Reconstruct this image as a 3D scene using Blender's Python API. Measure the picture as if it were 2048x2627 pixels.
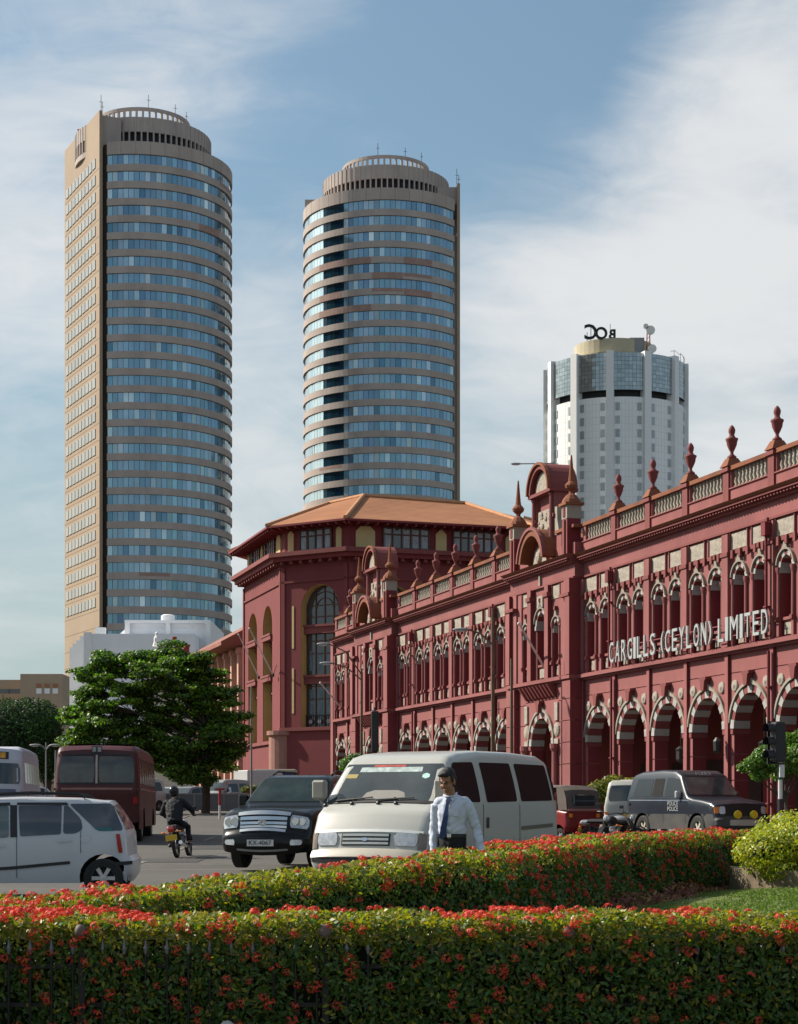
import bpy, math, random
import numpy as np
from mathutils import Vector, Matrix
from mathutils.geometry import delaunay_2d_cdt
R = random.Random(7)
NR = np.random.default_rng(11)
PI = math.pi
rad = math.radians
for o in list(bpy.data.objects):
    bpy.data.objects.remove(o)
SC = bpy.context.scene
COL = SC.collection
# ------------------------------------------------------------------ camera
F, CX, HZ, CAMZ = 4800.0, 1024.0, 2085.0, 1.25
cd = bpy.data.cameras.new('camera')
cam = bpy.data.objects.new('camera', cd)
COL.objects.link(cam)
cd.sensor_fit = 'HORIZONTAL'
cd.sensor_width = 36.0
cd.lens = 36.0 * F / 2048.0
cd.shift_y = (HZ - 2627 / 2) / 2048.0
cd.clip_start = 0.5
cd.clip_end = 6000
cam.location = (0, 0, CAMZ)
cam.rotation_euler = (PI / 2, 0, 0)
SC.camera = cam
# ------------------------------------------------------------------ sun + sky
SUN_EL = 37.0
SUN_AZ = math.atan2(-0.92, 0.39)           # direction to the sun, from +Y towards +X
sdir = Vector((math.sin(SUN_AZ) * math.cos(rad(SUN_EL)), math.cos(SUN_AZ) * math.cos(rad(SUN_EL)), math.sin(rad(SUN_EL))))
sl = bpy.data.lights.new('sun', 'SUN')
sl.energy = 3.8
sl.angle = rad(0.9)
sl.color = (1.0, 0.90, 0.77)
so = bpy.data.objects.new('sun', sl)
COL.objects.link(so)
so.rotation_euler = sdir.to_track_quat('Z', 'Y').to_euler()
W = bpy.data.worlds.new('World')
SC.world = W
W.use_nodes = True
nt = W.node_tree
nt.nodes.clear()


def N(nt, typ, **kw):
    n = nt.nodes.new(typ)
    for k, v in kw.items():
        if k == 'inp':
            for a, b in v.items():
                n.inputs[a].default_value = b
        else:
            setattr(n, k, v)
    return n


def L(nt, a, b):
    nt.links.new(a, b)


def math_node(nt, op, a, b=None, clamp=False):
    n = nt.nodes.new('ShaderNodeMath')
    n.operation = op
    n.use_clamp = clamp
    for i, s in enumerate((a, b)):
        if s is None:
            continue
        if hasattr(s, 'is_output'):
            nt.links.new(s, n.inputs[i])
        else:
            n.inputs[i].default_value = s
    return n.outputs[0]


def build_sky():
    out = N(nt, 'ShaderNodeOutputWorld')
    bg = N(nt, 'ShaderNodeBackground')
    bg.inputs['Strength'].default_value = 0.05
    sky = N(nt, 'ShaderNodeTexSky', sky_type='NISHITA', sun_disc=False, sun_elevation=rad(SUN_EL), sun_rotation=SUN_AZ,
            altitude=10, air_density=1.2, dust_density=2.2, ozone_density=2.0)
    tc = N(nt, 'ShaderNodeTexCoord')
    d = tc.outputs['Generated']
    sep = N(nt, 'ShaderNodeSeparateXYZ')
    L(nt, d, sep.inputs[0])
    # clouds: soft, long streaks rising to the right
    mp = N(nt, 'ShaderNodeMapping')
    mp.inputs['Rotation'].default_value = (0, rad(28), 0)
    mp.inputs['Scale'].default_value = (3.2, 3.2, 8.5)
    L(nt, d, mp.inputs[0])
    n1 = N(nt, 'ShaderNodeTexNoise', inp={'Scale': 1.15, 'Detail': 5.0, 'Roughness': 0.5, 'Distortion': 0.5})
    L(nt, mp.outputs[0], n1.inputs['Vector'])
    mp2 = N(nt, 'ShaderNodeMapping')
    mp2.inputs['Rotation'].default_value = (0, rad(24), 0)
    mp2.inputs['Scale'].default_value = (9, 9, 26)
    L(nt, d, mp2.inputs[0])
    n2 = N(nt, 'ShaderNodeTexNoise', inp={'Scale': 1.6, 'Detail': 8.0, 'Roughness': 0.62, 'Distortion': 0.9})
    L(nt, mp2.outputs[0], n2.inputs['Vector'])
    fine = math_node(nt, 'MULTIPLY', math_node(nt, 'SUBTRACT', n2.outputs['Fac'], 0.5), 0.27)
    v = math_node(nt, 'ADD', n1.outputs['Fac'], fine)

    def lump(x, y, z, w, gain):
        c = Vector((x, y, z)).normalized()
        dp = N(nt, 'ShaderNodeVectorMath', operation='DISTANCE')
        L(nt, d, dp.inputs[0])
        dp.inputs[1].default_value = c
        a = math_node(nt, 'DIVIDE', dp.outputs['Value'], w)
        a = math_node(nt, 'MULTIPLY', a, a)
        a = math_node(nt, 'MULTIPLY', a, -1.0)
        a = math_node(nt, 'EXPONENT', a)
        return math_node(nt, 'MULTIPLY', a, gain)
    for args in LUMPS:
        px, py, w, g = args
        v = math_node(nt, 'ADD', v, lump((px - CX) / F, 1.0, (HZ - py) / F, w / F, g))
    ramp = N(nt, 'ShaderNodeValToRGB')
    ramp.color_ramp.interpolation = 'EASE'
    ramp.color_ramp.elements[0].position = 0.38
    ramp.color_ramp.elements[0].color = (0, 0, 0, 1)
    ramp.color_ramp.elements[1].position = 0.84
    ramp.color_ramp.elements[1].color = (1, 1, 1, 1)
    L(nt, v, ramp.inputs[0])
    # thin veil towards the horizon
    veil = N(nt, 'ShaderNodeMapRange', clamp=True)
    veil.interpolation_type = 'SMOOTHSTEP'
    veil.inputs['From Min'].default_value = 0.0
    veil.inputs['From Max'].default_value = 0.36
    veil.inputs['To Min'].default_value = 0.80
    veil.inputs['To Max'].default_value = 0.17
    L(nt, sep.outputs['Z'], veil.inputs[0])
    mv = N(nt, 'ShaderNodeMix', data_type='RGBA')
    tint = N(nt, 'ShaderNodeMix', data_type='RGBA', blend_type='MULTIPLY')
    tint.inputs[0].default_value = 1.0
    L(nt, sky.outputs[0], tint.inputs[6])
    tint.inputs[7].default_value = SKY_TINT
    L(nt, veil.outputs[0], mv.inputs[0])
    L(nt, tint.outputs[2], mv.inputs[6])
    mv.inputs[7].default_value = VEIL_COL
    mc = N(nt, 'ShaderNodeMix', data_type='RGBA')
    cf = math_node(nt, 'MULTIPLY', ramp.outputs[0], 0.92)
    L(nt, cf, mc.inputs[0])
    L(nt, mv.outputs[2], mc.inputs[6])
    mc.inputs[7].default_value = CLOUD_COL
    L(nt, mc.outputs[2], bg.inputs['Color'])
    L(nt, bg.outputs[0], out.inputs[0])


# soft cloud masses: picture direction, width, gain
LUMPS = [(1960, 300, 420, 0.34), (1750, 700, 330, 0.22), (40, 620, 380, 0.30), (620, 1060, 380, 0.16),
         (1300, 30, 380, -0.17), (1480, 430, 300, -0.05), (1150, 520, 300, 0.03), (2000, 1000, 260, 0.10), (180, 1420, 420, -0.13), (1350, 900, 260, 0.16), (560, 120, 330, 0.10)]
SKY_TINT = (0.86, 1.08, 1.14, 1)
VEIL_COL = (4.5, 5.5, 5.75, 1)
CLOUD_COL = (8.1, 8.2, 8.25, 1)
build_sky()
SC.view_settings.view_transform = 'Standard'
SC.view_settings.look = 'None'
SC.view_settings.exposure = 1.0
SC.view_settings.gamma = 1.0
SC.view_settings.use_curve_mapping = False
SC.cycles.use_denoising = True
SC.cycles.max_bounces = 6
SC.cycles.diffuse_bounces = 3
SC.cycles.glossy_bounces = 3
SC.cycles.transmission_bounces = 4
SC.cycles.transparent_max_bounces = 6
SC.cycles.caustics_reflective = False
SC.cycles.caustics_refractive = False

# ------------------------------------------------------------------ helpers


def ground_z(y):
    """The road rises gently away from the garden (metres)."""
    def ss(a, b, t):
        t = min(1.0, max(0.0, (t - a) / (b - a)))
        return t * t * (3 - 2 * t)
    g = 0.0
    if y > 32:
        g = 0.0205 * max(0.0, min(y, 102) - 37.0)
        if y < 42:
            u = (y - 32) / 10.0
            g = 0.0205 * 5.0 * u * u
    return g


def at(px, py, Y):
    return Vector(((px - CX) / F * Y, Y, CAMZ + (HZ - py) / F * Y))


def atg(px, Y, dz=0.0):
    return Vector(((px - CX) / F * Y, Y, ground_z(Y) + dz))


MATS = {}


def mat(name, col, rough=0.8, metal=0.0, var=0.12, scale=3.0, bump=0.0, bscale=30.0, spec=0.4, dirt=0.0, dirtcol=(0.05, 0.04, 0.035),
        coat=0.0, trans=None, island=0.0, streak=0.0, col2=None, objvar=0.0, coord='Object'):
    if name in MATS:
        return MATS[name]
    m = bpy.data.materials.new(name)
    MATS[name] = m
    m.use_nodes = True
    t = m.node_tree
    b = t.nodes['Principled BSDF']
    b.inputs['Roughness'].default_value = rough
    b.inputs['Metallic'].default_value = metal
    b.inputs['Specular IOR Level'].default_value = spec
    if coat:
        b.inputs['Coat Weight'].default_value = coat
        b.inputs['Coat Roughness'].default_value = 0.06
    tc = N(t, 'ShaderNodeTexCoord')
    src = tc.outputs[coord]
    no = N(t, 'ShaderNodeTexNoise', inp={'Scale': scale, 'Detail': 5.0, 'Roughness': 0.6})
    L(t, src, no.inputs['Vector'])
    c = None
    if var or col2:
        mx = N(t, 'ShaderNodeMix', data_type='RGBA')
        a = [max(0, x * (1 - var)) for x in col]
        bb = [min(1, x * (1 + var)) for x in col] if col2 is None else list(col2)
        rp = N(t, 'ShaderNodeMapRange', clamp=True)
        rp.inputs['From Min'].default_value = 0.32
        rp.inputs['From Max'].default_value = 0.68
        L(t, no.outputs['Fac'], rp.inputs[0])
        L(t, rp.outputs[0], mx.inputs[0])
        mx.inputs[6].default_value = (*a, 1)
        mx.inputs[7].default_value = (*bb, 1)
        c = mx.outputs[2]
    if dirt:
        n2 = N(t, 'ShaderNodeTexNoise', inp={'Scale': scale * 0.6, 'Detail': 7.0, 'Roughness': 0.68})
        mp = N(t, 'ShaderNodeMapping')
        mp.inputs['Scale'].default_value = (1, 1, 0.14 if streak else 1)
        L(t, src, mp.inputs[0])
        L(t, mp.outputs[0], n2.inputs['Vector'])
        r2 = N(t, 'ShaderNodeMapRange', clamp=True)
        r2.inputs['From Min'].default_value = 0.45 if streak else 0.48
        r2.inputs['From Max'].default_value = 0.68 if streak else 0.78
        r2.inputs['To Max'].default_value = dirt
        L(t, n2.outputs['Fac'], r2.inputs[0])
        m2 = N(t, 'ShaderNodeMix', data_type='RGBA')
        L(t, r2.outputs[0], m2.inputs[0])
        if c is not None:
            L(t, c, m2.inputs[6])
        else:
            m2.inputs[6].default_value = (*col, 1)
        m2.inputs[7].default_value = (*dirtcol, 1)
        c = m2.outputs[2]
    if island or objvar:
        hs = N(t, 'ShaderNodeHueSaturation')
        if island:
            g = N(t, 'ShaderNodeNewGeometry')
            rv = g.outputs['Random Per Island']
        else:
            g = N(t, 'ShaderNodeObjectInfo')
            rv = g.outputs['Random']
        k = island or objvar
        r3 = N(t, 'ShaderNodeMapRange')
        r3.inputs['To Min'].default_value = 1 - k
        r3.inputs['To Max'].default_value = 1 + k
        L(t, rv, r3.inputs[0])
        L(t, r3.outputs[0], hs.inputs['Value'])
        r4 = N(t, 'ShaderNodeMapRange')
        r4.inputs['To Min'].default_value = 0.5 - 0.035 * (k / 0.4)
        r4.inputs['To Max'].default_value = 0.5 + 0.03 * (k / 0.4)
        sh = math_node(t, 'FRACT', math_node(t, 'MULTIPLY', rv, 7.31))
        L(t, sh, r4.inputs[0])
        L(t, r4.outputs[0], hs.inputs['Hue'])
        if c is not None:
            L(t, c, hs.inputs['Color'])
        else:
            hs.inputs['Color'].default_value = (*col, 1)
        c = hs.outputs[0]
    if c is not None:
        L(t, c, b.inputs['Base Color'])
    else:
        b.inputs['Base Color'].default_value = (*col, 1)
    if bump:
        n3 = N(t, 'ShaderNodeTexNoise', inp={'Scale': bscale, 'Detail': 4.0, 'Roughness': 0.6})
        L(t, src, n3.inputs['Vector'])
        bp = N(t, 'ShaderNodeBump', inp={'Strength': bump, 'Distance': 0.02})
        L(t, n3.outputs['Fac'], bp.inputs['Height'])
        L(t, bp.outputs[0], b.inputs['Normal'])
    if trans:
        tr = N(t, 'ShaderNodeBsdfTranslucent')
        hs2 = N(t, 'ShaderNodeMix', data_type='RGBA', blend_type='MULTIPLY')
        hs2.inputs[0].default_value = 1.0
        if c is not None:
            L(t, c, hs2.inputs[6])
        else:
            hs2.inputs[6].default_value = (*col, 1)
        hs2.inputs[7].default_value = (*trans, 1)
        L(t, hs2.outputs[2], tr.inputs['Color'])
        ad = N(t, 'ShaderNodeAddShader')
        L(t, b.outputs[0], ad.inputs[0])
        L(t, tr.outputs[0], ad.inputs[1])
        L(t, ad.outputs[0], t.nodes['Material Output'].inputs['Surface'])
    return m


class MB:
    """collects geometry; build() links it as one mesh object"""

    def __init__(s):
        s.v, s.f, s.m = [], [], []

    def add(s, vs, fs, mi=0):
        o = len(s.v)
        s.v.extend([tuple(p) for p in vs])
        for f in fs:
            s.f.append(tuple(i + o for i in f))
            s.m.append(mi)
        return s

    def box(s, x0, x1, y0, y1, z0, z1, mi=0, smi=None):
        if x0 > x1: x0, x1 = x1, x0
        if y0 > y1: y0, y1 = y1, y0
        if z0 > z1: z0, z1 = z1, z0
        vs = [(x0, y0, z0), (x1, y0, z0), (x1, y1, z0), (x0, y1, z0), (x0, y0, z1), (x1, y0, z1), (x1, y1, z1), (x0, y1, z1)]
        s.add(vs, [(0, 3, 2, 1), (4, 5, 6, 7), (0, 1, 5, 4), (1, 2, 6, 5), (2, 3, 7, 6), (3, 0, 4, 7)], mi)
        if smi is not None:          # the side faces take a second material
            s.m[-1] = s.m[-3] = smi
        return s

    def bbox(s, x0, x1, y0, y1, z0, z1, b=0.02, mi=0):
        """box with chamfered edges"""
        cx, cy, cz = (x0 + x1) / 2, (y0 + y1) / 2, (z0 + z1) / 2
        hx, hy, hz = (x1 - x0) / 2, (y1 - y0) / 2, (z1 - z0) / 2
        b = min(b, hx * .9, hy * .9, hz * .9)
        vs, idx = [], {}
        for sx in (-1, 1):
            for sy in (-1, 1):
                for sz in (-1, 1):
                    for k in range(3):
                        p = [sx * (hx - b), sy * (hy - b), sz * (hz - b)]
                        p[k] = (sx * hx, sy * hy, sz * hz)[k]
                        idx[(sx, sy, sz, k)] = len(vs)
                        vs.append((cx + p[0], cy + p[1], cz + p[2]))
        fs = []
        for k in range(3):
            for sg in (-1, 1):
                a, c = [i for i in range(3) if i != k]
                q = []
                for (u, w) in ((-1, -1), (1, -1), (1, 1), (-1, 1)):
                    t = [0, 0, 0]; t[k] = sg; t[a] = u; t[c] = w
                    q.append(idx[(*t, k)])
                fs.append(tuple(q))
        for k in range(3):
            a, c = [i for i in range(3) if i != k]
            for u in (-1, 1):
                for w in (-1, 1):
                    t0 = [0, 0, 0]; t0[k] = -1; t0[a] = u; t0[c] = w
                    t1 = list(t0); t1[k] = 1
                    fs.append((idx[(*t0, a)], idx[(*t1, a)], idx[(*t1, c)], idx[(*t0, c)]))
        for sx in (-1, 1):
            for sy in (-1, 1):
                for sz in (-1, 1):
                    fs.append(tuple(idx[(sx, sy, sz, k)] for k in range(3)))
        return s.add(vs, fs, mi)

    def prism(s, poly, y0, y1, mi=0, axis='y'):
        n = len(poly)
        def P(p, d):
            return (p[0], d, p[1]) if axis == 'y' else ((d, p[0], p[1]) if axis == 'x' else (p[0], p[1], d))
        vs = [P(p, y0) for p in poly] + [P(p, y1) for p in poly]
        fs = [tuple(range(n)), tuple(range(2 * n - 1, n - 1, -1))]
        fs += [(i, (i + 1) % n, n + (i + 1) % n, n + i) for i in range(n)]
        return s.add(vs, fs, mi)

    def lathe(s, prof, c=(0, 0, 0), n=12, mi=0, axis='z', caps=True, a0=0.0):
        vs, fs = [], []
        for (r, h) in prof:
            for k in range(n):
                a = 2 * PI * k / n + a0
                x, y = r * math.cos(a), r * math.sin(a)
                p = (x, y, h) if axis == 'z' else ((h, x, y) if axis == 'x' else (x, h, y))
                vs.append((p[0] + c[0], p[1] + c[1], p[2] + c[2]))
        for j in range(len(prof) - 1):
            for k in range(n):
                fs.append((j * n + k, j * n + (k + 1) % n, (j + 1) * n + (k + 1) % n, (j + 1) * n + k))
        if caps:
            fs.append(tuple(range(n - 1, -1, -1)))
            fs.append(tuple((len(prof) - 1) * n + k for k in range(n)))
        return s.add(vs, fs, mi)

    def tube(s, pts, r, n=8, mi=0, cap=True):
        pts = [Vector(p) for p in pts]
        rs = r if isinstance(r, (list, tuple)) else [r] * len(pts)
        vs, fs = [], []
        up = Vector((0, 0, 1))
        for i, p in enumerate(pts):
            d = (pts[min(i + 1, len(pts) - 1)] - pts[max(i - 1, 0)])
            d = d.normalized() if d.length > 1e-9 else Vector((0, 0, 1))
            a = d.cross(up) if abs(d.z) < 0.8 else d.cross(Vector((1, 0, 0)))
            if a.length < 1e-3:
                a = d.cross(Vector((1, 0, 0)))
            a.normalize()
            b = d.cross(a)
            rr = rs[i]
            ra, rb = rr if isinstance(rr, tuple) else (rr, rr)
            for k in range(n):
                t = 2 * PI * k / n
                vs.append(p + a * (ra * math.cos(t)) + b * (rb * math.sin(t)))
        for j in range(len(pts) - 1):
            for k in range(n):
                fs.append((j * n + k, j * n + (k + 1) % n, (j + 1) * n + (k + 1) % n, (j + 1) * n + k))
        if cap:
            fs.append(tuple(range(n - 1, -1, -1)))
            fs.append(tuple((len(pts) - 1) * n + k for k in range(n)))
        return s.add(vs, fs, mi)

    def ell(s, c, rx, ry, rz, n=12, m=8, mi=0):
        vs, fs = [], []
        for j in range(m + 1):
            t = PI * j / m
            for k in range(n):
                a = 2 * PI * k / n
                vs.append((c[0] + rx * math.sin(t) * math.cos(a), c[1] + ry * math.sin(t) * math.sin(a), c[2] + rz * math.cos(t)))
        for j in range(m):
            for k in range(n):
                fs.append((j * n + k, (j + 1) * n + k, (j + 1) * n + (k + 1) % n, j * n + (k + 1) % n))
        return s.add(vs, fs, mi)

    def mesh(s, name, mats, smooth=False):
        me = bpy.data.meshes.new(name)
        me.from_pydata(s.v, [], s.f)
        for m in (mats if isinstance(mats, (list, tuple)) else [mats]):
            me.materials.append(m)
        if s.m:
            me.polygons.foreach_set('material_index', s.m)
        if smooth:
            me.polygons.foreach_set('use_smooth', [True] * len(me.polygons))
        me.update()
        return me

    def build(s, name, mats, parent=None, loc=None, smooth=False, M=None):
        return link(name, s.mesh(name, mats, smooth), parent, loc, M)


def link(name, me, parent=None, loc=None, M=None):
    o = bpy.data.objects.new(name, me)
    COL.objects.link(o)
    if parent is not None:
        o.parent = parent
    if M is not None:
        o.matrix_local = M
    elif loc is not None:
        o.location = loc
    return o


def smooth_angle(o, ang=35):
    """mark edges sharper than ang as sharp on a smooth-shaded mesh"""
    import bmesh
    bm = bmesh.new()
    bm.from_mesh(o.data)
    bmesh.ops.recalc_face_normals(bm, faces=bm.faces)
    for e in bm.edges:
        if len(e.link_faces) == 2 and e.calc_face_angle(0) > rad(ang):
            e.smooth = False
    bm.to_mesh(o.data)
    bm.free()
    o.data.polygons.foreach_set('use_smooth', [True] * len(o.data.polygons))
    return o


def fixn(o):
    import bmesh
    bm = bmesh.new()
    bm.from_mesh(o.data)
    bmesh.ops.recalc_face_normals(bm, faces=bm.faces)
    bm.to_mesh(o.data)
    bm.free()
    return o


def tag(o, label, cat, group=None, kind=None):
    o['label'] = label
    o['category'] = cat
    if group:
        o['group'] = group
    if kind:
        o['kind'] = kind
    return o


def thing(name, label, cat, loc=(0, 0, 0), rotz=0.0, group=None):
    o = bpy.data.objects.new(name, None)
    COL.objects.link(o)
    o.location = loc
    o.rotation_euler = (0, 0, rotz)
    o.empty_display_size = 0.3
    return tag(o, label, cat, group)


def copy_tree(o, parent=None):
    c = o.copy()
    COL.objects.link(c)
    if parent is not None:
        c.parent = parent
    for ch in list(o.children):
        copy_tree(ch, c)
    return c


def text_mesh(txt, size, depth, mats, sx=1.0, name='letter', bold=0.0):
    cu = bpy.data.curves.new('text', 'FONT')
    cu.body = txt
    cu.size = size
    cu.extrude = depth
    cu.offset = bold
    cu.resolution_u = 3
    ob = bpy.data.objects.new('text', cu)
    COL.objects.link(ob)
    bpy.context.view_layer.update()
    dg = bpy.context.evaluated_depsgraph_get()
    me = bpy.data.meshes.new_from_object(ob.evaluated_get(dg))
    bpy.data.objects.remove(ob)
    bpy.data.curves.remove(cu)
    me.name = name
    # text lies in xy, stand it up in xz (front towards -y)
    for v in me.vertices:
        x, y, z = v.co
        v.co = (x * sx, -z, y)
    me.materials.clear()
    me.materials.append(mats)
    return me


def arc(cx, cz, r, a0, a1, n):
    return [(cx + r * math.cos(rad(a0 + (a1 - a0) * i / n)), cz + r * math.sin(rad(a0 + (a1 - a0) * i / n))) for i in range(n + 1)]
# ------------------------------------------------------------------ ground


def strip_sheet(name, x0, x1, y0, y1, m, dz=0.0, nx=2, step=2.0, xf=None):
    ys = list(np.arange(y0, y1, step)) + [y1]
    vs, fs = [], []
    for y in ys:
        for i in range(nx + 1):
            x = x0 + (x1 - x0) * i / nx
            vs.append((x, y, ground_z(y) + dz))
    k = nx + 1
    for j in range(len(ys) - 1):
        for i in range(nx):
            fs.append((j * k + i, j * k + i + 1, (j + 1) * k + i + 1, (j + 1) * k + i))
    mb = MB().add(vs, fs)
    o = mb.build(name, m)
    o['kind'] = 'structure'
    return o


asphalt = mat('asphalt', (0.078, 0.074, 0.067), rough=0.85, var=0.12, scale=0.5, bump=0.35, bscale=60, dirt=0.62, dirtcol=(0.042, 0.040, 0.037))
earth = mat('earth', (0.11, 0.095, 0.07), rough=0.95, var=0.2, scale=0.8)
pave_m = mat('paving_stone', (0.20, 0.18, 0.16), rough=0.9, var=0.15, scale=2)
g = MB()
gy = [-40, 0, 13.5, 13.55, 32, 37, 42, 60, 80, 102, 140, 300, 900, 2500, 4500]
vs, fs = [], []
for y in gy:
    for x in (-2500, -60, 60, 2500):
        vs.append((x, y, -0.30 if y <= 13.5 else ground_z(y) - 0.02))
for j in range(len(gy) - 1):
    for i in range(3):
        fs.append((j * 4 + i, j * 4 + i + 1, (j + 1) * 4 + i + 1, (j + 1) * 4 + i))
gr = g.add(vs, fs).build('ground', earth)
gr['kind'] = 'structure'
road = strip_sheet('road', -60, 28, 21.5, 103, asphalt, 0.0, 4, 1.0)
# faint worn paint across the road
line_m = mat('worn_road_paint', (0.20, 0.185, 0.145), rough=0.85, var=0.3, scale=3, dirt=0.8, dirtcol=(0.08, 0.075, 0.065))
for (yy, w) in ((39.0, 0.12), (41.6, 0.14), (47.5, 0.12)):
    a = strip_sheet('road_marking', -14, 6, yy, yy + w, line_m, 0.004, 2, 1.0)

patch_m = mat('asphalt_patch', (0.045, 0.044, 0.042), rough=0.8, var=0.2, scale=1.5, bump=0.4, bscale=50)
for (xa_, xb_, ya_, yb_) in ((-8.4, -4.6, 42.6, 44.3), (-5.6, -2.2, 50.0, 53.0), (-3.9, -2.9, 56, 74)):
    strip_sheet('road_patch', xa_, xb_, ya_, yb_, patch_m, 0.008, 2, 1.0)
for k_ in range(7):
    ya_ = 40.0 + 8.2 * k_
    strip_sheet('lane_marking', -5.9 - .02 * k_, -5.78 - .02 * k_, ya_, ya_ + 3.0, line_m, 0.012, 1, 1.0)
# ------------------------------------------------------------------ the red arcade building
red = mat('pink_red_render', (0.238, 0.081, 0.079), rough=0.9, var=0.16, scale=0.45, dirt=0.62, dirtcol=(0.135, 0.039, 0.039), bump=0.12, bscale=14, streak=1)
dred = mat('deep_red_paint', (0.145, 0.014, 0.020), rough=0.75, var=0.12, scale=0.8, dirt=0.25, dirtcol=(0.09, 0.012, 0.015))
jamb_m = mat('maroon_return', (0.160, 0.024, 0.029), rough=0.8, var=0.15, scale=0.7, dirt=0.3, dirtcol=(0.07, 0.012, 0.015))  # deeper red for the side faces of openings and pilasters
trim = mat('red_trim', (0.180, 0.043, 0.041), rough=0.8, var=0.14, scale=0.9, dirt=0.35, dirtcol=(0.11, 0.026, 0.022), streak=1)
terr = mat('weathered_orange_top', (0.20, 0.068, 0.032), rough=0.9, var=0.18, scale=1.2, dirt=0.55, dirtcol=(0.11, 0.045, 0.03))
cream = mat('cream_stucco', (0.27, 0.245, 0.20), rough=0.9, var=0.14, scale=1.5, dirt=0.6, dirtcol=(0.17, 0.13, 0.11), streak=1)
white_b = mat('grey_white_paint', (0.315, 0.31, 0.295), rough=0.85, var=0.12, scale=2.0, dirt=0.5, dirtcol=(0.19, 0.16, 0.145))
darkin = mat('dark_interior', (0.045, 0.02, 0.018), rough=0.9)
relief_m = mat('relief_plaster', (0.30, 0.27, 0.225), rough=0.9, var=0.25, scale=7, bump=1.0, bscale=9, dirt=0.55, dirtcol=(0.25, 0.19, 0.15))
black_iron = mat('black_iron', (0.02, 0.02, 0.02), rough=0.5)

FO = Vector((28.4 - 0.305 * 104.9, 104.9, 0))
FA = math.atan2(-0.9565, 0.2917)
arcade = thing('arcade_building', 'long pink-red colonial arcade building with white striped arches and urns along its parapet', 'building', FO, FA)
PT = arcade


def sF(px):
    return (104.9 - F * 28.4 / (px + 440)) / 0.9565


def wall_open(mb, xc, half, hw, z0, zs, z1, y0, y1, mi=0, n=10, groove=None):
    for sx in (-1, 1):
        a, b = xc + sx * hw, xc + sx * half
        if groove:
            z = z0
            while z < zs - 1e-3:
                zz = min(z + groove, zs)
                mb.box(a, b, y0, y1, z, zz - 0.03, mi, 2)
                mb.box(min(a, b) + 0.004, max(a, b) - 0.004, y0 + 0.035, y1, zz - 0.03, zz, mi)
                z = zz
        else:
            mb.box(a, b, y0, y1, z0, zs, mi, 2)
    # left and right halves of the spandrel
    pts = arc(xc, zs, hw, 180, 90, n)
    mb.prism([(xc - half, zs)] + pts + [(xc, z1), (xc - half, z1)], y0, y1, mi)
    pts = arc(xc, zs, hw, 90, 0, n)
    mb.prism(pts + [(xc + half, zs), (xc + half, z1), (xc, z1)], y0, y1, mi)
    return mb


def ring_seg(r0, r1, a0, a1, y0, y1, n=2):
    p = arc(0, 0, r1, a0, a1, n) + arc(0, 0, r0, a1, a0, n)
    return MB().prism(p, y0, y1)


def label_mould(r, y0, y1, w, tip):
    """ogee hood: an arch band with a pointed tip"""
    out = arc(0, 0, r + w, 8, 74, 8) + [(0.03, r + w + tip)]
    out += [(-0.03, r + w + tip)] + arc(0, 0, r + w, 106, 172, 8)
    inn = arc(0, 0, r, 172, 8, 16)
    return MB().prism(out + inn, y0, y1)


# shared meshes -----------------------------------------------------
NV = 13
VOUS = []
for i in range(NV):
    a0, a1 = 180 - i * 180 / NV, 180 - (i + 1) * 180 / NV
    wht = i % 2 == 0
    VOUS.append(ring_seg(1.07 if wht else 1.085, 1.31 if wht else 1.30, a0 - 0.4, a1 + 0.4, -0.045 if wht else -0.025, 0.52).mesh('voussoir', white_b if wht else trim))
HOOD = label_mould(1.33, -0.085, 0.02, 0.085, 0.16).mesh('arch_hood', cream)
_k = MB()
_k.prism([(-0.10, 1.30), (0.10, 1.30), (0.16, 1.62), (0.24, 1.66), (0.24, 1.74), (-0.24, 1.74), (-0.24, 1.66), (-0.16, 1.62)], -0.22, 0.03)
KEY = _k.mesh('keystone', trim)
_r = MB()
_r.lathe([(0.0, -0.075), (0.10, -0.07), (0.13, -0.05), (0.17, -0.06), (0.19, -0.03), (0.19, 0.02)], n=16, axis='y')
ROUND = _r.mesh('roundel', relief_m, True)


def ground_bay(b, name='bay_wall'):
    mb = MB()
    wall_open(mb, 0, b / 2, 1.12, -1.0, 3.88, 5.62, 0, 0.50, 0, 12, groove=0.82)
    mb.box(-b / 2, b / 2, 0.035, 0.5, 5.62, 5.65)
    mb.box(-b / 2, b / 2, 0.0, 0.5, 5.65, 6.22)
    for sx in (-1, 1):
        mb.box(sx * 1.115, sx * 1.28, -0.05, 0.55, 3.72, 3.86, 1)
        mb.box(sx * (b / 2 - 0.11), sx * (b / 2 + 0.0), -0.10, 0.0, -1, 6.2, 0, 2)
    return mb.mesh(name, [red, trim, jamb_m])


URN = MB().lathe([(0.17, 0.0), (0.17, 0.06), (0.07, 0.13), (0.06, 0.20), (0.11, 0.28), (0.18, 0.42), (0.20, 0.54), (0.23, 0.58), (0.23, 0.63), (0.13, 0.67),
                  (0.09, 0.74), (0.12, 0.82), (0.13, 0.90), (0.09, 0.99), (0.03, 1.05), (0.0, 1.06)], n=12).mesh('urn', trim, True)
_p = MB()
_p.box(-0.19, 0.19, -0.12, 0.32, 10.96, 12.14)
_p.box(-0.25, 0.25, -0.18, 0.38, 11.98, 12.10, 0)
_p.add([(-0.27, -0.2, 12.14), (0.27, -0.2, 12.14), (0.27, 0.4, 12.14), (-0.27, 0.4, 12.14), (-0.14, -0.06, 12.42), (0.14, -0.06, 12.42), (0.14, 0.24, 12.42), (-0.14, 0.24, 12.42)],
       [(0, 3, 2, 1), (4, 5, 6, 7), (0, 1, 5, 4), (1, 2, 6, 5), (2, 3, 7, 6), (3, 0, 4, 7)], 1)
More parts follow.
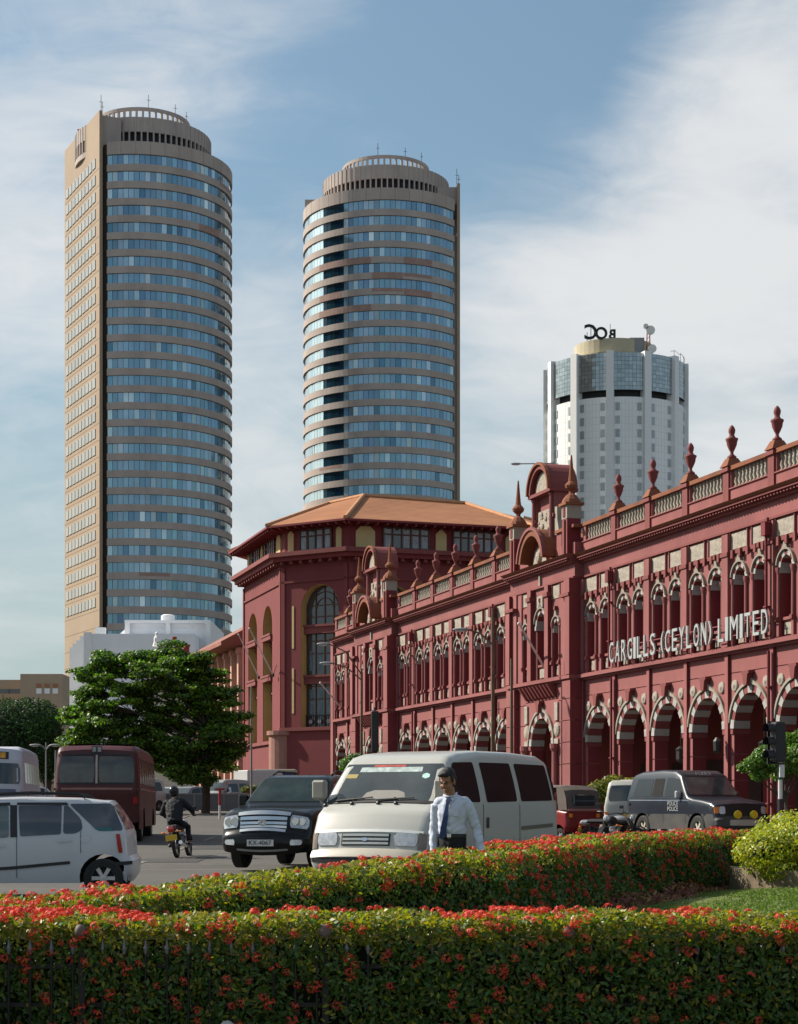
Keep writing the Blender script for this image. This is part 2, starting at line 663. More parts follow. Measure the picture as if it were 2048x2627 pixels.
PIER = _p.mesh('parapet_pier', [trim, terr])


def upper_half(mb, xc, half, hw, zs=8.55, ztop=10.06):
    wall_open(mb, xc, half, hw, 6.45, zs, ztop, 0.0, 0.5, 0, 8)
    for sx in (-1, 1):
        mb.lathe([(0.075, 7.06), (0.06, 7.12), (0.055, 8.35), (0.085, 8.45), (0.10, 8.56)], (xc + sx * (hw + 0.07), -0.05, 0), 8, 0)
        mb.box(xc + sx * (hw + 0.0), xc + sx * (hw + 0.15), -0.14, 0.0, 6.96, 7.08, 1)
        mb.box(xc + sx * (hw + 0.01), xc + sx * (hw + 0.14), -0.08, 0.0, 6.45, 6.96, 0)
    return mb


def small_arch(hw, name='window_arch'):
    mb = MB()
    n = 7
    for i in range(n):
        a0, a1 = 180 - i * 180 / n, 180 - (i + 1) * 180 / n
        w = i % 2 == 0
        p = arc(0, 0, hw + (0.13 if w else 0.12), a0 - 0.5, a1 + 0.5, 2) + arc(0, 0, hw - (0.03 if w else 0.02), a1 + 0.5, a0 - 0.5, 2)
        mb.prism(p, -0.04 if w else -0.025, 0.49, 0 if w else 1)
    for sx in (-1, 1):
        mb.box(sx * (hw - 0.03), sx * (hw + 0.13), -0.06, 0.492, -0.16, 0.0, 0)
    return mb.mesh(name, [white_b, trim])


def hood_small(hw):
    mb = label_mould(hw + 0.14, -0.10, 0.02, 0.05, 0.22)
    mb.box(-0.07, 0.07, -0.14, 0.02, hw + 0.40, hw + 0.54, 1)
    return mb.mesh('window_hood', [cream, trim])


def shutter(hw, zs=8.55):
    mb = MB()
    p = [(-hw - 0.05, 6.45), (hw + 0.05, 6.45)] + arc(0, zs, hw + 0.05, 0, 180, 8)
    mb.prism(p, 0.30, 0.55, 0)
    mb.box(hw - 0.13, hw - 0.02, 0.20, 0.30, 6.5, zs, 1)
    for z in (7.6, 8.1):
        mb.box(-hw, hw - 0.14, 0.28, 0.302, z, z + 0.035, 0)
    return mb.mesh('window_shutter', [dred, white_b])


def balcony(hw):
    mb = MB()
    mb.box(-hw, hw, 0.10, 0.24, 6.45, 6.98, 0)
    mb.box(-hw, hw, 0.03, 0.28, 6.98, 7.07, 0)
    mb.box(-hw * .74, hw * .74, 0.06, 0.12, 6.55, 6.90, 1)
    return mb.mesh('balcony_panel', [red, relief_m])


def sq_panel(half):
    w = half - 0.10
    mb = MB()
    mb.box(-w, w, -0.03, 0.03, 9.50, 10.0, 0)
    mb.box(-w - 0.03, -w, -0.07, 0.03, 9.47, 10.04, 1)
    mb.box(w, w + 0.03, -0.07, 0.03, 9.47, 10.04, 1)
    return mb.mesh('relief_panel', [relief_m, red])


def make_section(s0, nb, b, urn_first=True, drains=()):
    hb = b / 2
    gm = ground_bay(b)
    q = b / 4
    um = MB()
    upper_half(um, -q + 0.06, q - 0.14, 0.37)
    upper_half(um, q - 0.06, q - 0.14, 0.37)
    # middle post between the pair and the pilasters at the bay lines
    um.box(-0.08, 0.08, 0.0, 0.5, 6.45, 10.06)
    for sx in (-1, 1):
        um.box(sx * (hb - 0.21), sx * hb, -0.16, 0.5, 6.45, 10.0)
        um.box(sx * (hb - 0.25), sx * hb, -0.20, 0.1, 9.30, 9.42, 1)
    um.box(-hb + 0.21, hb - 0.21, -0.09, 0.0, 9.34, 9.46, 1)
    for k in range(-2, 3):
        um.box(k * 0.5 - 0.07, k * 0.5 + 0.07, -0.16, -0.09, 9.2, 9.46, 1)
    um = um.mesh('upper_wall', [red, trim, jamb_m])
    wa, wh, sh, bp, sp = small_arch(0.37), hood_small(0.37), shutter(0.37), balcony(0.37), sq_panel(q - 0.08)
    bl = MB()
    nB = 10
    for k in range(nB):
        x = -hb + 0.26 + (b - 0.52) * (k + 0.5) / nB
        bl.lathe([(0.085, 11.43), (0.085, 11.49), (0.05, 11.53), (0.085, 11.64), (0.045, 11.80), (0.075, 11.90), (0.085, 12.0)], (x, 0.08, 0), 6)
    bal = bl.mesh('balustrade', cream, True)
    rl = MB()
    rl.box(-hb, hb, -0.06, 0.24, 10.97, 11.43, 0)
    rl.box(-hb, hb, -0.11, 0.29, 11.40, 11.435, 0)
    rl.box(-hb, hb, -0.10, 0.27, 12.0, 12.13, 1)
    for sx in (-1, 1):
        rl.box(sx * (hb - 0.26), sx * hb, -0.06, 0.24, 11.435, 12.0, 0)
    rail = rl.mesh('parapet_rail', [red, terr])
    for i in range(nb):
        xc = s0 + b * (i + 0.5)
        link('bay_wall', gm, PT, (xc, 0, 0))
        ar = link('arch', HOOD, PT, (xc, 0, 3.88))
        for vm in VOUS:
            link('voussoir', vm, ar)
        link('keystone', KEY, ar)
        for sx in (-1, 1):
            link('roundel', ROUND, PT, (xc + sx * 1.02, 0, 5.22))
        link('upper_wall', um, PT, (xc, 0, 0))
        for sx in (-1, 1):
            x = xc + sx * (q - 0.06)
            w = link('window_shutter', sh, PT, (x, 0, 0))
            link('window_arch', wa, w, (0, 0, 8.55))
            link('window_hood', wh, w, (0, 0, 8.55))
            link('balcony_panel', bp, w)
            link('relief_panel', sp, PT, (xc + sx * (q - 0.02), 0, 0))
        r = link('parapet_rail', rail, PT, (xc, 0, 0))
        bo = link('balustrade', bal, r)
        bo['kind'] = 'stuff'
    for i in range(nb + 1):
        if i in (0, nb):
            continue
        p = link('parapet_pier', PIER, PT, (s0 + b * i, 0, 0))
        link('urn', URN, p, (0, 0.1, 12.42)).scale = (0.86, 0.86, 1)
    x0, x1 = s0, s0 + nb * b
    long_trim(x0, x1, 0.0)
    for s in drains:
        d = MB()
        d.tube([(s, -0.19, -0.5), (s, -0.19, 6.1)], 0.05, 8)
        d.tube([(s, -0.27, 6.5), (s, -0.27, 9.6), (s, -0.22, 10.1)], 0.05, 8)
        d.box(s - 0.13, s + 0.13, -0.38, -0.17, 9.55, 9.95)
        for z in (1.5, 3.2, 5.0, 7.4, 8.8):
            d.box(s - 0.09, s + 0.09, -0.33 if z > 6.3 else -0.25, -0.1, z, z + 0.05)
        d.build('drain_pipe', dred, PT)


def long_trim(x0, x1, yo, topz=True):
    mb = MB()
    mb.box(x0, x1, -0.14 + yo, 0.5, 6.22, 6.30, 1)
    mb.box(x0, x1, -0.26 + yo, 0.5, 6.30, 6.42, 0)
    mb.box(x0, x1, -0.20 + yo, 0.5, 6.42, 6.452, 1)
    mb.build('string_course', [red, trim], PT)
    mb = MB()
    mb.box(x0, x1, -0.10 + yo, 0.5, 10.06, 10.13, 1)
    mb.box(x0, x1, -0.03 + yo, 0.5, 10.13, 10.62, 0)
    mb.build('frieze', [red, trim], PT)
    mb = MB()
    mb.box(x0, x1, -0.16 + yo, 0.5, 10.62, 10.70, 0)
    mb.box(x0, x1, -0.36 + yo, 0.5, 10.78, 10.86, 0)
    mb.box(x0, x1, -0.22 + yo, 0.5, 10.70, 10.78, 0)
    mb.prism([(-0.40 + yo, 10.86), (0.3, 10.86), (0.3, 10.97), (-0.34 + yo, 10.97), (-0.48 + yo, 10.93)], x0, x1, 1, 'x')
    x = x0 + 0.06
    while x < x1 - 0.1:
        mb.box(x, x + 0.09, -0.31 + yo, -0.22 + yo, 10.70, 10.775, 0)
        x += 0.2
    mb.build('cornice', [trim, terr], PT)


def pavilion(s0, w=6.9):
    c = s0 + w / 2
    yo = -0.36
    M0 = (c, yo, 0)
    mb = MB()
    wall_open(mb, 0, 1.75, 1.12, -1, 3.88, 5.62, 0, 0.50, 0, 12, groove=0.82)
    mb.box(-1.75, 1.75, 0.0, 0.85, 5.65, 6.22)
    mb.box(-1.75, 1.75, 0.035, 0.85, 5.62, 5.65)
    for sx in (-1, 1):
        z = -1.0
        while z < 6.2:
            mb.box(sx * 1.75, sx * 2.55, 0.0, 0.85, z, min(z + 0.79, 6.22))
            mb.box(sx * 2.55, sx * 3.45, -0.22, 0.85, z, min(z + 0.79, 6.22), 0, 2)
            z += 0.82
        mb.box(sx * 1.76, sx * 3.40, 0.03, 0.84, -1, 6.2)
        mb.box(sx * 2.56, sx * 3.44, -0.19, 0.0, -1, 6.2)
        mb.box(sx * 1.115, sx * 1.5, -0.05, 0.55, 3.72, 3.86, 1)
        mb.lathe([(0.14, -1), (0.12, 3.6), (0.19, 3.72), (0.2, 3.9)], (sx * 1.62, -0.1, 0), 10, 0)
    mb.build('bay_wall', [red, trim, jamb_m], PT, M0)
    ar = link('arch', HOOD, PT, (c, yo, 3.88))
    for vm in VOUS:
        link('voussoir', vm, ar)
    link('keystone', KEY, ar)
    # carved white surround
    for sx in (-1, 1):
        sr = MB()
        sr.lathe([(0.0, -0.10), (0.16, -0.09), (0.26, -0.05), (0.30, 0.02)], (sx * 1.62, yo, 4.45), 12, 0, 'y')
        sr.box(c * 0 + sx * 1.62 - 0.16, sx * 1.62 + 0.16, yo - 0.07, yo, 4.8, 5.5)
        sr.box(sx * 1.62 - 0.2, sx * 1.62 + 0.2, yo - 0.06, yo, 3.9, 4.1)
        sr.build('carved_surround', relief_m, PT, (c, 0, 0))
    for k in range(9):
        x = -1.5 + k * 0.375
        cb = MB().prism([(yo - 0.42, 6.2), (yo, 6.2), (yo, 5.68), (yo - 0.12, 5.75)], x - 0.07, x + 0.07, 0, 'x')
        cb.build('corbel', trim, PT, (c, 0, 0))
    # first floor
    um = MB()
    wall_open(um, 0, 0.74, 0.52, 6.45, 8.6, 10.06, 0, 0.5, 0, 10)
    for sx in (-1, 1):
        um.box(sx * 0.74, sx * 1.12, -0.2, 0.5, 6.45, 10.06, 0, 2)
        um.box(sx * 0.70, sx * 1.16, -0.26, 0.1, 9.62, 9.78, 1)
        upper_half(um, sx * 1.62, 0.5, 0.30, 8.35)
        um.box(sx * 2.12, sx * 2.55, -0.06, 0.5, 6.45, 10.06)
        um.box(sx * 2.55, sx * 3.0, -0.12, 0.5, 6.45, 10.06)
        um.box(sx * 3.0, sx * 3.45, -0.26, 0.5, 6.45, 10.06, 0, 2)
        um.box(sx * 2.50, sx * 3.45, -0.30, 0.1, 9.40, 9.52, 1)
    um.build('upper_wall', [red, trim, jamb_m], PT, M0)
    wn = link('window_shutter', shutter(0.52, 8.6), PT, M0)
    link('window_arch', small_arch(0.52), wn, (0, 0, 8.6))
    link('window_hood', hood_small(0.52), wn, (0, 0, 8.6))
    link('balcony_panel', balcony(0.52), wn)
    a, h, sh, bp, sp = small_arch(0.30), hood_small(0.30), shutter(0.30, 8.35), balcony(0.30), sq_panel(0.48)
    for sx in (-1, 1):
        wn = link('window_shutter', sh, PT, (c + sx * 1.62, yo, 0))
        link('window_arch', a, wn, (0, 0, 8.35))
        link('window_hood', h, wn, (0, 0, 8.35))
        link('balcony_panel', bp, wn)
        link('relief_panel', sp, PT, (c + sx * 1.62, yo, 0))
    MB().box(-0.30, 0.30, -0.10, 0.0, 9.3, 9.75).build('relief_panel', relief_m, PT, (c, yo, 0))
    MB().box(-0.06, 0.06, -0.12, 0, 10.15, 10.55).build('frieze_bracket', relief_m, PT, (c, yo, 0))
    long_trim(s0, s0 + w, yo)
    # parapet of the pavilion
    for sx in (-1, 1):
        pb = MB()
        pb.box(sx * 1.5, sx * 3.4, 0.0, 0.35, 10.97, 11.42, 0)
        pb.box(sx * 1.5, sx * 3.4, -0.06, 0.40, 11.98, 12.1, 1)
        pb.box(sx * 1.5, sx * 2.0, 0.02, 0.33, 11.42, 11.98, 0)
        pb.box(sx * 2.0, sx * 2.45, 0.06, 0.30, 11.42, 11.98, 2)
        pb.build('parapet_rail', [red, terr, relief_m], PT, M0)
    # segmental pediment
    seg = arc(0, 10.95, 1.42, 8, 172, 14)
    ins = arc(0, 10.95, 1.14, 172, 8, 14)
    pd = MB().prism(seg + ins, -0.50, 0.62, 1)
    pd.prism(arc(0, 10.95, 1.47, 9, 171, 14) + arc(0, 10.95, 1.36, 171, 9, 14), -0.56, -0.42, 0)
    pdm = pd.build('pediment', [red, terr], PT, M0)
    t = MB().prism([(-1.12, 10.98), (1.12, 10.98)] + arc(0, 10.95, 1.15, 4, 176, 12), 0.02, 0.5, 0)
    t.build('tympanum', trim, pdm)
    t = MB()
    t.prism([(-0.75, 10.99), (0.75, 10.99)] + arc(0, 10.99, 0.72, 8, 172, 10), -0.10, 0.03)
    t.lathe([(0.0, -0.24), (0.2, -0.2), (0.3, -0.09)], (0, 0, 11.3), 12, 0, 'y')
    t.build('carved_relief', relief_m, pdm)
    # tall gable with its own curved pediment
    ga = MB()
    for sx in (-1, 1):
        ga.box(sx * 0.88, sx * 1.16, 0.08, 0.95, 11.6, 14.0, 0)
        ga.box(sx * 0.86, sx * 1.2, 0.02, 0.97, 12.9, 13.05, 1)
        ga.lathe([(0.10, 11.9), (0.08, 13.8), (0.13, 13.92)], (sx * 1.0, 0.02, 0), 8, 0)
    ga.box(-0.9, 0.9, 0.22, 0.93, 11.5, 14.0, 0)
    ga.box(-1.28, 1.28, -0.14, 1.04, 13.98, 14.12, 1)
    ga.prism(arc(0, 14.12, 1.22, 0, 180, 14) + arc(0, 14.12, 0.98, 180, 0, 14), -0.16, 1.04, 1)
    ga.prism(arc(0, 14.12, 1.27, 0, 180, 14) + arc(0, 14.12, 1.16, 180, 0, 14), -0.24, -0.1, 2)
    ga.prism([(-1.0, 14.13), (1.0, 14.13)] + arc(0, 14.12, 1.0, 2, 178, 12), 0.12, 0.95, 0)
    gao = ga.build('gable', [red, trim, terr], PT, M=Matrix.Translation((c, yo, 10.95 * 0.09)) @ Matrix.Diagonal((0.94, 1, 0.91, 1)))
    t = MB().prism([(-0.86, 14.16), (0.86, 14.16)] + arc(0, 14.14, 0.84, 4, 176, 12), 0.03, 0.14)
    t.build('carved_relief', relief_m, gao)
    t = MB()
    t.box(-0.74, 0.74, 0.12, 0.24, 11.9, 13.35)
    rr = random.Random(5)
    for k in range(26):
        x, z = rr.uniform(-0.66, 0.66), rr.uniform(12.0, 13.3)
        q = rr.uniform(0.06, 0.16)
        t.lathe([(0.0, -q * .7), (q * .7, -q * .5), (q, 0.05)], (x, 0.14, z), 6, 0, 'y')
    t.build('carved_relief', relief_m, gao)
    # white scrolls on both flanks
    for sx in (-1, 1):
        pts = [(1.17, 13.3), (1.42, 13.3), (1.46, 12.7), (1.6, 12.3), (1.95, 12.12), (1.17, 12.1)]
        MB().prism([(sx * x, z) for x, z in pts], 0.1, 0.42).build('scroll', cream, gao)
    # pinnacles on square piers
    for sx in (-1, 1):
        p = MB()
        p.box(-0.26, 0.26, -0.2, 0.36, 10.97, 12.35, 0, 2)
        p.box(-0.10, 0.10, -0.26, -0.2, 11.0, 12.3, 0)
        p.box(-0.27, 0.27, -0.21, 0.37, 12.35, 12.85, 1)
        p.box(-0.10, 0.10, -0.24, -0.2, 12.42, 12.78, 2)
        p.box(-0.36, 0.36, -0.30, 0.46, 12.85, 12.95, 3)
        p.lathe([(0.38, 12.95), (0.33, 13.08), (0.2, 13.25), (0.1, 13.32), (0.09, 13.40), (0.22, 13.52), (0.25, 13.62), (0.2, 13.70), (0.12, 13.78),
                 (0.10, 13.95), (0.03, 14.75), (0.0, 14.8)], (0, 0.08, 0), 10, 3)
        p.build('pinnacle', [trim, cream, dred, terr], PT, (c + sx * 2.85, yo, 0))
    return c


pavilion(5.4)
make_section(12.3, 6, 2.833, drains=(12.3 + 2.833, 12.3 + 5 * 2.833 + 0.2))
pavC = pavilion(29.3)
make_section(36.2, 9, 2.95, drains=(36.2 + 2.95, 36.2 + 5 * 2.95))
make_section(0.3, 2, 2.55)
# end blocks and core
mb = MB()
mb.box(-0.2, 0.3, -0.2, 14, -1, 10.96)
mb.box(62.75, 63.2, -0.2, 14, -1, 10.96)
mb.box(-0.2, 63.2, 13.5, 14, -1, 10.9)
mb.box(0.3, 62.75, 0.56, 13.5, 10.3, 10.75)
mb.build('wall', red, PT)
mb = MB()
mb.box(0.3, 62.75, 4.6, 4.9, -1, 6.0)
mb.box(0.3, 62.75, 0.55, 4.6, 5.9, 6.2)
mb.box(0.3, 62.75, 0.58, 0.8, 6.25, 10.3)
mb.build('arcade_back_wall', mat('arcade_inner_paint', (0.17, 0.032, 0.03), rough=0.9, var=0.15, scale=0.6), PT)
mb = MB()
for k in range(20):
    x = 1.7 + k * 2.95
    mb.box(x, x + 1.5, 4.55, 4.62, 0, 3.2)
mb.build('arcade_doorways', darkin, PT)['kind'] = 'stuff'
mb = MB()
vs = []
mb.box(0.3, 62.75, -1.6, 4.6, -1.2, 0.02)
# lanterns hanging in the arches
for k, i in enumerate((2, 4, 5)):
    x = 36.2 + 2.95 * (i + 0.5)
    l = MB()
    l.tube([(x, 0.45, 4.9), (x, 0.45, 3.5)], 0.015, 5, 0)
    l.lathe([(0.05, 3.5), (0.2, 3.4), (0.17, 3.32), (0.17, 3.05), (0.09, 2.95)], (x, 0.45, 0), 8, 0)
    lo_ = l.build('hanging_lantern', black_iron, None, FO)
    lo_.rotation_euler = (0, 0, FA)
    tag(lo_, 'black lantern hanging in the ' + ('third', 'fifth', 'sixth')[k] + ' arch beyond the gabled bay, under the lettering', 'lantern', 'lanterns in the arches')

# lettering on the string course
sgn = mat('white_letters', (0.33, 0.35, 0.35), rough=0.5, var=0.03)
TXT = 'CARGILLS (CEYLON) LIMITED'
xa, xb = sF(1588), sF(2004)
n = len(TXT)
widths = [0.55 if ch == ' ' else (0.42 if ch == 'I' else (0.5 if ch in '()' else (1.15 if ch == 'M' else 0.86))) for ch in TXT]
tot = sum(widths)
sign = thing('facade_sign', 'row of tall thin white letters along the ledge of the red arcade building', 'sign', FO, FA)
x = xa
glyphs = {}
for ch, w in zip(TXT, widths):
    ww = (xb - xa) * w / tot
    if ch != ' ':
        if ch not in glyphs:
            me = text_mesh(ch, 1.0, 0.03, sgn)
            xs = [v.co.x for v in me.vertices]
            zs = [v.co.z for v in me.vertices]
            h0, h1 = min(zs), max(zs)
            x0, x1 = min(xs), max(xs)
            for v in me.vertices:
                v.co.x = (v.co.x - (x0 + x1) / 2) / (x1 - x0) * ww * 0.72
                v.co.z = (v.co.z - h0) / (h1 - h0) * 0.74
            glyphs[ch] = me
        link('letter', glyphs[ch], sign, (x + ww / 2, -0.38, 6.60))
    x += ww
rb = MB()
rb.box(xa, xb, -0.36, -0.33, 6.72, 6.75)
rb.box(xa, xb, -0.36, -0.33, 7.1, 7.13)
k = xa + 0.4
while k < xb:
    rb.box(k, k + 0.03, -0.33, -0.30, 6.45, 7.12)
    k += 1.5
rb.build('letter_rail', mat('thin_red_bars', (0.22, 0.05, 0.05), rough=0.6), sign)

# raised pavement in front of the arcade with its kerb
pv = MB()
ys = []
for i in range(34):
    s = -1 + 65.0 * i / 33
    p0 = FO + Vector((0.2917, -0.9565, 0)) * s
    pin = p0 + Vector((0.9565, 0.2917, 0)) * 4.5
    pout = p0 - Vector((0.9565, 0.2917, 0)) * 3.0
    z = ground_z(p0.y) + 0.14
    ys.append((pin.x, pin.y, z)); ys.append((pout.x, pout.y, z)); ys.append((pout.x, pout.y, z - 0.3))
fs = []
for i in range(33):
    a = 3 * i
    fs += [(a, a + 1, a + 4, a + 3), (a + 1, a + 2, a + 5, a + 4)]
pv.add(ys, fs)
pvo = pv.build('pavement', pave_m)
pvo['kind'] = 'structure'
fixn(pvo)
# ------------------------------------------------------------------ twin towers
conc = mat('tower_concrete', (0.385, 0.33, 0.298), rough=0.85, var=0.07, scale=0.25, dirt=0.40, dirtcol=(0.22, 0.165, 0.15), streak=1)
conc_s = mat('tower_side_concrete', (0.31, 0.235, 0.165), rough=0.85, var=0.06, scale=0.12, dirt=0.2, dirtcol=(0.24, 0.165, 0.105), streak=1)
conc_d = mat('tower_stained_panel', (0.30, 0.20, 0.17), rough=0.85, var=0.15, scale=0.4)
glassA = mat('tower_glass', (0.20, 0.33, 0.415), metal=0.6, rough=0.07, spec=1.0, var=0.18, scale=0.10, island=0.20)
glassB = mat('tower_glass_pale', (0.40, 0.52, 0.57), metal=0.5, rough=0.10, spec=1.0, var=0.12, scale=0.15, island=0.30)
glassC = mat('tower_glass_dark', (0.006, 0.030, 0.05), rough=0.10, spec=0.35, var=0.1, scale=0.2, island=0.35)
glassM = mat('tower_glass_skylit', (0.72, 0.78, 0.78), metal=0.85, rough=0.12, island=0.08, var=0.0)  # brighter copy of the glass, bright sky reflection put into its colour
glassD = mat('tower_glass_deep', (0.10, 0.21, 0.30), metal=0.5, rough=0.08, spec=0.8, island=0.25, var=0.0)
recess_m = mat('tower_recess', (0.075, 0.06, 0.05), rough=0.9)
glassW = mat('tower_side_glass', (0.36, 0.35, 0.32), rough=0.25, spec=0.8, var=0.05, island=0.0, objvar=0.10)
louv = mat('louvre_dark', (0.03, 0.03, 0.035), rough=0.8)
FLOOR = 3.667


def cyl_band(mb, C, Rr, a0, a1, z0, z1, t=0.5, mi=0, n=40):
    vs = []
    for i in range(n + 1):
        a = a0 + (a1 - a0) * i / n
        for r in (Rr, Rr - t):
            for z in (z0, z1):
                vs.append((C[0] + r * math.cos(a), C[1] + r * math.sin(a), z))
    fs = []
    for i in range(n):
        k, q = 4 * i, 4 * i + 4
        fs += [(k, q, q + 1, k + 1), (k + 2, k + 3, q + 3, q + 2), (k + 1, q + 1, q + 3, k + 3), (k, k + 2, q + 2, q)]
    fs += [(0, 1, 3, 2), (4 * n, 4 * n + 2, 4 * n + 3, 4 * n + 1)]
    mb.add(vs, fs, mi)


def tower(label, C, phi, side, cut, darkf, nfl=38):
    """round bow tower, local axes: x across, -y the bow; a flat slab closes it on one side"""
    T = thing('office_tower', label, 'tower', (C[0], C[1], ground_z(C[1])), phi, 'twin round office towers')
    Rr = 20.0
    ac = math.acos(cut / Rr)
    zt = 143.4 + CAMZ
    ztop = zt - 2.75
    gap = 0.055
    # bow runs from the slab round to the back
    if side < 0:
        a0, a1 = PI + ac + gap, 2 * PI + 1.2
    else:
        a0, a1 = PI - 1.2, 2 * PI - ac - gap
    rr = random.Random(3)
    for k in range(nfl):
        z1 = ztop - FLOOR * k
        z0 = z1 - 2.12
        if z0 < 0:
            break
        mb = MB()
        n = 58
        for i in range(n):
            b0 = a0 + (a1 - a0) * (i + 0.035) / n
            b1 = a0 + (a1 - a0) * (i + 0.965) / n
            bm = (b0 + b1) / 2
            j = rr.uniform(-0.010, 0.010)
            d0, d1 = rr.uniform(-0.03, 0.03), rr.uniform(-0.02, 0.02)
            vs = []
            for (b, z) in ((b0, z0), (b1, z0), (b1, z1), (b0, z1)):
                r = Rr - 0.35 + (d0 if b == b0 else -d0) + (d1 if z == z0 else -d1)
                vs.append((r * math.cos(b), r * math.sin(b), z))
            deg = math.degrees(bm) % 360
            mi = 0
            if darkf(deg):
                mi = 2
            elif side > 0 and 120 < deg <= 222:
                mi = 3
            else:
                u_ = rr.random()
                mi = 1 if u_ < 0.09 else (4 if u_ < 0.15 else 0)
            mb.add(vs, [(0, 1, 2, 3)], mi)
        wb = mb.build('window_band', [glassA, glassB, glassC, glassM, glassD], T)
        sb = MB()
        zz0, zz1 = z0 - (FLOOR - 2.12), z0
        cyl_band(sb, (0, 0), Rr, a0, a1, zz0 + 0.02, zz1 - 0.02, 0.6, 0, 58)
        for q in range(10):
            if rr.random() < (0.45 if 3 <= k <= 6 and 5 <= q <= 8 else 0.025):
                b0 = a0 + (a1 - a0) * (q + 0.02) / 10
                b1 = a0 + (a1 - a0) * (q + 0.98) / 10
                cyl_band(sb, (0, 0), Rr + 0.012, b0, b1, zz0 + 0.03 + rr.choice((0, 0, 0.7)), zz1 - 0.03, 0.1, 1, 6)
        # joints between the cladding panels
        sb.build('spandrel_band', [conc, conc_d], T)
    core = MB()
    cyl_band(core, (0, 0), Rr - 0.6, a0, a1, -2, zt - 0.2, 18.5, 0, 40)
    cyl_band(core, (0, 0), Rr - 1.3, min(a0, a0 - gap * 1.6) if side < 0 else a1 - 0.02, a0 + 0.02 if side < 0 else a1 + gap * 1.6, -2, zt, 1.0, 1, 3)
    core.build('tower_core', [louv, recess_m], T)
    par = MB()
    cyl_band(par, (0, 0), Rr + 0.02, a0, a1, ztop, zt, 1.0, 0, 58)
    cyl_band(par, (0, 0), Rr - 0.5, a0, a1, zt - 0.3, zt - 0.1, 19, 0, 58)
    for q in range(22):
        b = a0 + (a1 - a0) * q / 22
        cyl_band(par, (0, 0), Rr + 0.03, b, b + 0.006, ztop, zt, 0.1, 1, 1)
    par.build('parapet_band', [conc, conc_d], T)
    # crown: louvred drum, then an open ring of posts
    z1a, z1b = zt, 150.4 + CAMZ
    cr = MB()
    cyl_band(cr, (0, 0), 15.2, 0, 2 * PI, z1a, z1a + 1.2, 0.6, 0, 64)
    cyl_band(cr, (0, 0), 15.2, 0, 2 * PI, z1b - 3.2, z1b, 0.6, 0, 64)
    cyl_band(cr, (0, 0), 15.0, 0, 2 * PI, z1b - 0.4, z1b - 0.2, 14.5, 0, 64)
    cyl_band(cr, (0, 0), 14.2, 0, 2 * PI, z1a, z1b - 0.5, 0.3, 1, 48)
    for q in range(72):
        b = 2 * PI * q / 72
        cyl_band(cr, (0, 0), 15.28, b, b + 0.022, z1a + 1.2, z1b, 0.5, 0, 1)
    cr.build('crown_drum', [conc, louv], T)
    z2a, z2b = z1b, 154.3 + CAMZ
    ri = MB()
    cyl_band(ri, (0, 0), 10.5, 0, 2 * PI, z2a, z2a + 1.3, 0.5, 0, 56)
    cyl_band(ri, (0, 0), 10.5, 0, 2 * PI, z2b - 0.7, z2b, 0.5, 0, 56)
    for q in range(46):
        b = 2 * PI * q / 46
        cyl_band(ri, (0, 0), 10.48, b, b + 0.045, z2a + 1.3, z2b - 0.7, 0.45, 0, 1)
    ri.build('crown_ring', conc, T)
    # flat side slab
    xs = side * cut
    zs = (150.2 if side < 0 else 147.4) + CAMZ
    yf = -Rr * math.sin(ac)
    L_ = 27.3
    s = MB()
    s.box(xs - side * 0.0 if side < 0 else xs, xs + side * 0.7, yf - 0.3, yf + L_, -2, zs, 0)
    s.box(xs, xs - side * 4.6, yf + 1.2, yf + 16, zt - 0.5, zs - 0.4, 1)
    s.build('side_slab', [conc_s, conc], T)
    if side < 0:
        x = xs - 0.7
        me = MB().box(-0.16, 0.05, -1.05, 1.05, -1.0, 1.0, 0).box(-0.165, -0.10, -0.05, 0.05, -1.0, 1.0, 1).mesh('window', [glassW, conc_s])
        for k in range(27):
            zc = ztop - FLOOR * k - 1.0
            for q in range(9):
                if q in (2, 5, 8) and False:
                    continue
                y = yf + 3.6 + q * 2.65
                link('window', me, T, (x, y, zc))
        me2 = MB()
        for k in range(30):
            zc = ztop - FLOOR * k - 2.84
            me2.box(x - 0.03, x + 0.1, yf + 0.02, yf + L_ - 0.02, zc - 0.05, zc + 0.05)
        me2.build('joint_line', mat('dark_joint', (0.22, 0.155, 0.10), rough=0.9), T)  # thin darker joint lines across the side slab
    # aerials
    for (ax, ay, h) in ((xs, yf + 0.8, 3.8), (xs + 0.5, yf + 1.6, 2.6), (-2, -9.8, 3.0), (4.5, -9.0, 2.2), (8.5, -5, 2.5)):
        zb = zs if abs(ax) > 10 else z2b
        MB().tube([(ax, ay, zb - 0.3), (ax, ay, zb + h)], 0.07, 5).tube([(ax - 0.4, ay, zb + h * .6), (ax + 0.4, ay, zb + h * .6)], 0.05, 5).build('aerial', black_iron, T)
    return T


C1 = (-57.8, 423.0)
ph1 = math.atan2(0.432, 0.902)
T1 = tower('round glass tower whose flat sunlit side with rows of small windows is turned to us', C1, ph1, -1, 13.9, lambda d: (d > 341 and d < 354))
C2 = (-3.2, 453.0)
T2 = tower('round glass tower rising directly behind the orange tiled roof of the octagonal building', C2, 0.02, 1, 16.7, lambda d: 222 < d < 239)
pale_sky = mat('tower_glass_bright', (0.45, 0.50, 0.50), rough=0.12, spec=0.9, island=0.12)
t2a = MB()
t2a.box(-19.6, -15.5, 1.0, 6.0, 143.4, 148.6)
t2a.build('roof_block', conc, T2)
MB().tube([(-14.2, 3, 150), (-14.2, 3, 153.2)], 0.25, 6).build('lightning_rod', mat('red_marker', (0.3, 0.03, 0.02)), T1)

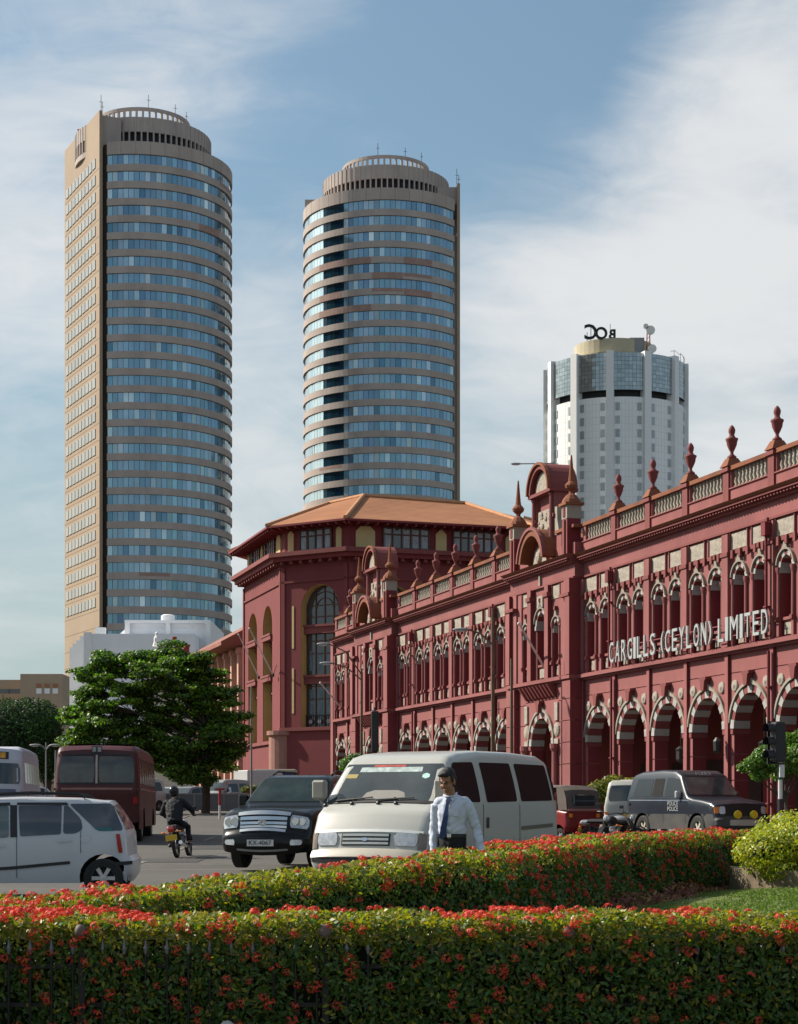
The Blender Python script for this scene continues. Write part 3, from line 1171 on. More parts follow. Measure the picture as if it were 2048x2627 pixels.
# ------------------------------------------------------------------ round white bank tower
YB = 480.0
kB = YB / F
zB = lambda py: CAMZ + (HZ - py) * kB
CB = ((1580 - CX) * (YB + 18) / F, YB + 18)
B = thing('bank_tower', 'white round tower with mirrored top storeys and a letter sign on its roof', 'tower', (CB[0], CB[1], 0))
tile_w = mat('white_cladding', (0.82, 0.83, 0.83), rough=0.45, var=0.03, scale=0.2, spec=0.5, dirt=0.12, dirtcol=(0.45, 0.45, 0.44), streak=1)
pier_w = mat('white_pier', (0.74, 0.75, 0.75), rough=0.5, var=0.03)
mirr = mat('mirror_panel', (0.36, 0.40, 0.41), rough=0.12, metal=0.55, spec=0.8, var=0.06, scale=0.1, island=0.16)
win_b = mat('bank_window', (0.32, 0.36, 0.38), rough=0.2, spec=0.8, objvar=0.15)
drum_m = mat('cream_drum', (0.46, 0.41, 0.29), rough=0.85, var=0.12, scale=0.3, dirt=0.3, dirtcol=(0.4, 0.36, 0.26))
RB = 18.1
NP = 12
off = rad(-90 - 11)
ztopB, zgap, zgap2 = zB(904), zB(1000), zB(1018)
bw = MB()
cyl_band(bw, (0, 0), RB, 0, 2 * PI, -2, zgap2, 0.6, 0, 72)
bw.build('shaft_wall', tile_w, B)
bd = MB()
cyl_band(bd, (0, 0), RB - 1.6, 0, 2 * PI, zgap2 - 1, ztopB - 0.5, 14, 0, 48)
bd.build('recess_wall', louv, B)
gm_ = MB()
rr = random.Random(2)
for p in range(NP):
    c0 = off + 2 * PI * p / NP
    for i in range(8):
        for j in range(9):
            b0 = c0 + 0.045 + (2 * PI / NP - 0.09) * (i + 0.03) / 8
            b1 = c0 + 0.045 + (2 * PI / NP - 0.09) * (i + 0.97) / 8
            z0 = zgap + (ztopB - zgap) * (j + 0.03) / 9
            z1 = zgap + (ztopB - zgap) * (j + 0.97) / 9
            d = rr.uniform(-0.02, 0.02)
            vs = [((RB + 0.2 + e) * math.cos(b), (RB + 0.2 + e) * math.sin(b), z) for (b, z, e) in ((b0, z0, d), (b1, z0, -d), (b1, z1, -d), (b0, z1, d))]
            gm_.add(vs, [(0, 1, 2, 3)])
cyl_band(gm_, (0, 0), RB + 0.1, 0, 2 * PI, zgap, ztopB, 0.4, 1, 72)
go = gm_.build('mirror_storeys', [mirr, louv], B)
wm = MB().box(-0.55, 0.55, -0.12, 0.1, -1.0, 1.0).mesh('window', win_b)
wl = MB().box(-0.9, 0.9, -0.1, 0.1, -0.7, 0.7).mesh('window', win_b)
for p in range(NP):
    c0 = off + 2 * PI * p / NP
    pr = MB()
    ca, sa = math.cos(c0), math.sin(c0)
    for (r0, r1, hw) in ((RB - 1.5, RB + 1.1, 0.95),):
        poly = [(r0 * ca - hw * sa, r0 * sa + hw * ca), (r0 * ca + hw * sa, r0 * sa - hw * ca), (r1 * ca + hw * sa, r1 * sa - hw * ca), (r1 * ca - hw * sa, r1 * sa + hw * ca)]
        pr.prism(poly, -2, ztopB + 0.4, 0, 'z')
    fixn(pr.build('pier', pier_w, B))
    mid = (c0 + PI / NP) % (2 * PI)
    if PI < mid < 2 * PI:
        for k in range(13):
            z = zB(1042) - 3.42 * k
            for sg in (0.105, 2 * PI / NP - 0.105):
                b = c0 + sg
                M = Matrix.Translation((RB * math.cos(b), RB * math.sin(b), z)) @ Matrix.Rotation(b + PI / 2, 4, 'Z')
                link('window', wm, B, M=M)
        jl = MB()
        for k in range(40):
            z = zgap2 - 1.71 * k
            cyl_band(jl, (0, 0), RB + 0.015, c0 + 0.03, c0 + 2 * PI / NP - 0.03, z, z + 0.09, 0.1, 0, 6)
        for i in range(1, 10):
            b = c0 + (2 * PI / NP) * i / 10
            cyl_band(jl, (0, 0), RB + 0.012, b, b + 0.005, 30, zgap2, 0.1, 0, 1)
        jl.build('cladding_joint', mat('grey_joint', (0.66, 0.67, 0.68), rough=0.8), B)
dr = MB()
dz0, dz1 = ztopB - 0.3, zB(865) + 1.8
dr.lathe([(11.6, dz0 - 2), (11.6, dz0 + 2.3), (10.4, dz0 + 2.5), (10.4, dz1), (0, dz1)], (-0.6, 0, 0), 40)
dr.lathe([(2.6, dz1 - 0.2), (2.6, dz1 + 1.0), (0, dz1 + 1.0)], (2, -2, 0), 16)
fixn(dr.build('roof_drum', drum_m, B))
MB().box(2.6, 6.4, -9.4, -8.0, dz0 + 2.4, dz1 + 0.3).build('plant_room', mat('grey_plant', (0.25, 0.26, 0.27)), B)
lt = mat('black_letters', (0.012, 0.012, 0.014), rough=0.5)
for i, (ch, px, hp) in enumerate((('C', 1514, 38), ('O', 1541, 31), ('B', 1569, 25))):
    me = text_mesh(ch, hp * kB * 1.42, 0.25, lt, bold=0.11)
    xs = [v.co.x for v in me.vertices]
    for v in me.vertices:
        v.co.x -= (min(xs) + max(xs)) / 2
    for sz in me.vertices:
        sz.co.x *= 0.95
    a = rad(-150 + 34 * i)
    o = link('letter', me, B, ((px + 2 - CX) * 488.5 / F - CB[0], -9.5, dz1 - 0.1))
    o.rotation_euler = (0, 0, PI + rad(8))
MB().tube([(-7.2, -6, dz1), (-7.2, -6, dz1 + 4)], 0.1, 5).tube([(-8.2, -6, dz1), (-8.2, -6, dz1 + 2.5)], 0.1, 5).tube([(-2, -5, dz1), (-2, -5, dz1 + 5)], 0.08, 5).build('aerial', black_iron, B)
mast = thing('dish_mast', 'lattice mast with white dish antennas on the roof of the white round tower', 'antenna', ((1664 - CX) * (YB + 8) / F, YB + 8, dz0))
mm = MB()
for sx in (-0.5, 0.5):
    for sy in (-0.5, 0.5):
        mm.tube([(sx, sy, 0), (sx * .6, sy * .6, 9)], 0.1, 5)
for k in range(8):
    mm.tube([(-0.5, -0.5, k * 1.1), (0.5, -0.5, (k + 1) * 1.1)], 0.06, 4)
mm.build('mast', mat('rust_red_steel', (0.22, 0.06, 0.04), rough=0.7), mast)
dish = mat('dish_white', (0.72, 0.70, 0.66), rough=0.6)
for (x, z, r) in ((0.4, 7.8, 1.2), (0.9, 3.0, 1.1), (-0.8, 8.8, 0.7)):
    MB().lathe([(0.0, 0.4), (r * .5, 0.3), (r, 0.0), (r, -0.35)], (x, -0.9, z), 14, 0, 'y').build('dish', dish, mast)
rf = MB()
for k in range(6):
    b = rad(-40 + k * 12)
    rf.tube([(RB * math.cos(b), RB * math.sin(b), ztopB), (RB * math.cos(b), RB * math.sin(b), ztopB + 2.2)], 0.06, 4)
rf.tube([(RB * math.cos(rad(-45 + k * 7)), RB * math.sin(rad(-45 + k * 7)), ztopB + 1.6 + (k % 2) * .5) for k in range(10)], 0.06, 4)
rf.build('roof_rail', black_iron, B)

# ------------------------------------------------------------------ octagonal red building with the tiled roof
red2 = mat('dark_red_render', (0.165, 0.034, 0.036), rough=0.9, var=0.10, scale=0.4, dirt=0.25, dirtcol=(0.16, 0.04, 0.04), bump=0.1, bscale=10, streak=1)
maroon = mat('maroon_paint', (0.17, 0.020, 0.024), rough=0.7, var=0.1)
ochre = mat('ochre_paint', (0.48, 0.33, 0.13), rough=0.9, var=0.10, scale=0.6, dirt=0.25, dirtcol=(0.25, 0.18, 0.09), streak=1)
ltan = mat('pale_yellow_panel', (0.52, 0.40, 0.20), rough=0.9, var=0.06)
win_d = mat('dark_window', (0.05, 0.052, 0.06), rough=0.12, spec=0.9, objvar=0.2)
frame_m = mat('brown_frame', (0.085, 0.03, 0.022), rough=0.6)
curtain = mat('curtain_grey', (0.30, 0.31, 0.33), rough=0.6, var=0.2, scale=3)
tile_m = mat('orange_roof_tiles', (0.29, 0.116, 0.047), rough=0.9, var=0.12, scale=0.5, dirt=0.35, dirtcol=(0.17, 0.068, 0.036))


def tile_bump():
    t = tile_m.node_tree
    b = t.nodes['Principled BSDF']
    tc = N(t, 'ShaderNodeTexCoord')
    wv = N(t, 'ShaderNodeTexWave', wave_type='BANDS', bands_direction='Z')
    wv.inputs['Scale'].default_value = 1.6
    L(t, tc.outputs['Object'], wv.inputs['Vector'])
    bp = N(t, 'ShaderNodeBump', inp={'Strength': 0.5, 'Distance': 0.06})
    L(t, wv.outputs['Fac'], bp.inputs['Height'])
    L(t, bp.outputs[0], b.inputs['Normal'])


tile_bump()
# wall corners in plan (far left .. right), from left to right as seen
V0 = Vector((-12.1, 145.9)); V1 = Vector((-8.37, 133.2)); V2 = Vector((-3.52, 130.0)); V3 = Vector((9.2, 134.2)); V4 = Vector((20.0, 148.0)); V5 = Vector((8.0, 164)); V6 = Vector((-7, 160))
POLY = [V0, V1, V2, V3, V4, V5, V6]
OC = sum(POLY, Vector((0, 0))) / len(POLY)
O8 = thing('octagonal_building', 'dark red corner building with tall arched windows and an orange tiled roof', 'building', (0, 0, 0))
zw = lambda py, Y: CAMZ + (HZ - py) * Y / F
Z_LEDGE = zw(1432, 133.2)     # about 19.4
Z_EAVE = zw(1327, 128.5)
Z_RIDGE = zw(1264, 138)


def scale_poly(d):
    out = []
    n = len(POLY)
    for i in range(n):
        a, b, c = POLY[i - 1], POLY[i], POLY[(i + 1) % n]
        n1 = Vector(((b - a).y, -(b - a).x)).normalized()
        n2 = Vector(((c - b).y, -(c - b).x)).normalized()
        m = (n1 + n2).normalized()
        out.append(b + m * (d / max(0.3, m.dot(n1))))
    return out


def ring_prism(name, d, z0, z1, m, din=None):
    p = [(v.x, v.y) for v in scale_poly(d)]
    return MB().prism(p, z0, z1, 0, 'z')


def frame_of(a, b):
    """matrix whose x runs a->b along the wall, y into the wall"""
    ex = Vector((b.x - a.x, b.y - a.y, 0)).normalized()
    ey = Vector((-ex.y, ex.x, 0))
    M = Matrix(((ex.x, ey.x, 0, a.x), (ex.y, ey.y, 0, a.y), (0, 0, 1, 0), (0, 0, 0, 1)))
    return M, (b - a).length


body = ring_prism('b', -1.3, -1, Z_LEDGE, None)
fixn(body.build('wall_core', mat('dim_interior', (0.05, 0.025, 0.02), rough=0.9), O8))
fixn(ring_prism('b', 1.0, Z_LEDGE - 0.05, Z_LEDGE + 0.25, None).build('ledge', trim, O8))
fixn(ring_prism('b', 0.7, Z_LEDGE - 0.35, Z_LEDGE - 0.05, None).build('ledge_moulding', maroon, O8))
fixn(ring_prism('b', -0.25, Z_LEDGE + 0.25, Z_EAVE + 0.1, None).build('attic_wall', maroon, O8))
# modillions under the ledge
MOD = MB().box(-0.11, 0.11, -0.58, 0.0, Z_LEDGE - 0.58, Z_LEDGE - 0.36).mesh('modillion', trim)
for i in range(4):
    a, b = POLY[i], POLY[i + 1]
    M, ln = frame_of(a, b)
    k = 0.4
    while k < ln:
        link('modillion', MOD, O8, M=M @ Matrix.Translation((k, 0, 0)))
        k += 0.85


def arch_face(a, b, xs, hw, z0, zs, ztop, ysill, deep=1.0, jamb=ochre):
    M, ln = frame_of(a, b)
    mb = MB()
    edges = [0.0]
    for i, x in enumerate(xs):
        nx = (xs[i + 1] + x) / 2 if i + 1 < len(xs) else ln
        l, r = edges[-1], nx
        edges.append(nx)
        mb.box(l, x - hw, 0, 1.2, z0, zs)
        mb.box(x + hw, r, 0, 1.2, z0, zs)
        pts = arc(x, zs, hw, 180, 90, 10)
        mb.prism([(l, zs)] + pts + [(x, ztop), (l, ztop)], 0, 1.2)
        pts = arc(x, zs, hw, 90, 0, 10)
        mb.prism(pts + [(r, zs), (r, ztop), (x, ztop)], 0, 1.2)
    mb.box(0, ln, -0.08, 1.2, 0.0 - 1, z0 - 0.25, 0)
    mb.box(0, ln, -0.25, 1.2, z0 - 0.25, z0, 1)
    mb.box(0, ln, -0.10, 0.0, ztop - 1.55, ztop - 1.4, 0)
    mb.box(0.02, 0.35, -0.1, 0.0, z0, ztop - 0.4, 0)
    mb.box(ln - 0.35, ln - 0.02, -0.1, 0.0, z0, ztop - 0.4, 0)
    o = mb.build('wall', [red2, trim], O8, M=M)
    # painted reveal lining the arch
    for x in xs:
        rv = MB()
        pts = [(x - hw, z0)] + arc(x, zs, hw, 180, 0, 14) + [(x + hw, z0)]
        pin = [(x + hw - 0.02, z0)] + arc(x, zs, hw - 0.02, 0, 180, 14) + [(x - hw + 0.02, z0)]
        rv.prism(pts + pin, 0.03, 1.1)
        rv.build('window_reveal', jamb, O8, M=M)
    return M, ln


def big_window(M, x, hw, z0, zs, y=0.62, mats=None, curt=False):
    zt = zs + hw
    w = MB()
    p = [(x - hw + .02, z0), (x + hw - .02, z0)] + arc(x, zs, hw - .02, 0, 180, 12)
    w.prism(p, y + 0.05, y + 0.12, 0)
    wo = w.build('window', win_d, O8, M=M)
    f = MB()
    H = zt - z0
    for fz in (z0 + H * 0.335, z0 + H * 0.69):
        f.box(x - hw, x + hw, y - 0.32, y + 0.04, fz - 0.30, fz + 0.30, 1)
        f.box(x - hw - 0.1, x + hw, y - 0.42, y + 0.04, fz + 0.18, fz + 0.33, 1)
    for k in range(5):
        xx = x - hw + 0.06 + (2 * hw - 0.12) * k / 4
        top = zs + math.sqrt(max(0.0, hw * hw - (xx - x) ** 2)) - 0.03
        f.box(xx - 0.045, xx + 0.045, y, y + 0.06, z0, top, 0)
    for fz in (0.20, 0.29, 0.52, 0.61, 0.78, 0.86):
        f.box(x - hw + .02, x + hw - .02, y + 0.005, y + 0.055, z0 + H * fz - 0.035, z0 + H * fz + 0.035, 0)
    for rr_ in (0.45, 0.72):
        f.prism(arc(x, zs, hw * rr_ + .03, 0, 180, 10) + arc(x, zs, hw * rr_ - .03, 180, 0, 10), y + 0.0, y + 0.05, 0)
    f.build('window_frame', [frame_m, trim], wo)
    for k in range(4):
        c = MB()
        xx = x - hw + 0.06 + (2 * hw - 0.12) * (k + 0.5) / 4
        if curt:
            MB().box(xx - 0.17, xx + 0.17, y + 0.035, y + 0.052, z0 + 0.9, z0 + H * 0.27).build('curtain', mat('teal_curtain', (0.10, 0.16, 0.19), rough=0.6, var=0.3, scale=4), wo)
        c.box(xx - 0.17, xx + 0.10, y + 0.035, y + 0.052, z0 + H * 0.40, z0 + H * 0.54)
        c.build('curtain', mat('teal_curtain', (0.10, 0.16, 0.19), rough=0.6, var=0.3, scale=4), wo)
    b = MB()
    for k in range(9):
        xx = x - hw + 0.1 + (2 * hw - 0.2) * k / 8
        b.box(xx - 0.02, xx + 0.02, y - 0.12, y - 0.08, z0, z0 + 0.85, 0)
    b.box(x - hw + .03, x + hw - .03, y - 0.13, y - 0.07, z0 + 0.8, z0 + 0.88, 0)
    for k in range(4):
        xx = x - hw + 0.06 + (2 * hw - 0.12) * (k + 0.5) / 4
        b.lathe([(0.14, -0.02), (0.17, 0.0), (0.14, 0.02)], (xx, y - 0.1, z0 + 0.4), 10, 1, 'y')
    b.build('window_railing', [black_iron, curtain], wo)


z0f = zw(1865, 131.5)
# face 2 (looks at us) : one tall arch
M2, l2 = arch_face(V1, V2, [3.35], 1.62, z0f, zw(1497, 131) - 1.62, Z_LEDGE - 0.3, 0)
big_window(M2, 3.35, 1.62, z0f, zw(1497, 131) - 1.62, curt=True)
for (a_, b_) in ((1.0, 4.2), (5.6, 8.6)):
    MB().box(0.95, 1.12, -0.03, 0.1, z0f + a_, z0f + b_).build('pale_strip', ltan, O8, M=M2)
# face 1 (turned to the left, in the sun)
M1, l1 = arch_face(V0, V1, [3.3, 8.6], 1.6, z0f - 0.8, zw(1560, 139) - 1.6, Z_LEDGE - 0.3, 0)
for x in (3.3, 8.6):
    big_window(M1, x, 1.6, z0f - 0.8, zw(1560, 139) - 1.6, y=0.95)
    bb = MB()
    for fz in (0.36, 0.66):
        zz = z0f + 10 * fz
        bb.box(x - 1.6, x + 1.6, -0.15, 0.9, zz, zz + 0.35, 0)
        bb.box(x - 1.6, x + 1.6, -0.2, -0.1, zz + 0.3, zz + 0.45, 0)
    bb.build('balcony', trim, O8, M=M1)
# face 3 (behind the gable of the arcade)
M3, l3 = arch_face(V2, V3, [3.0, 8.0], 1.9, z0f, zw(1497, 131) - 1.9, Z_LEDGE - 0.3, 0)
for x in (3.0, 8.0):
    big_window(M3, x, 1.9, z0f, zw(1497, 131) - 1.9)
M4, l4 = arch_face(V3, V4, [3.0, 8.0, 13.0], 1.7, z0f, zw(1497, 131) - 1.7, Z_LEDGE - 0.3, 0)
for (a, b) in ((V4, V5), (V5, V6), (V6, V0)):
    M, ln = frame_of(a, b)
    MB().box(0, ln, 0, 1.2, -1, Z_LEDGE - 0.3).build('wall', red2, O8, M=M)
# street level of faces 1 and 2
gf = MB()
gf.box(2.0, 5.3, -0.10, 0.0, 0.5, 3.75, 0)
gf.build('shopfront_recess', mat('shop_dark', (0.05, 0.025, 0.025), rough=0.5), O8, M=M2)
for k in range(5):
    MB().box(2.1 + k * 0.75, 2.17 + k * 0.75, -0.16, -0.08, 0.5, 3.7, 0).build('shopfront_post', cream, O8, M=M2)
for (a_, b_, t_) in ((2.5, 3.3, 3.0), (4.2, 5.1, 3.3)):
    MB().box(a_, b_, -0.13, -0.09, 0.6, t_).build('shop_panel', mat('shop_grey', (0.24, 0.25, 0.26), rough=0.5), O8, M=M2)
# rounded corner column at street level
cl = MB()
cl.lathe([(1.15, -0.5), (1.15, z0f - 0.6), (1.3, z0f - 0.5), (1.3, z0f - 0.2)], (V1.x + 0.2, V1.y + 0.75, 0), 20)
fixn(cl.build('corner_column', mat('dusty_pink', (0.30, 0.15, 0.12), rough=0.9, var=0.1), O8))
# attic windows and yellow panels
def attic(a, b, items):
    M, ln = frame_of(a, b)
    zb, zt_ = Z_LEDGE + 0.40, Z_EAVE - 0.30
    for kind, x0, x1 in items:
        if kind == 'w':
            w = MB().box(x0, x1, 0.17, 0.3, zb, zt_)
            wo = w.build('window', win_d, O8, M=M)
            f = MB()
            nn = max(2, int(round((x1 - x0) / 0.62)))
            for k in range(nn + 1):
                xx = x0 + (x1 - x0) * k / nn
                f.box(xx - 0.05, xx + 0.05, 0.10, 0.2, zb, zt_)
            for z in (zb, (zb + zt_) / 2 + 0.25, zt_):
                f.box(x0, x1, 0.11, 0.19, z - 0.05, z + 0.05)
            f.build('window_frame', frame_m, wo)
            for k in range(nn):
                if k == 1:
                    continue
                c = MB()
                xx = x0 + (x1 - x0) * (k + 0.5) / nn
                c.box(xx - 0.2, xx + 0.2, 0.150, 0.168, zb + 0.1, zt_ - 0.1)
                c.build('curtain', curtain, wo)
        else:
            ch = min(0.35, (x1 - x0) * .4)
            MB().prism([(x0, zb - 0.1), (x1, zb - 0.1), (x1, zt_ - ch), (x1 - ch, zt_), (x0 + ch, zt_), (x0, zt_ - ch)], 0.14, 0.3).build('yellow_panel', ltan, O8, M=M)


attic(V0, V1, [('y', 0.6, 1.3), ('w', 1.7, 5.0), ('y', 5.4, 6.2), ('w', 6.6, 10.2), ('y', 10.8, 12.2)])
attic(V1, V2, [('y', 0.45, 0.95), ('w', 1.5, 4.25), ('y', 4.65, 5.1)])
attic(V2, V3, [('y', 0.6, 2.0), ('w', 2.6, 6.0), ('y', 6.5, 7.3), ('w', 7.8, 11.3), ('y', 11.8, 12.8)])
attic(V3, V4, [('y', 0.8, 2.6), ('w', 3.2, 6.6), ('y', 7.0, 7.8), ('w', 8.3, 12)])
# roof
ev = scale_poly(1.15)
rg = [Vector((V.x * 0.42 + OC.x * 0.58, V.y * 0.42 + OC.y * 0.58)) for V in POLY]
r1 = Vector(((932 - CX) / F * 139.5, 139.5)); r2 = Vector(((1194 - CX) / F * 143, 143)); r0 = Vector(((845 - CX) / F * 143, 143))
rg = [Vector((r0.x - 0.4, r0.y + 4)), r0, r1, r2, Vector((10, 150)), Vector((4, 156)), Vector((-3, 154))]
vs = [(p.x, p.y, Z_EAVE) for p in ev] + [(p.x, p.y, Z_RIDGE) for p in rg] + [(p.x, p.y, Z_EAVE - 0.14) for p in ev]
nP = len(ev)
fs = [(i, (i + 1) % nP, nP + (i + 1) % nP, nP + i) for i in range(nP)] + [tuple(nP + i for i in range(nP))]
fs2 = [(2 * nP + i, 2 * nP + (i + 1) % nP, (i + 1) % nP, i) for i in range(nP)] + [tuple(2 * nP + nP - 1 - i for i in range(nP))]
rf = MB().add(vs, fs, 0)
rf.f += fs2
rf.m += [1] * len(fs2)
roof = fixn(rf.build('roof', [tile_m, maroon], O8))
hipm = mat('pale_hip_tiles', (0.44, 0.22, 0.11), rough=0.9, var=0.15, scale=3)
for i in range(nP):
    MB().tube([(ev[i].x, ev[i].y, Z_EAVE + 0.05), (rg[i].x, rg[i].y, Z_RIDGE + 0.05)], 0.17, 6).build('hip_tile', hipm, roof)
MB().tube([(rg[i].x, rg[i].y, Z_RIDGE + 0.05) for i in range(4)], 0.17, 6).build('ridge_tile', hipm, roof)
rt = MB()
for i in range(4):
    a, b = ev[i], ev[(i + 1) % nP]
    M, ln = frame_of(Vector((a.x, a.y)), Vector((b.x, b.y)))
    k = 0.3
    while k < ln:
        bb = MB().box(k - 0.06, k + 0.06, 0.12, 2.0, Z_EAVE - 0.32, Z_EAVE - 0.15)
        rt.add([M @ Vector(q) for q in bb.v], bb.f)
        k += 0.7
fixn(rt.build('rafter_ends', maroon, roof))['kind'] = 'stuff'
# dark roof seen to the right behind the gable
dk = thing('dark_roof_house', 'low building with a dark flat roof peeping out between tiled roof and arcade gable', 'building', (10.0, 152, 0))
MB().box(-3, 14, 0, 12, 0, 22.6).build('wall', red2, dk)
MB().box(-3.6, 14.6, -0.6, 12.6, 22.6, 23.1).build('roof', louv, dk)

# long low wing running away to the left behind the tree
wing = thing('colonnade_wing', 'red wing with pale columns and a sloping tiled eave behind the spreading tree', 'building', (0, 0, 0))
Va = Vector((-12.6, 149.0)); Vb = Vector((-18.6, 169.5))
Mw, lw = frame_of(Vb, Va)
zwg = lambda py, Y: CAMZ + (HZ - py) * Y / F
zE = zwg(1640, 149)
MB().box(0, lw, 0.6, 12, -1, zE).build('wall', mat('brick_orange', (0.30, 0.10, 0.06), rough=0.9, var=0.2, scale=0.6), wing, M=Mw)
MB().prism([(-1.6, zE - 0.5), (-1.6, zE - 0.2), (5, zE + 3.4), (12.5, zE), (12.5, zE - 0.4)], -0.5, lw, 0, 'x').build('roof', mat('dull_roof_tiles', (0.24, 0.10, 0.075), rough=0.9, var=0.2, scale=0.6), wing, M=Mw)
cm = MB().box(-0.28, 0.28, -0.15, 0.6, 0, zE - 0.6).box(-0.36, 0.36, -0.25, 0.62, zE - 1.1, zE - 0.7).mesh('column', mat('pale_pink_column', (0.50, 0.30, 0.23), rough=0.9, var=0.1))
wmw = MB().box(-0.7, 0.7, 0.55, 0.7, 0, 2.6).mesh('window', win_d)
k = 1.2
while k < lw:
    link('column', cm, wing, M=Mw @ Matrix.Translation((k, 0, 0)))
    for z in (1.5, 5.2, 8.8):
        link('window', wmw, wing, M=Mw @ Matrix.Translation((k + 1.4, 0, z)))
    k += 2.8

# ------------------------------------------------------------------ white office block, chimneys, tan block
wh = mat('blue_white_paint', (0.78, 0.79, 0.82), rough=0.85, var=0.04, scale=0.2, dirt=0.2, dirtcol=(0.42, 0.45, 0.5), streak=1)
wht = mat('bright_white_paint', (0.74, 0.75, 0.76), rough=0.8, var=0.04)
WB = thing('white_office_block', 'plain bluish white office block with a roof tank, behind the spreading tree', 'building', (0, 0, 0))
Yw = 240.0
kw = Yw / F
X = lambda px, Y=Yw: (px - CX) * Y / F
Z = lambda py, Y=Yw: CAMZ + (HZ - py) * Y / F
MB().box(X(235), X(500), Yw, Yw + 22, 0, Z(1626)).build('lower_wall', wh, WB)
MB().prism([(X(235), Yw), (X(197, Yw + 22), Yw + 22), (X(235), Yw + 22)], 0, Z(1624), 0, 'z').build('side_wall', mat('pale_side', (0.5, 0.52, 0.54), rough=0.85), WB)
for k in range(5):
    fin = MB()
    t0 = k / 4.0
    x = X(235) * (1 - t0) + X(197, Yw + 22) * t0
    y = Yw - 0.1 + 22 * t0
    fin.box(x - 1.0, x + 0.05, y, y + 0.5, 0, Z(1622))
    fin.build('sun_fin', wht, WB)
MB().box(X(197) - 0.9, X(197) + 0.5, Yw + 20, Yw + 21, 0, Z(1570)).build('service_duct', wht, WB)
MB().box(X(207), X(212), Yw + 19, Yw + 20, 0, Z(1600)).build('service_duct', wht, WB)
ub = MB()
ub.box(X(312), X(524), Yw + 6, Yw + 24, Z(1626), Z(1588), 0)
ub.box(X(305), X(318), Yw + 5.2, Yw + 24, Z(1640), Z(1580), 1)
ub.box(X(517), X(530), Yw + 5.2, Yw + 24, Z(1740), Z(1580), 1)
ub.box(X(318), X(517), Yw + 5.2, Yw + 24, Z(1588), Z(1580), 1)
ub.box(X(318), X(517), Yw + 5.9, Yw + 6, Z(1740), Z(1600), 0)
ub.box(X(412), X(424), Yw + 5.3, Yw + 6, Z(1740), Z(1588), 1)
ub.prism([(X(312), Z(1580)), (X(312), Z(1626)), (X(262), Z(1626))], Yw + 9, Yw + 10, 1)
ub.build('upper_wall', [wh, wht], WB)
MB().box(0, 0.1, 0, 0.1, 0, 0.1).v
MB().lathe([(0.9, Z(1580)), (0.9, Z(1563)), (0.6, Z(1560)), (0, Z(1560))], (X(411), Yw + 8, 0), 14).build('roof_tank', wht, WB)
CH = thing('cream_gable_house', 'cream house with red chimney pots and a small white statue beside the white office block', 'building', (0, 0, 0))
Yc = 205.0
xc = lambda px: (px - CX) * Yc / F
zc = lambda py: CAMZ + (HZ - py) * Yc / F
MB().prism([(xc(380), 0), (xc(520), 0), (xc(520), zc(1700)), (xc(430), zc(1690)), (xc(430), zc(1652)), (xc(418), zc(1652)), (xc(390), zc(1675)), (xc(380), zc(1690))], Yc, Yc + 10).build('wall', mat('cream_wall', (0.55, 0.50, 0.40), rough=0.9, var=0.1, dirt=0.3, dirtcol=(.3, .26, .2)), CH)
cp = mat('red_chimney', (0.30, 0.035, 0.03), rough=0.7)
for (p0, p1, t, b) in ((432, 442, 1672, 1700), (444, 466, 1662, 1700), (470, 490, 1655, 1700), (444, 456, 1636, 1652)):
    m_ = MB()
    m_.lathe([((p1 - p0) / 2 * Yc / F * .8, zc(b)), ((p1 - p0) / 2 * Yc / F * .8, zc(t) - .3), ((p1 - p0) / 2 * Yc / F, zc(t) - .25), ((p1 - p0) / 2 * Yc / F, zc(t))], (xc((p0 + p1) / 2), Yc - 0.8, 0), 8)
    m_.build('chimney_pot', cp, CH)
st = MB()
st.lathe([(0.5, zc(1656)), (0.35, zc(1645)), (0.35, zc(1635)), (0.2, zc(1628)), (0.22, zc(1622)), (0, zc(1617))], (xc(400), Yc + 1, 0), 8)
st.build('statue', wht, CH)

tan = mat('tan_concrete', (0.37, 0.28, 0.20), rough=0.9, var=0.08, scale=0.2, dirt=0.3, dirtcol=(0.22, 0.16, 0.11), streak=1)
TB = thing('tan_block', 'tan concrete block with three square openings behind the dark round tree', 'building', (0, 0, 0))
Yt = 300.0
xt = lambda px: (px - CX) * Yt / F
zt_ = lambda py: CAMZ + (HZ - py) * Yt / F
MB().box(xt(-160), xt(160), Yt + 8, Yt + 30, 0, zt_(1735)).build('wall', tan, TB)
MB().box(xt(52), xt(160), Yt, Yt + 30, 0, zt_(1729)).build('front_wall', tan, TB)
wq = MB().box(-0.42, 0.42, -0.06, 0.3, -0.42, 0.42).mesh('window', wht)
wr = MB().box(-0.42, 0.42, -0.08, 0.3, -0.3, 0.3).mesh('window_head', mat('orange_head', (0.32, 0.14, 0.07)))
for px in (100, 121, 142):
    link('window', wq, TB, (xt(px), Yt, zt_(1773)))
    link('window_head', wr, TB, (xt(px), Yt, zt_(1759)))
wk = MB().box(-1.2, 1.2, -0.06, 0.3, -0.35, 0.35).mesh('window', win_d)
for px in (-100, -60, -20, 15):
    link('window', wk, TB, (xt(px), Yt + 8, zt_(1765)))
MB().box(xt(150), xt(215), Yt - 60, Yt - 50, 0, CAMZ + (HZ - 1822) * 240 / F).build('annex', tan, TB)
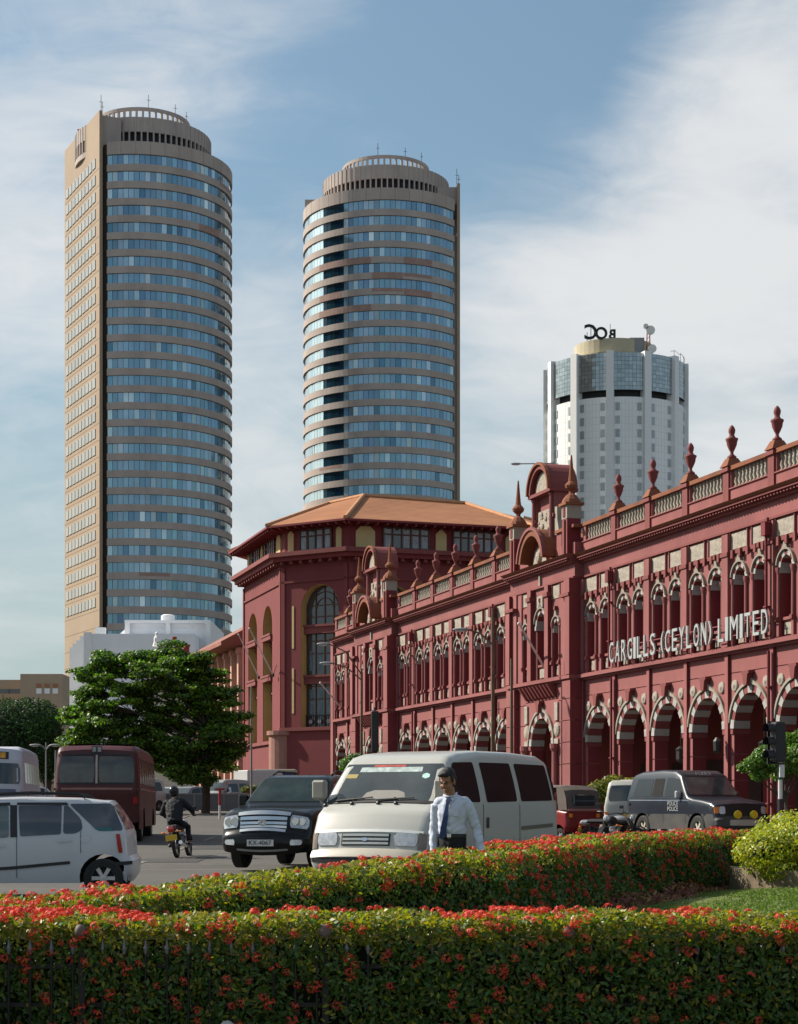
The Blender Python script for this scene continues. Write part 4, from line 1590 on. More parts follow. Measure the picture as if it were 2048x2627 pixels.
# ------------------------------------------------------------------ vehicles
rubber = mat('rubber', (0.018, 0.018, 0.018), rough=0.8, var=0.2, scale=8)
chrome = mat('chrome', (0.62, 0.62, 0.62), rough=0.18, metal=1.0, var=0.05)
alloy = mat('alloy', (0.45, 0.45, 0.46), rough=0.35, metal=0.8, var=0.05)
carglass = mat('car_glass', (0.022, 0.030, 0.034), rough=0.05, spec=0.8, var=0.25, scale=1.5)
darkglass = mat('tinted_glass', (0.010, 0.008, 0.009), rough=0.05, spec=0.55, var=0.2, scale=2)
lampglass = mat('lamp_glass', (0.50, 0.51, 0.53), rough=0.12, spec=0.8, metal=0.25, var=0.25, scale=16)
amber = mat('amber_lens', (0.75, 0.20, 0.02), rough=0.2)
redlens = mat('red_lens', (0.35, 0.015, 0.012), rough=0.2)
blackp = mat('black_plastic', (0.016, 0.016, 0.018), rough=0.5, var=0.1)
under = mat('underside', (0.010, 0.010, 0.010), rough=0.95)
platew = mat('white_plate', (0.62, 0.62, 0.60), rough=0.5, var=0.03)
platey = mat('yellow_plate', (0.68, 0.40, 0.03), rough=0.5, var=0.05)
van_w = mat('cream_white_paint', (0.42, 0.42, 0.39), rough=0.34, var=0.03, scale=1.5, coat=0.4, dirt=0.12, dirtcol=(0.42, 0.40, 0.34))
silver_w = mat('silver_white_paint', (0.49, 0.50, 0.525), rough=0.32, var=0.03, scale=1.5, coat=0.5, dirt=0.08, dirtcol=(0.4, 0.4, 0.42))
blackpaint = mat('black_paint', (0.003, 0.003, 0.0035), rough=0.22, var=0.1, coat=0.12, spec=0.25)
navy = mat('navy_grey_paint', (0.010, 0.014, 0.025), rough=0.35, var=0.06, coat=0.2, dirt=0.2, dirtcol=(0.06, 0.06, 0.06))
lower_grey = mat('dusty_lower_paint', (0.055, 0.054, 0.054), rough=0.5, var=0.1, dirt=0.3, dirtcol=(0.16, 0.14, 0.11))
busred = mat('bus_red_paint', (0.062, 0.009, 0.011), rough=0.45, var=0.12, dirt=0.35, dirtcol=(0.055, 0.014, 0.014), streak=1)
busroof = mat('bus_dusty_roof', (0.17, 0.14, 0.12), rough=0.8, var=0.15)
greyw = mat('grey_white_van_paint', (0.42, 0.42, 0.39), rough=0.4, var=0.05, coat=0.2)


def dens(pts, d):
    out = [pts[0]]
    for a, b in zip(pts, pts[1:]):
        n = max(1, int(math.ceil(math.hypot(b[0] - a[0], b[1] - a[1]) / d)))
        for i in range(1, n + 1):
            out.append((a[0] + (b[0] - a[0]) * i / n, a[1] + (b[1] - a[1]) * i / n))
    return out


def rounded(poly, r, n=4):
    out = []
    N_ = len(poly)
    for i in range(N_):
        a, b, c = Vector(poly[i - 1]), Vector(poly[i]), Vector(poly[(i + 1) % N_])
        d1, d2 = (a - b), (c - b)
        rr = min(r, d1.length * .45, d2.length * .45)
        p1, p2 = b + d1.normalized() * rr, b + d2.normalized() * rr
        for k in range(n + 1):
            t = k / n
            q = p1 * (1 - t) ** 2 + b * 2 * t * (1 - t) + p2 * t * t
            out.append((q.x, q.y))
    return out


def cdt(poly, step, inside=True):
    """triangulate a polygon with interior grid points"""
    P = [Vector(p) for p in poly]
    n = len(P)
    edges = [(i, (i + 1) % n) for i in range(n)]
    xs = [p.x for p in P]; zs = [p.y for p in P]

    def inpoly(x, z):
        c = False
        for i in range(n):
            a, b = P[i], P[(i + 1) % n]
            if (a.y > z) != (b.y > z) and x < (b.x - a.x) * (z - a.y) / (b.y - a.y) + a.x:
                c = not c
        return c
    x = min(xs) + step * .5
    while x < max(xs):
        z = min(zs) + step * .5
        while z < max(zs):
            if inpoly(x, z) and min((Vector((x, z)) - p).length for p in P) > step * .4:
                P.append(Vector((x, z)))
            z += step
        x += step
    v, e, f, *_ = delaunay_2d_cdt(P, edges, [list(range(n))], 1, 1e-5)
    return [(p.x, p.y) for p in v], f


class Body:
    TS = [-1, -.985, -.955, -.91, -.82, -.6, -.3, 0, .3, .6, .82, .91, .955, .985, 1]

    def __init__(s, rear, roof, front, wheels, zb, Wf, r=0.09, bow=(0.05, 0.10), arch=0.36):
        s.L = max(p[0] for p in front + rear)
        s.W = Wf
        s.r, s.bow = r, bow
        rear, roof, front = dens(rear, .12), dens([rear[-1]] + roof + [front[0]], .2)[1:-1], dens(front, .10)
        bot = []
        x0, x1 = rear[0][0], front[-1][0]
        cur = [(x1, zb)]
        for (wx, wz) in sorted(wheels, key=lambda q: -q[0]):
            dx = math.sqrt(max(0.01, arch * arch - (wz - zb) ** 2))
            cur.append((wx + dx, zb))
            a0 = math.degrees(math.atan2(zb - wz, dx))
            cur += arc(wx, wz, arch, a0, 180 - a0, 12)[1:-1]
            cur.append((wx - dx, zb))
        cur.append((x0, zb))
        bot = cur[1:-1]
        s.front = front
        s.rear = rear
        s.out = rear + roof + front + bot
        nt_ = len(rear) + len(roof) + len(front)
        s.k = [1.0] * nt_ + [0.0] * len(bot)
        n = len(s.out)
        s.nrm = []
        for i in range(n):
            a, b = Vector(s.out[i - 1]), Vector(s.out[(i + 1) % n])
            if i == nt_ - 1:
                a, b = Vector(s.out[i - 1]), Vector(s.out[i])
            if i == 0:
                a, b = Vector(s.out[0]), Vector(s.out[1])
            d = (b - a).normalized()
            s.nrm.append(Vector((-d.y, d.x)))
        s.f0 = len(rear) + len(roof)

    def bowf(s, x):
        u = max(0.0, min(1.0, (x - (s.L - 0.9)) / 0.9))
        v = max(0.0, min(1.0, (0.6 - x) / 0.6))
        return s.bow[1] * u * u * (3 - 2 * u) + s.bow[0] * v * v * (3 - 2 * v)

    def pt(s, p, n, k, t, off=0.0):
        w = s.W(p[0], p[1])
        a = (1 - abs(t)) * w
        ins = 0.0
        if a < s.r:
            ins = s.r - math.sqrt(max(0.0, s.r ** 2 - (s.r - a) ** 2))
        d = (-ins + s.bowf(p[0]) * (1 - t * t)) * k - s.bowf(p[0]) * k * .5 + off
        q = (p[0] + n.x * d, p[1] + n.y * d)
        return (q[0], t * s.W(q[0], q[1]), q[1])

    def mesh(s, mats, zsplit=None, name='body', step=0.16):
        mb = MB()
        n, m = len(s.out), len(s.TS)
        vs = [s.pt(s.out[i], s.nrm[i], s.k[i], t) for t in s.TS for i in range(n)]
        fs, ms = [], []
        for j in range(m - 1):
            for i in range(n):
                q = (i + 1) % n
                fs.append((j * n + i, j * n + q, (j + 1) * n + q, (j + 1) * n + i))
                und = s.k[i] == 0 or s.k[q] == 0
                ms.append(1 if und else (2 if zsplit and s.out[i][1] < zsplit else 0))
        o = len(mb.v)
        mb.v += vs; mb.f += fs; mb.m += ms
        for sg in (-1, 1):
            poly = [(v[0], v[2]) for v in vs[:n]]
            P, T = cdt(poly, step)
            pv = [(x, sg * s.W(x, z), z) for x, z in P]
            fz = [[tuple(t), 2 if zsplit and sum(P[i][1] for i in t) / 3 < zsplit else 0] for t in T]
            for t, mi in fz:
                pass
            base = len(mb.v)
            mb.v += pv
            for t, mi in fz:
                mb.f.append(tuple(base + i for i in t)); mb.m.append(mi)
        return mb

    def build(s, mats, parent, zsplit=None, name='body', step=0.16):
        import bmesh
        o = s.mesh(mats, zsplit, step=step).build(name, mats, parent)
        bm = bmesh.new(); bm.from_mesh(o.data)
        bmesh.ops.remove_doubles(bm, verts=bm.verts, dist=0.0008)
        bmesh.ops.recalc_face_normals(bm, faces=bm.faces)
        for e in bm.edges:
            if len(e.link_faces) == 2 and e.calc_face_angle(0) > rad(32):
                e.smooth = False
        bm.to_mesh(o.data); bm.free()
        o.data.polygons.foreach_set('use_smooth', [True] * len(o.data.polygons))
        return o

    def side(s, poly, sg, name, m, parent, off=0.006, r=0.05, step=0.12, thick=0.0):
        poly = rounded(poly, r) if r else poly
        P, T = cdt(dens(poly + [poly[0]], .1)[:-1], step)
        vs = [(x, sg * (s.W(x, z) + off), z) for x, z in P]
        mb = MB().add(vs, [tuple(t) if sg < 0 else tuple(reversed(t)) for t in T])
        o = mb.build(name, m, parent)
        o.data.polygons.foreach_set('use_smooth', [True] * len(o.data.polygons))
        # make all faces look outwards
        for p in o.data.polygons:
            if p.normal.y * sg < 0:
                o.data.flip_normals()
            break
        return o

    def chain(s, which):
        i0 = 0 if which == 'rear' else s.f0
        n = len(s.rear) if which == 'rear' else len(s.front)
        pts = s.out[i0:i0 + n]
        nr = s.nrm[i0:i0 + n]
        return pts, nr

    def at_z(s, which, z):
        pts, nr = s.chain(which)
        for i in range(len(pts) - 1):
            a, b = pts[i], pts[i + 1]
            if (a[1] - z) * (b[1] - z) <= 0 and a[1] != b[1]:
                t = (z - a[1]) / (b[1] - a[1])
                nn = (nr[i] * (1 - t) + nr[i + 1] * t).normalized()
                return (a[0] + (b[0] - a[0]) * t, z), nn
        i = 0 if abs(pts[0][1] - z) < abs(pts[-1][1] - z) else len(pts) - 1
        return (pts[i][0], z), nr[i]

    def patch(s, which, z0, z1, t0, t1, name, m, parent, off=0.008, nt_=8, nz=5, r=0.0, taper=0.0):
        vs, fs = [], []
        for j in range(nz + 1):
            z = z0 + (z1 - z0) * j / nz
            p, n = s.at_z(which, z)
            tt0, tt1 = t0 + taper * j / nz, t1 - taper * j / nz
            if r:
                e = min(j, nz - j) / nz
                k = r * (1 - math.sqrt(max(0, 1 - (1 - min(1, e * 5)) ** 2)))
                tt0, tt1 = tt0 + k, tt1 - k
            for i in range(nt_ + 1):
                t = tt0 + (tt1 - tt0) * i / nt_
                vs.append(s.pt(p, n, 1.0, t, off))
        # skirt so that it has thickness
        c = nt_ + 1
        N0 = len(vs)
        for j in range(nz + 1):
            z = z0 + (z1 - z0) * j / nz
            p, n = s.at_z(which, z)
            for i in range(c):
                q = vs[j * c + i]
                vs.append((q[0] - n.x * (off + .01), q[1], q[2] - n.y * (off + .01)))
        for j in range(nz):
            for i in range(nt_):
                fs.append((j * c + i, j * c + i + 1, (j + 1) * c + i + 1, (j + 1) * c + i))
        for i in range(nt_):
            fs.append((i, i + 1, N0 + i + 1, N0 + i))
            k = nz * c
            fs.append((k + i, k + i + 1, N0 + k + i + 1, N0 + k + i))
        for j in range(nz):
            fs.append((j * c, (j + 1) * c, N0 + (j + 1) * c, N0 + j * c))
            fs.append((j * c + nt_, (j + 1) * c + nt_, N0 + (j + 1) * c + nt_, N0 + j * c + nt_))
        o = MB().add(vs, fs).build(name, m, parent)
        return smooth_angle(fixn(o), 40)


def wheel(parent, x, y, r, w, sg, rimm=None, spokes=6):
    rimm = rimm or alloy
    t = MB().lathe([(r * .62, -w / 2), (r * .9, -w / 2), (r, -w / 2 + .03), (r, w / 2 - .03), (r * .9, w / 2), (r * .62, w / 2)], (0, 0, 0), 24, 0, 'y', caps=False)
    t.lathe([(0, -.02), (r * .62, -.02), (r * .62, .02), (0, .02)], (0, 0, 0), 16, 0, 'y', caps=False)
    o = t.build('wheel', rubber, parent, (x, y, r))
    smooth_angle(fixn(o), 40)
    m = MB()
    yo = sg * (w / 2 - 0.02)
    m.lathe([(r * .66, yo), (r * .60, yo + sg * .012), (r * .55, yo - sg * .03)], (0, 0, 0), 20, 0, 'y', caps=False)
    m.lathe([(0, yo + sg * .005), (r * .18, yo + sg * .003), (r * .18, yo - sg * .05)], (0, 0, 0), 12, 0, 'y', caps=False)
    for k in range(spokes):
        a = 2 * PI * k / spokes
        ca, sa = math.cos(a), math.sin(a)
        hw = r * .085
        p = []
        for (rr_, h) in ((r * .12, hw), (r * .60, hw * 1.2)):
            for q in (-h, h):
                p.append((rr_ * ca - q * sa, yo - sg * .012, rr_ * sa + q * ca))
        m.add(p, [(0, 1, 3, 2)])
    ro = m.build('rim', rimm, o)
    return o


def mirror(parent, x, y, z, sg, m, w=0.16, h=0.24, d=0.10, name='door_mirror'):
    mb = MB().bbox(x - d / 2, x + d / 2, y, y + sg * w if sg > 0 else y, z, z + h, .03) if sg > 0 else MB().bbox(x - d / 2, x + d / 2, y - w, y, z, z + h, .03)
    mb.tube([(x - .05, y - sg * .10, z + .02), (x, y + sg * .02, z + .05)], .02, 6)
    return mb.build(name, m, parent)


def heading(hx, hy):
    return math.atan2(hy, hx)


def place(root, corner_local, world):
    """move the vehicle so that a local point stands at a world xy, on the road"""
    a = root.rotation_euler[2]
    c, s_ = math.cos(a), math.sin(a)
    x = world[0] - (c * corner_local[0] - s_ * corner_local[1])
    y = world[1] - (s_ * corner_local[0] + c * corner_local[1])
    root.location = (x, y, ground_z(y))


# ---- cream van -----------------------------------------------------
van = thing('passenger_van', 'large cream white passenger van with a wide windscreen, behind the man in the tie', 'van', (0, 0, 0), heading(-0.462, -0.887))
VL = 4.9



def vanW(x, z):
    w = 0.96
    if z > 1.25:
        w -= 0.16 * ((z - 1.25) / 0.88) ** 1.5
    if z < .6:
        w -= 0.05 * ((.6 - z) / .3)
    if x > VL - .6:
        w -= 0.05 * ((x - VL + .6) / .6) ** 2
    if x < .3:
        w -= 0.04 * ((.3 - x) / .3) ** 2
    return w


vb = Body([(0.10, .32), (0.02, .45), (0.0, .9), (0.03, 1.3), (0.17, 1.85), (0.30, 2.04)], [(0.55, 2.11), (1.6, 2.14), (2.8, 2.13), (3.5, 2.08)],
          [(3.78, 2.02), (3.88, 1.95), (4.42, 1.32), (4.60, 1.22), (4.72, 1.02), (4.78, .90), (4.82, .68), (4.90, .60), (4.90, .46), (4.82, .32)],
          [(0.95, .33), (3.85, .33)], .32, vanW, r=.11, bow=(.05, .09), arch=.37)
vb.build([van_w, under], van)
vb.patch('front', 1.34, 1.91, -.95, .95, 'windscreen', mat('van_windscreen', (0.045, 0.055, 0.060), rough=0.06, spec=0.6, var=0.35, scale=1.2), van, .006, 10, 6, r=.05)
# rubber seal, dashboard line and stickers on the screen
vb.patch('front', 1.335, 1.375, -.955, .955, 'wiper_tray', blackp, van, .012, 10, 2)
vb.patch('front', 1.79, 1.86, -.60, .55, 'sun_strip', mat('pale_sticker', (0.42, 0.50, 0.48), rough=0.3, var=0.35, scale=9), van, .010, 8, 2)
vb.patch('front', 1.865, 1.895, -.38, .22, 'red_sticker', mat('red_sticker', (0.40, 0.05, 0.04), rough=0.4, var=0.3, scale=12), van, .010, 8, 2)
vb.patch('front', 1.70, 1.76, -.80, -.60, 'yellow_sticker', mat('yellow_sticker', (0.33, 0.27, 0.08), rough=0.4), van, .010, 3, 2)
vb.patch('front', 1.69, 1.77, .58, .71, 'round_sticker', mat('mint_sticker', (0.45, 0.68, 0.64), rough=0.4), van, .010, 4, 4, r=.06)
vb.patch('front', 1.38, 1.52, -.35, .42, 'dashboard', mat('dusty_dashboard', (0.22, 0.21, 0.19), rough=0.5, var=0.1), van, .008, 6, 4, r=.1, taper=.08)
for t0 in (-.75, -.05):
    p, n_ = vb.at_z('front', 1.36)
    a = vb.pt(p, n_, 1, t0, .03); p2, n2 = vb.at_z('front', 1.40)
    b = vb.pt(p2, n2, 1, t0 + .62, .03)
    MB().tube([a, b], .012, 5).tube([vb.pt(p, n_, 1, t0 + .3, .0), vb.pt(p2, n2, 1, t0 + .3, .03)], .018, 5).build('wiper', blackp, van)
for t in (-.92, -.45, .0, .3, .93):
    p, n_ = vb.at_z('front', 1.315)
    c = vb.pt(p, n_, 1, t, .015)
    MB().ell(c, .025, .035, .03, 6, 5).build('wiper_pivot', blackp, van)
for sg in (-1, 1):
    t0, t1 = (.50, .86) if sg > 0 else (-.86, -.50)
    vb.patch('front', .74, .92, t0, t1, 'headlight', lampglass, van, .012, 6, 4, r=.03)
    t0, t1 = (.87, .975) if sg > 0 else (-.975, -.87)
    vb.patch('front', .70, .93, t0, t1, 'indicator_lamp', mat('smoky_lamp', (0.22, 0.17, 0.14), rough=0.2, var=0.2, scale=8), van, .012, 4, 4)
vb.patch('front', .735, .905, -.42, .42, 'grille', blackp, van, .006, 8, 2)
for z in (.755, .81, .865):
    vb.patch('front', z, z + .032, -.40, .40, 'grille_bar', mat('grille_silver', (0.5, 0.49, 0.46), rough=0.3, metal=0.6), van, .016, 8, 1)
vb.patch('front', .92, .955, -.93, .93, 'bonnet_trim', mat('bright_trim', (0.75, 0.75, 0.72), rough=0.25, metal=0.2), van, .014, 10, 1)
vb.patch('front', .80, .845, -.06, .06, 'badge', chrome, van, .022, 4, 2, r=.03)
vb.patch('front', .575, .68, -.97, .97, 'bumper', mat('beige_bumper', (0.40, 0.37, 0.31), rough=0.4, var=0.05), van, .03, 10, 2)
vb.patch('front', .50, .565, -.95, .95, 'bumper_strip', blackp, van, .02, 10, 1)
for sg in (-1, 1):
    vb.side([(3.05, 1.36), (4.23, 1.36), (3.80, 1.93), (3.12, 1.95)], sg, 'side_window', darkglass, van, .005)
    vb.side([(1.72, 1.38), (2.82, 1.36), (2.90, 1.95), (1.80, 1.96)], sg, 'side_window', darkglass, van, .005)
    vb.side([(0.34, 1.40), (1.56, 1.38), (1.64, 1.96), (0.44, 1.96)], sg, 'side_window', darkglass, van, .005)
    vb.side([(0.16, 1.42), (0.26, 1.40), (0.36, 1.94), (0.30, 1.93)], sg, 'corner_window', darkglass, van, .006, r=.02)
    for x0, x1 in ((2.95, 2.965), (1.63, 1.645), (4.32, 4.335)):
        vb.side([(x0, .45), (x1, .45), (x1, 1.33), (x0, 1.33)], sg, 'door_gap', blackp, van, .004, r=0)
    vb.side([(0.35, .98), (1.58, .94), (1.58, 1.0), (0.35, 1.04)], sg, 'slide_rail', mat('rail_brown', (0.13, 0.11, 0.08), rough=0.6), van, .008, r=.01)
    vb.side([(1.66, .70), (2.9, .62), (2.9, .64), (2.2, .70), (1.66, .735)], sg, 'pin_stripe', mat('violet_stripe', (0.20, 0.20, 0.38), rough=0.5, var=0.3, scale=20), van, .005, r=0)
    vb.side([(2.78, .98), (2.86, .98), (2.86, 1.14), (2.78, 1.14)], sg, 'door_handle', blackp, van, .015, r=.02)
    vb.side([(0.12, .60), (0.17, .60), (0.17, .80), (0.12, .80)], sg, 'vent_slot', blackp, van, .006, r=.01)
    for wx in (0.95, 3.85):
        wheel(van, wx, sg * .82, .32, .2, sg, mat('steel_rim', (0.3, 0.28, 0.26), rough=0.5, metal=0.4), 5)
mg = mat('mirror_grey', (0.27, 0.25, 0.22), rough=0.5)
for sg in (-1, 1):
    mb = MB()
    y0, y1 = (.86, 1.08) if sg > 0 else (-1.12, -.9)
    mb.bbox(4.30, 4.42, y0, y1, 1.40, 1.68, .03)
    mb.tube([(4.36, (y0 + y1) / 2, 1.40), (4.38, sg * .86, 1.2)], .018, 6)
    mb.ell((4.40, sg * .88, 1.22), .05, .05, .07, 8, 6, 1)
    mb.build('door_mirror', [mg, blackp], van)
van.scale = (1.035,) * 3
place(van, (4.72 * 1.035, .90 * 1.035), (0.39, 26.9))

# ---- white estate car ---------------------------------------------
wag = thing('estate_car', 'white estate car with black roof rails and tinted windows', 'car', (0, 0, 0), heading(-1, -0.06))


def wagW(x, z):
    w = .80
    if z > .90:
        w -= .17 * ((z - .90) / .58) ** 1.35
    if z < .4:
        w -= .04 * ((.4 - z) / .2)
    if x < .6:
        w -= .10 * ((.6 - x) / .6) ** 2
    if x > 3.5:
        w -= .12 * ((x - 3.5) / .65) ** 2
    return w


wb_ = Body([(0.10, .25), (0.02, .36), (0.0, .55), (0.06, .62), (0.08, .95), (0.16, 1.12), (0.28, 1.32), (0.36, 1.42)], [(0.8, 1.47), (1.6, 1.485), (2.2, 1.46), (2.5, 1.41)],
           [(2.66, 1.35), (3.35, .93), (3.9, .82), (4.1, .70), (4.15, .5), (4.12, .25)], [(0.44, .30), (3.06, .30)], .22, wagW, r=.08, bow=(.10, .14), arch=.345)
wb_.build([silver_w, under], wag)
tint = mat('grey_tint', (0.060, 0.068, 0.085), rough=0.08, spec=0.7, var=0.15, scale=1)
tintg = mat('green_tint', (0.10, 0.13, 0.135), rough=0.08, spec=0.7, var=0.2, scale=1)
for sg in (-1, 1):
    wb_.side([(0.144, .99), (0.520, .98), (0.950, 1.38), (0.318, 1.385)], sg, 'quarter_window', tint, wag, .006, r=.06)
    wb_.side([(0.840, .945), (1.020, .94), (1.020, 1.355), (0.960, 1.355), (0.760, 1.15), (0.740, 1.0)], sg, 'side_window', tint, wag, .006, r=.05)
    wb_.side([(1.050, .935), (1.640, .905), (1.680, 1.35), (1.050, 1.36)], sg, 'side_window', tint, wag, .006, r=.03)
    wb_.side([(1.800, .89), (2.760, .84), (2.400, 1.25), (2.140, 1.34), (1.820, 1.35)], sg, 'side_window', tintg, wag, .006, r=.05)
    wb_.side([(1.680, .895), (1.780, .89), (1.800, 1.36), (1.700, 1.36)], sg, 'door_pillar', blackp, wag, .007, r=0)
    # black surround and wind deflectors
    wb_.side([(0.950, 1.362), (1.700, 1.362), (1.700, 1.40), (0.980, 1.40)], sg, 'wind_deflector', blackp, wag, .02, r=.01)
    wb_.side([(1.800, 1.355), (2.140, 1.345), (2.420, 1.25), (2.420, 1.29), (2.160, 1.385), (1.800, 1.40)], sg, 'wind_deflector', blackp, wag, .02, r=.01)
    for poly in ([(1.685, .30), (1.697, .30), (1.697, .89), (1.685, .89)], [(0.76, .66), (0.772, .66), (.772, .98), (.76, .98)]):
        wb_.side(poly, sg, 'door_gap', mat('gap_grey', (0.096, 0.16, 0.17), rough=0.7), wag, .004, r=0)
    for x, z in ((.90, .83), (1.86, .75)):
        wb_.side([(x, z), (x + .2, z - .01), (x + .2, z + .03), (x, z + .035)], sg, 'door_handle', silver_w, wag, .03, r=.015)
    wb_.side([(0.920, .50), (1.780, .42), (2.780, .36), (2.780, .40), (1.780, .465), (0.920, .545)], sg, 'rub_strip', blackp, wag, .012, r=.01)
    wb_.side([(0.02, .49), (0.36, .47), (0.36, .52), (0.02, .545)], sg, 'bumper_strip', blackp, wag, .014, r=.01)
    wb_.side([(.62, .84), (.74, .78), (.78, .88), (.70, .93), (.62, .92)], sg, 'fuel_flap', silver_w, wag, .004, r=.05)
    wb_.side([(0.16, .66), (0.22, .66), (0.26, .94), (0.20, .94)], sg, 'tail_lamp', redlens, wag, .008, r=.02)
    rl_ = MB().tube([(0.72, sg * .60, 1.47), (0.82, sg * .60, 1.525), (1.5, sg * .60, 1.545), (2.15, sg * .60, 1.515), (2.3, sg * .60, 1.45)], .022, 6)
    rl_.build('roof_rail', blackp, wag)
    mirror(wag, 2.86, sg * .76, .88, sg, blackp, .14, .13, .16)
    for wx in (.44, 3.06):
        wheel(wag, wx, sg * .72, .29, .18, sg, alloy, 6)
wb_.patch('front', .95, 1.33, -.9, .9, 'windscreen', carglass, wag, .006)
wb_.patch('rear', 1.0, 1.36, -.85, .85, 'rear_window', tint, wag, .006)
wb_.side([(0.30, .985), (.50, .985), (.56, 1.03), (0.32, 1.03)], 1, 'teal_sticker', mat('teal_sticker', (0.02, 0.13, 0.14), rough=0.3), wag, .009, r=.02)
pl = atg(353, 27.8)
place(wag, (0.0, .75), (pl.x, 27.4))

# ---- black off-roader ---------------------------------------------
suv = thing('large_suv', 'shiny black off-roader with a wide chrome grille, left of the cream van', 'car', (0, 0, 0), heading(-0.26, -0.966))


def suvW(x, z):
    w = .97
    if z > 1.2:
        w -= .24 * ((z - 1.2) / .75) ** 1.2
    if z < .55:
        w -= .04 * ((.55 - z) / .25)
    if x > 4.3:
        w -= .08 * ((x - 4.3) / .65) ** 2
    return w


sb_ = Body([(0.1, .4), (0, .6), (0, 1.2), (0.15, 1.8), (0.3, 1.9)], [(0.7, 1.95), (1.8, 1.96), (2.5, 1.93)],
           [(2.75, 1.87), (3.45, 1.33), (3.7, 1.27), (4.3, 1.22), (4.62, 1.16), (4.74, 1.08), (4.80, .80), (4.90, .68), (4.92, .48), (4.85, .32)],
           [(1.0, .40), (3.85, .40)], .34, suvW, r=.11, bow=(.05, .20), arch=.45)
sb_.build([blackpaint, under], suv)
sb_.patch('front', 1.37, 1.85, -.93, .93, 'windscreen', mat('suv_windscreen', (0.016, 0.026, 0.024), rough=0.05, spec=0.5, var=0.5, scale=2.2), suv, .006, 10, 6, r=.05)
sb_.patch('front', .70, 1.10, -.53, .53, 'grille', blackp, suv, .008, 8, 4, taper=-.06)
for z in (.715, .80, .885, .975):
    sb_.patch('front', z, z + .055, -.54, .54, 'grille_bar', chrome, suv, .03, 8, 1)
sb_.patch('front', 1.055, 1.105, -.60, .60, 'grille_bar', chrome, suv, .034, 8, 1)
em = MB()
pp, nn = sb_.at_z('front', .91)
cx_, cy_, cz_ = sb_.pt(pp, nn, 1, 0, .05)
for (a, b) in ((.085, .055), (.03, .055), (.055, .028)):
    ring = [(a * math.cos(t * PI / 8), b * math.sin(t * PI / 8)) for t in range(17)]
    em.tube([(cx_, x, cz_ + z) for x, z in ring], .010, 5)
em.build('emblem', chrome, suv)
for sg in (-1, 1):
    a, b = (.60, .965) if sg > 0 else (-.965, -.60)
    ho = sb_.patch('front', .83, 1.08, a, b, 'headlight', lampglass, suv, .012, 6, 4, r=.03)
    for t in (.70, .84):
        p, n_ = sb_.at_z('front', .96)
        c = sb_.pt(p, n_, 1, sg * t, .02)
        MB().lathe([(.0, .012), (.075, .012), (.085, 0)], c, 14, 0, 'x').build('lamp_bowl', chrome, ho)
    a, b = (.66, .90) if sg > 0 else (-.90, -.66)
    sb_.patch('front', .49, .60, a, b, 'fog_lamp', lampglass, suv, .014, 4, 3, r=.02)
    sb_.side([(1.0, 1.36), (2.0, 1.34), (2.0, 1.80), (1.1, 1.82)], sg, 'side_window', darkglass, suv)
    sb_.side([(2.1, 1.34), (3.2, 1.32), (2.72, 1.74), (2.12, 1.80)], sg, 'side_window', darkglass, suv)
    mirror(suv, 3.05, sg * .95, 1.30, sg, blackpaint, .22, .22, .14)
    MB().tube([(0.6, sg * .66, 1.96), (0.8, sg * .66, 2.02), (2.0, sg * .66, 2.03), (2.3, sg * .66, 1.95)], .022, 6).build('roof_rail', blackp, suv)
    for wx in (1.0, 3.85):
        wheel(suv, wx, sg * .82, .385, .26, sg, alloy, 5)
p, n_ = sb_.at_z('front', .58)
plv = sb_.pt(p, n_, 1, 0, .03)
po = MB().box(plv[0], plv[0] + .015, plv[1] - .28, plv[1] + .28, .47, .60).build('number_plate', platew, suv)
me = text_mesh('KX-4067', .13, .002, blackp)
xs = [v.co.x for v in me.vertices]
for v in me.vertices:
    v.co.x -= (max(xs) + min(xs)) / 2
o = link('plate_number', me, po, M=Matrix.Translation((plv[0] + .02, plv[1], .495)) @ Matrix.Rotation(PI / 2, 4, 'Z'))
sb_.patch('front', .40, .43, -.62, .62, 'skid_strip', mat('dull_silver', (0.3, 0.3, 0.3), rough=0.4, metal=.5), suv, .02, 8, 1)
pl = atg(676, 37.6)
place(suv, (4.85, 0), (pl.x, 37.6))

# ---- police off-roader --------------------------------------------
pj = thing('police_jeep', 'dark blue-grey police jeep with white door lettering and two yellow fog lamps', 'car', (0, 0, 0), heading(0.40, -0.9165))


def pjW(x, z):
    w = .84
    if z > 1.12:
        w -= .17 * ((z - 1.12) / .78) ** 1.2
    if x > 4.0:
        w -= .05 * ((x - 4.0) / .6) ** 2
    return w


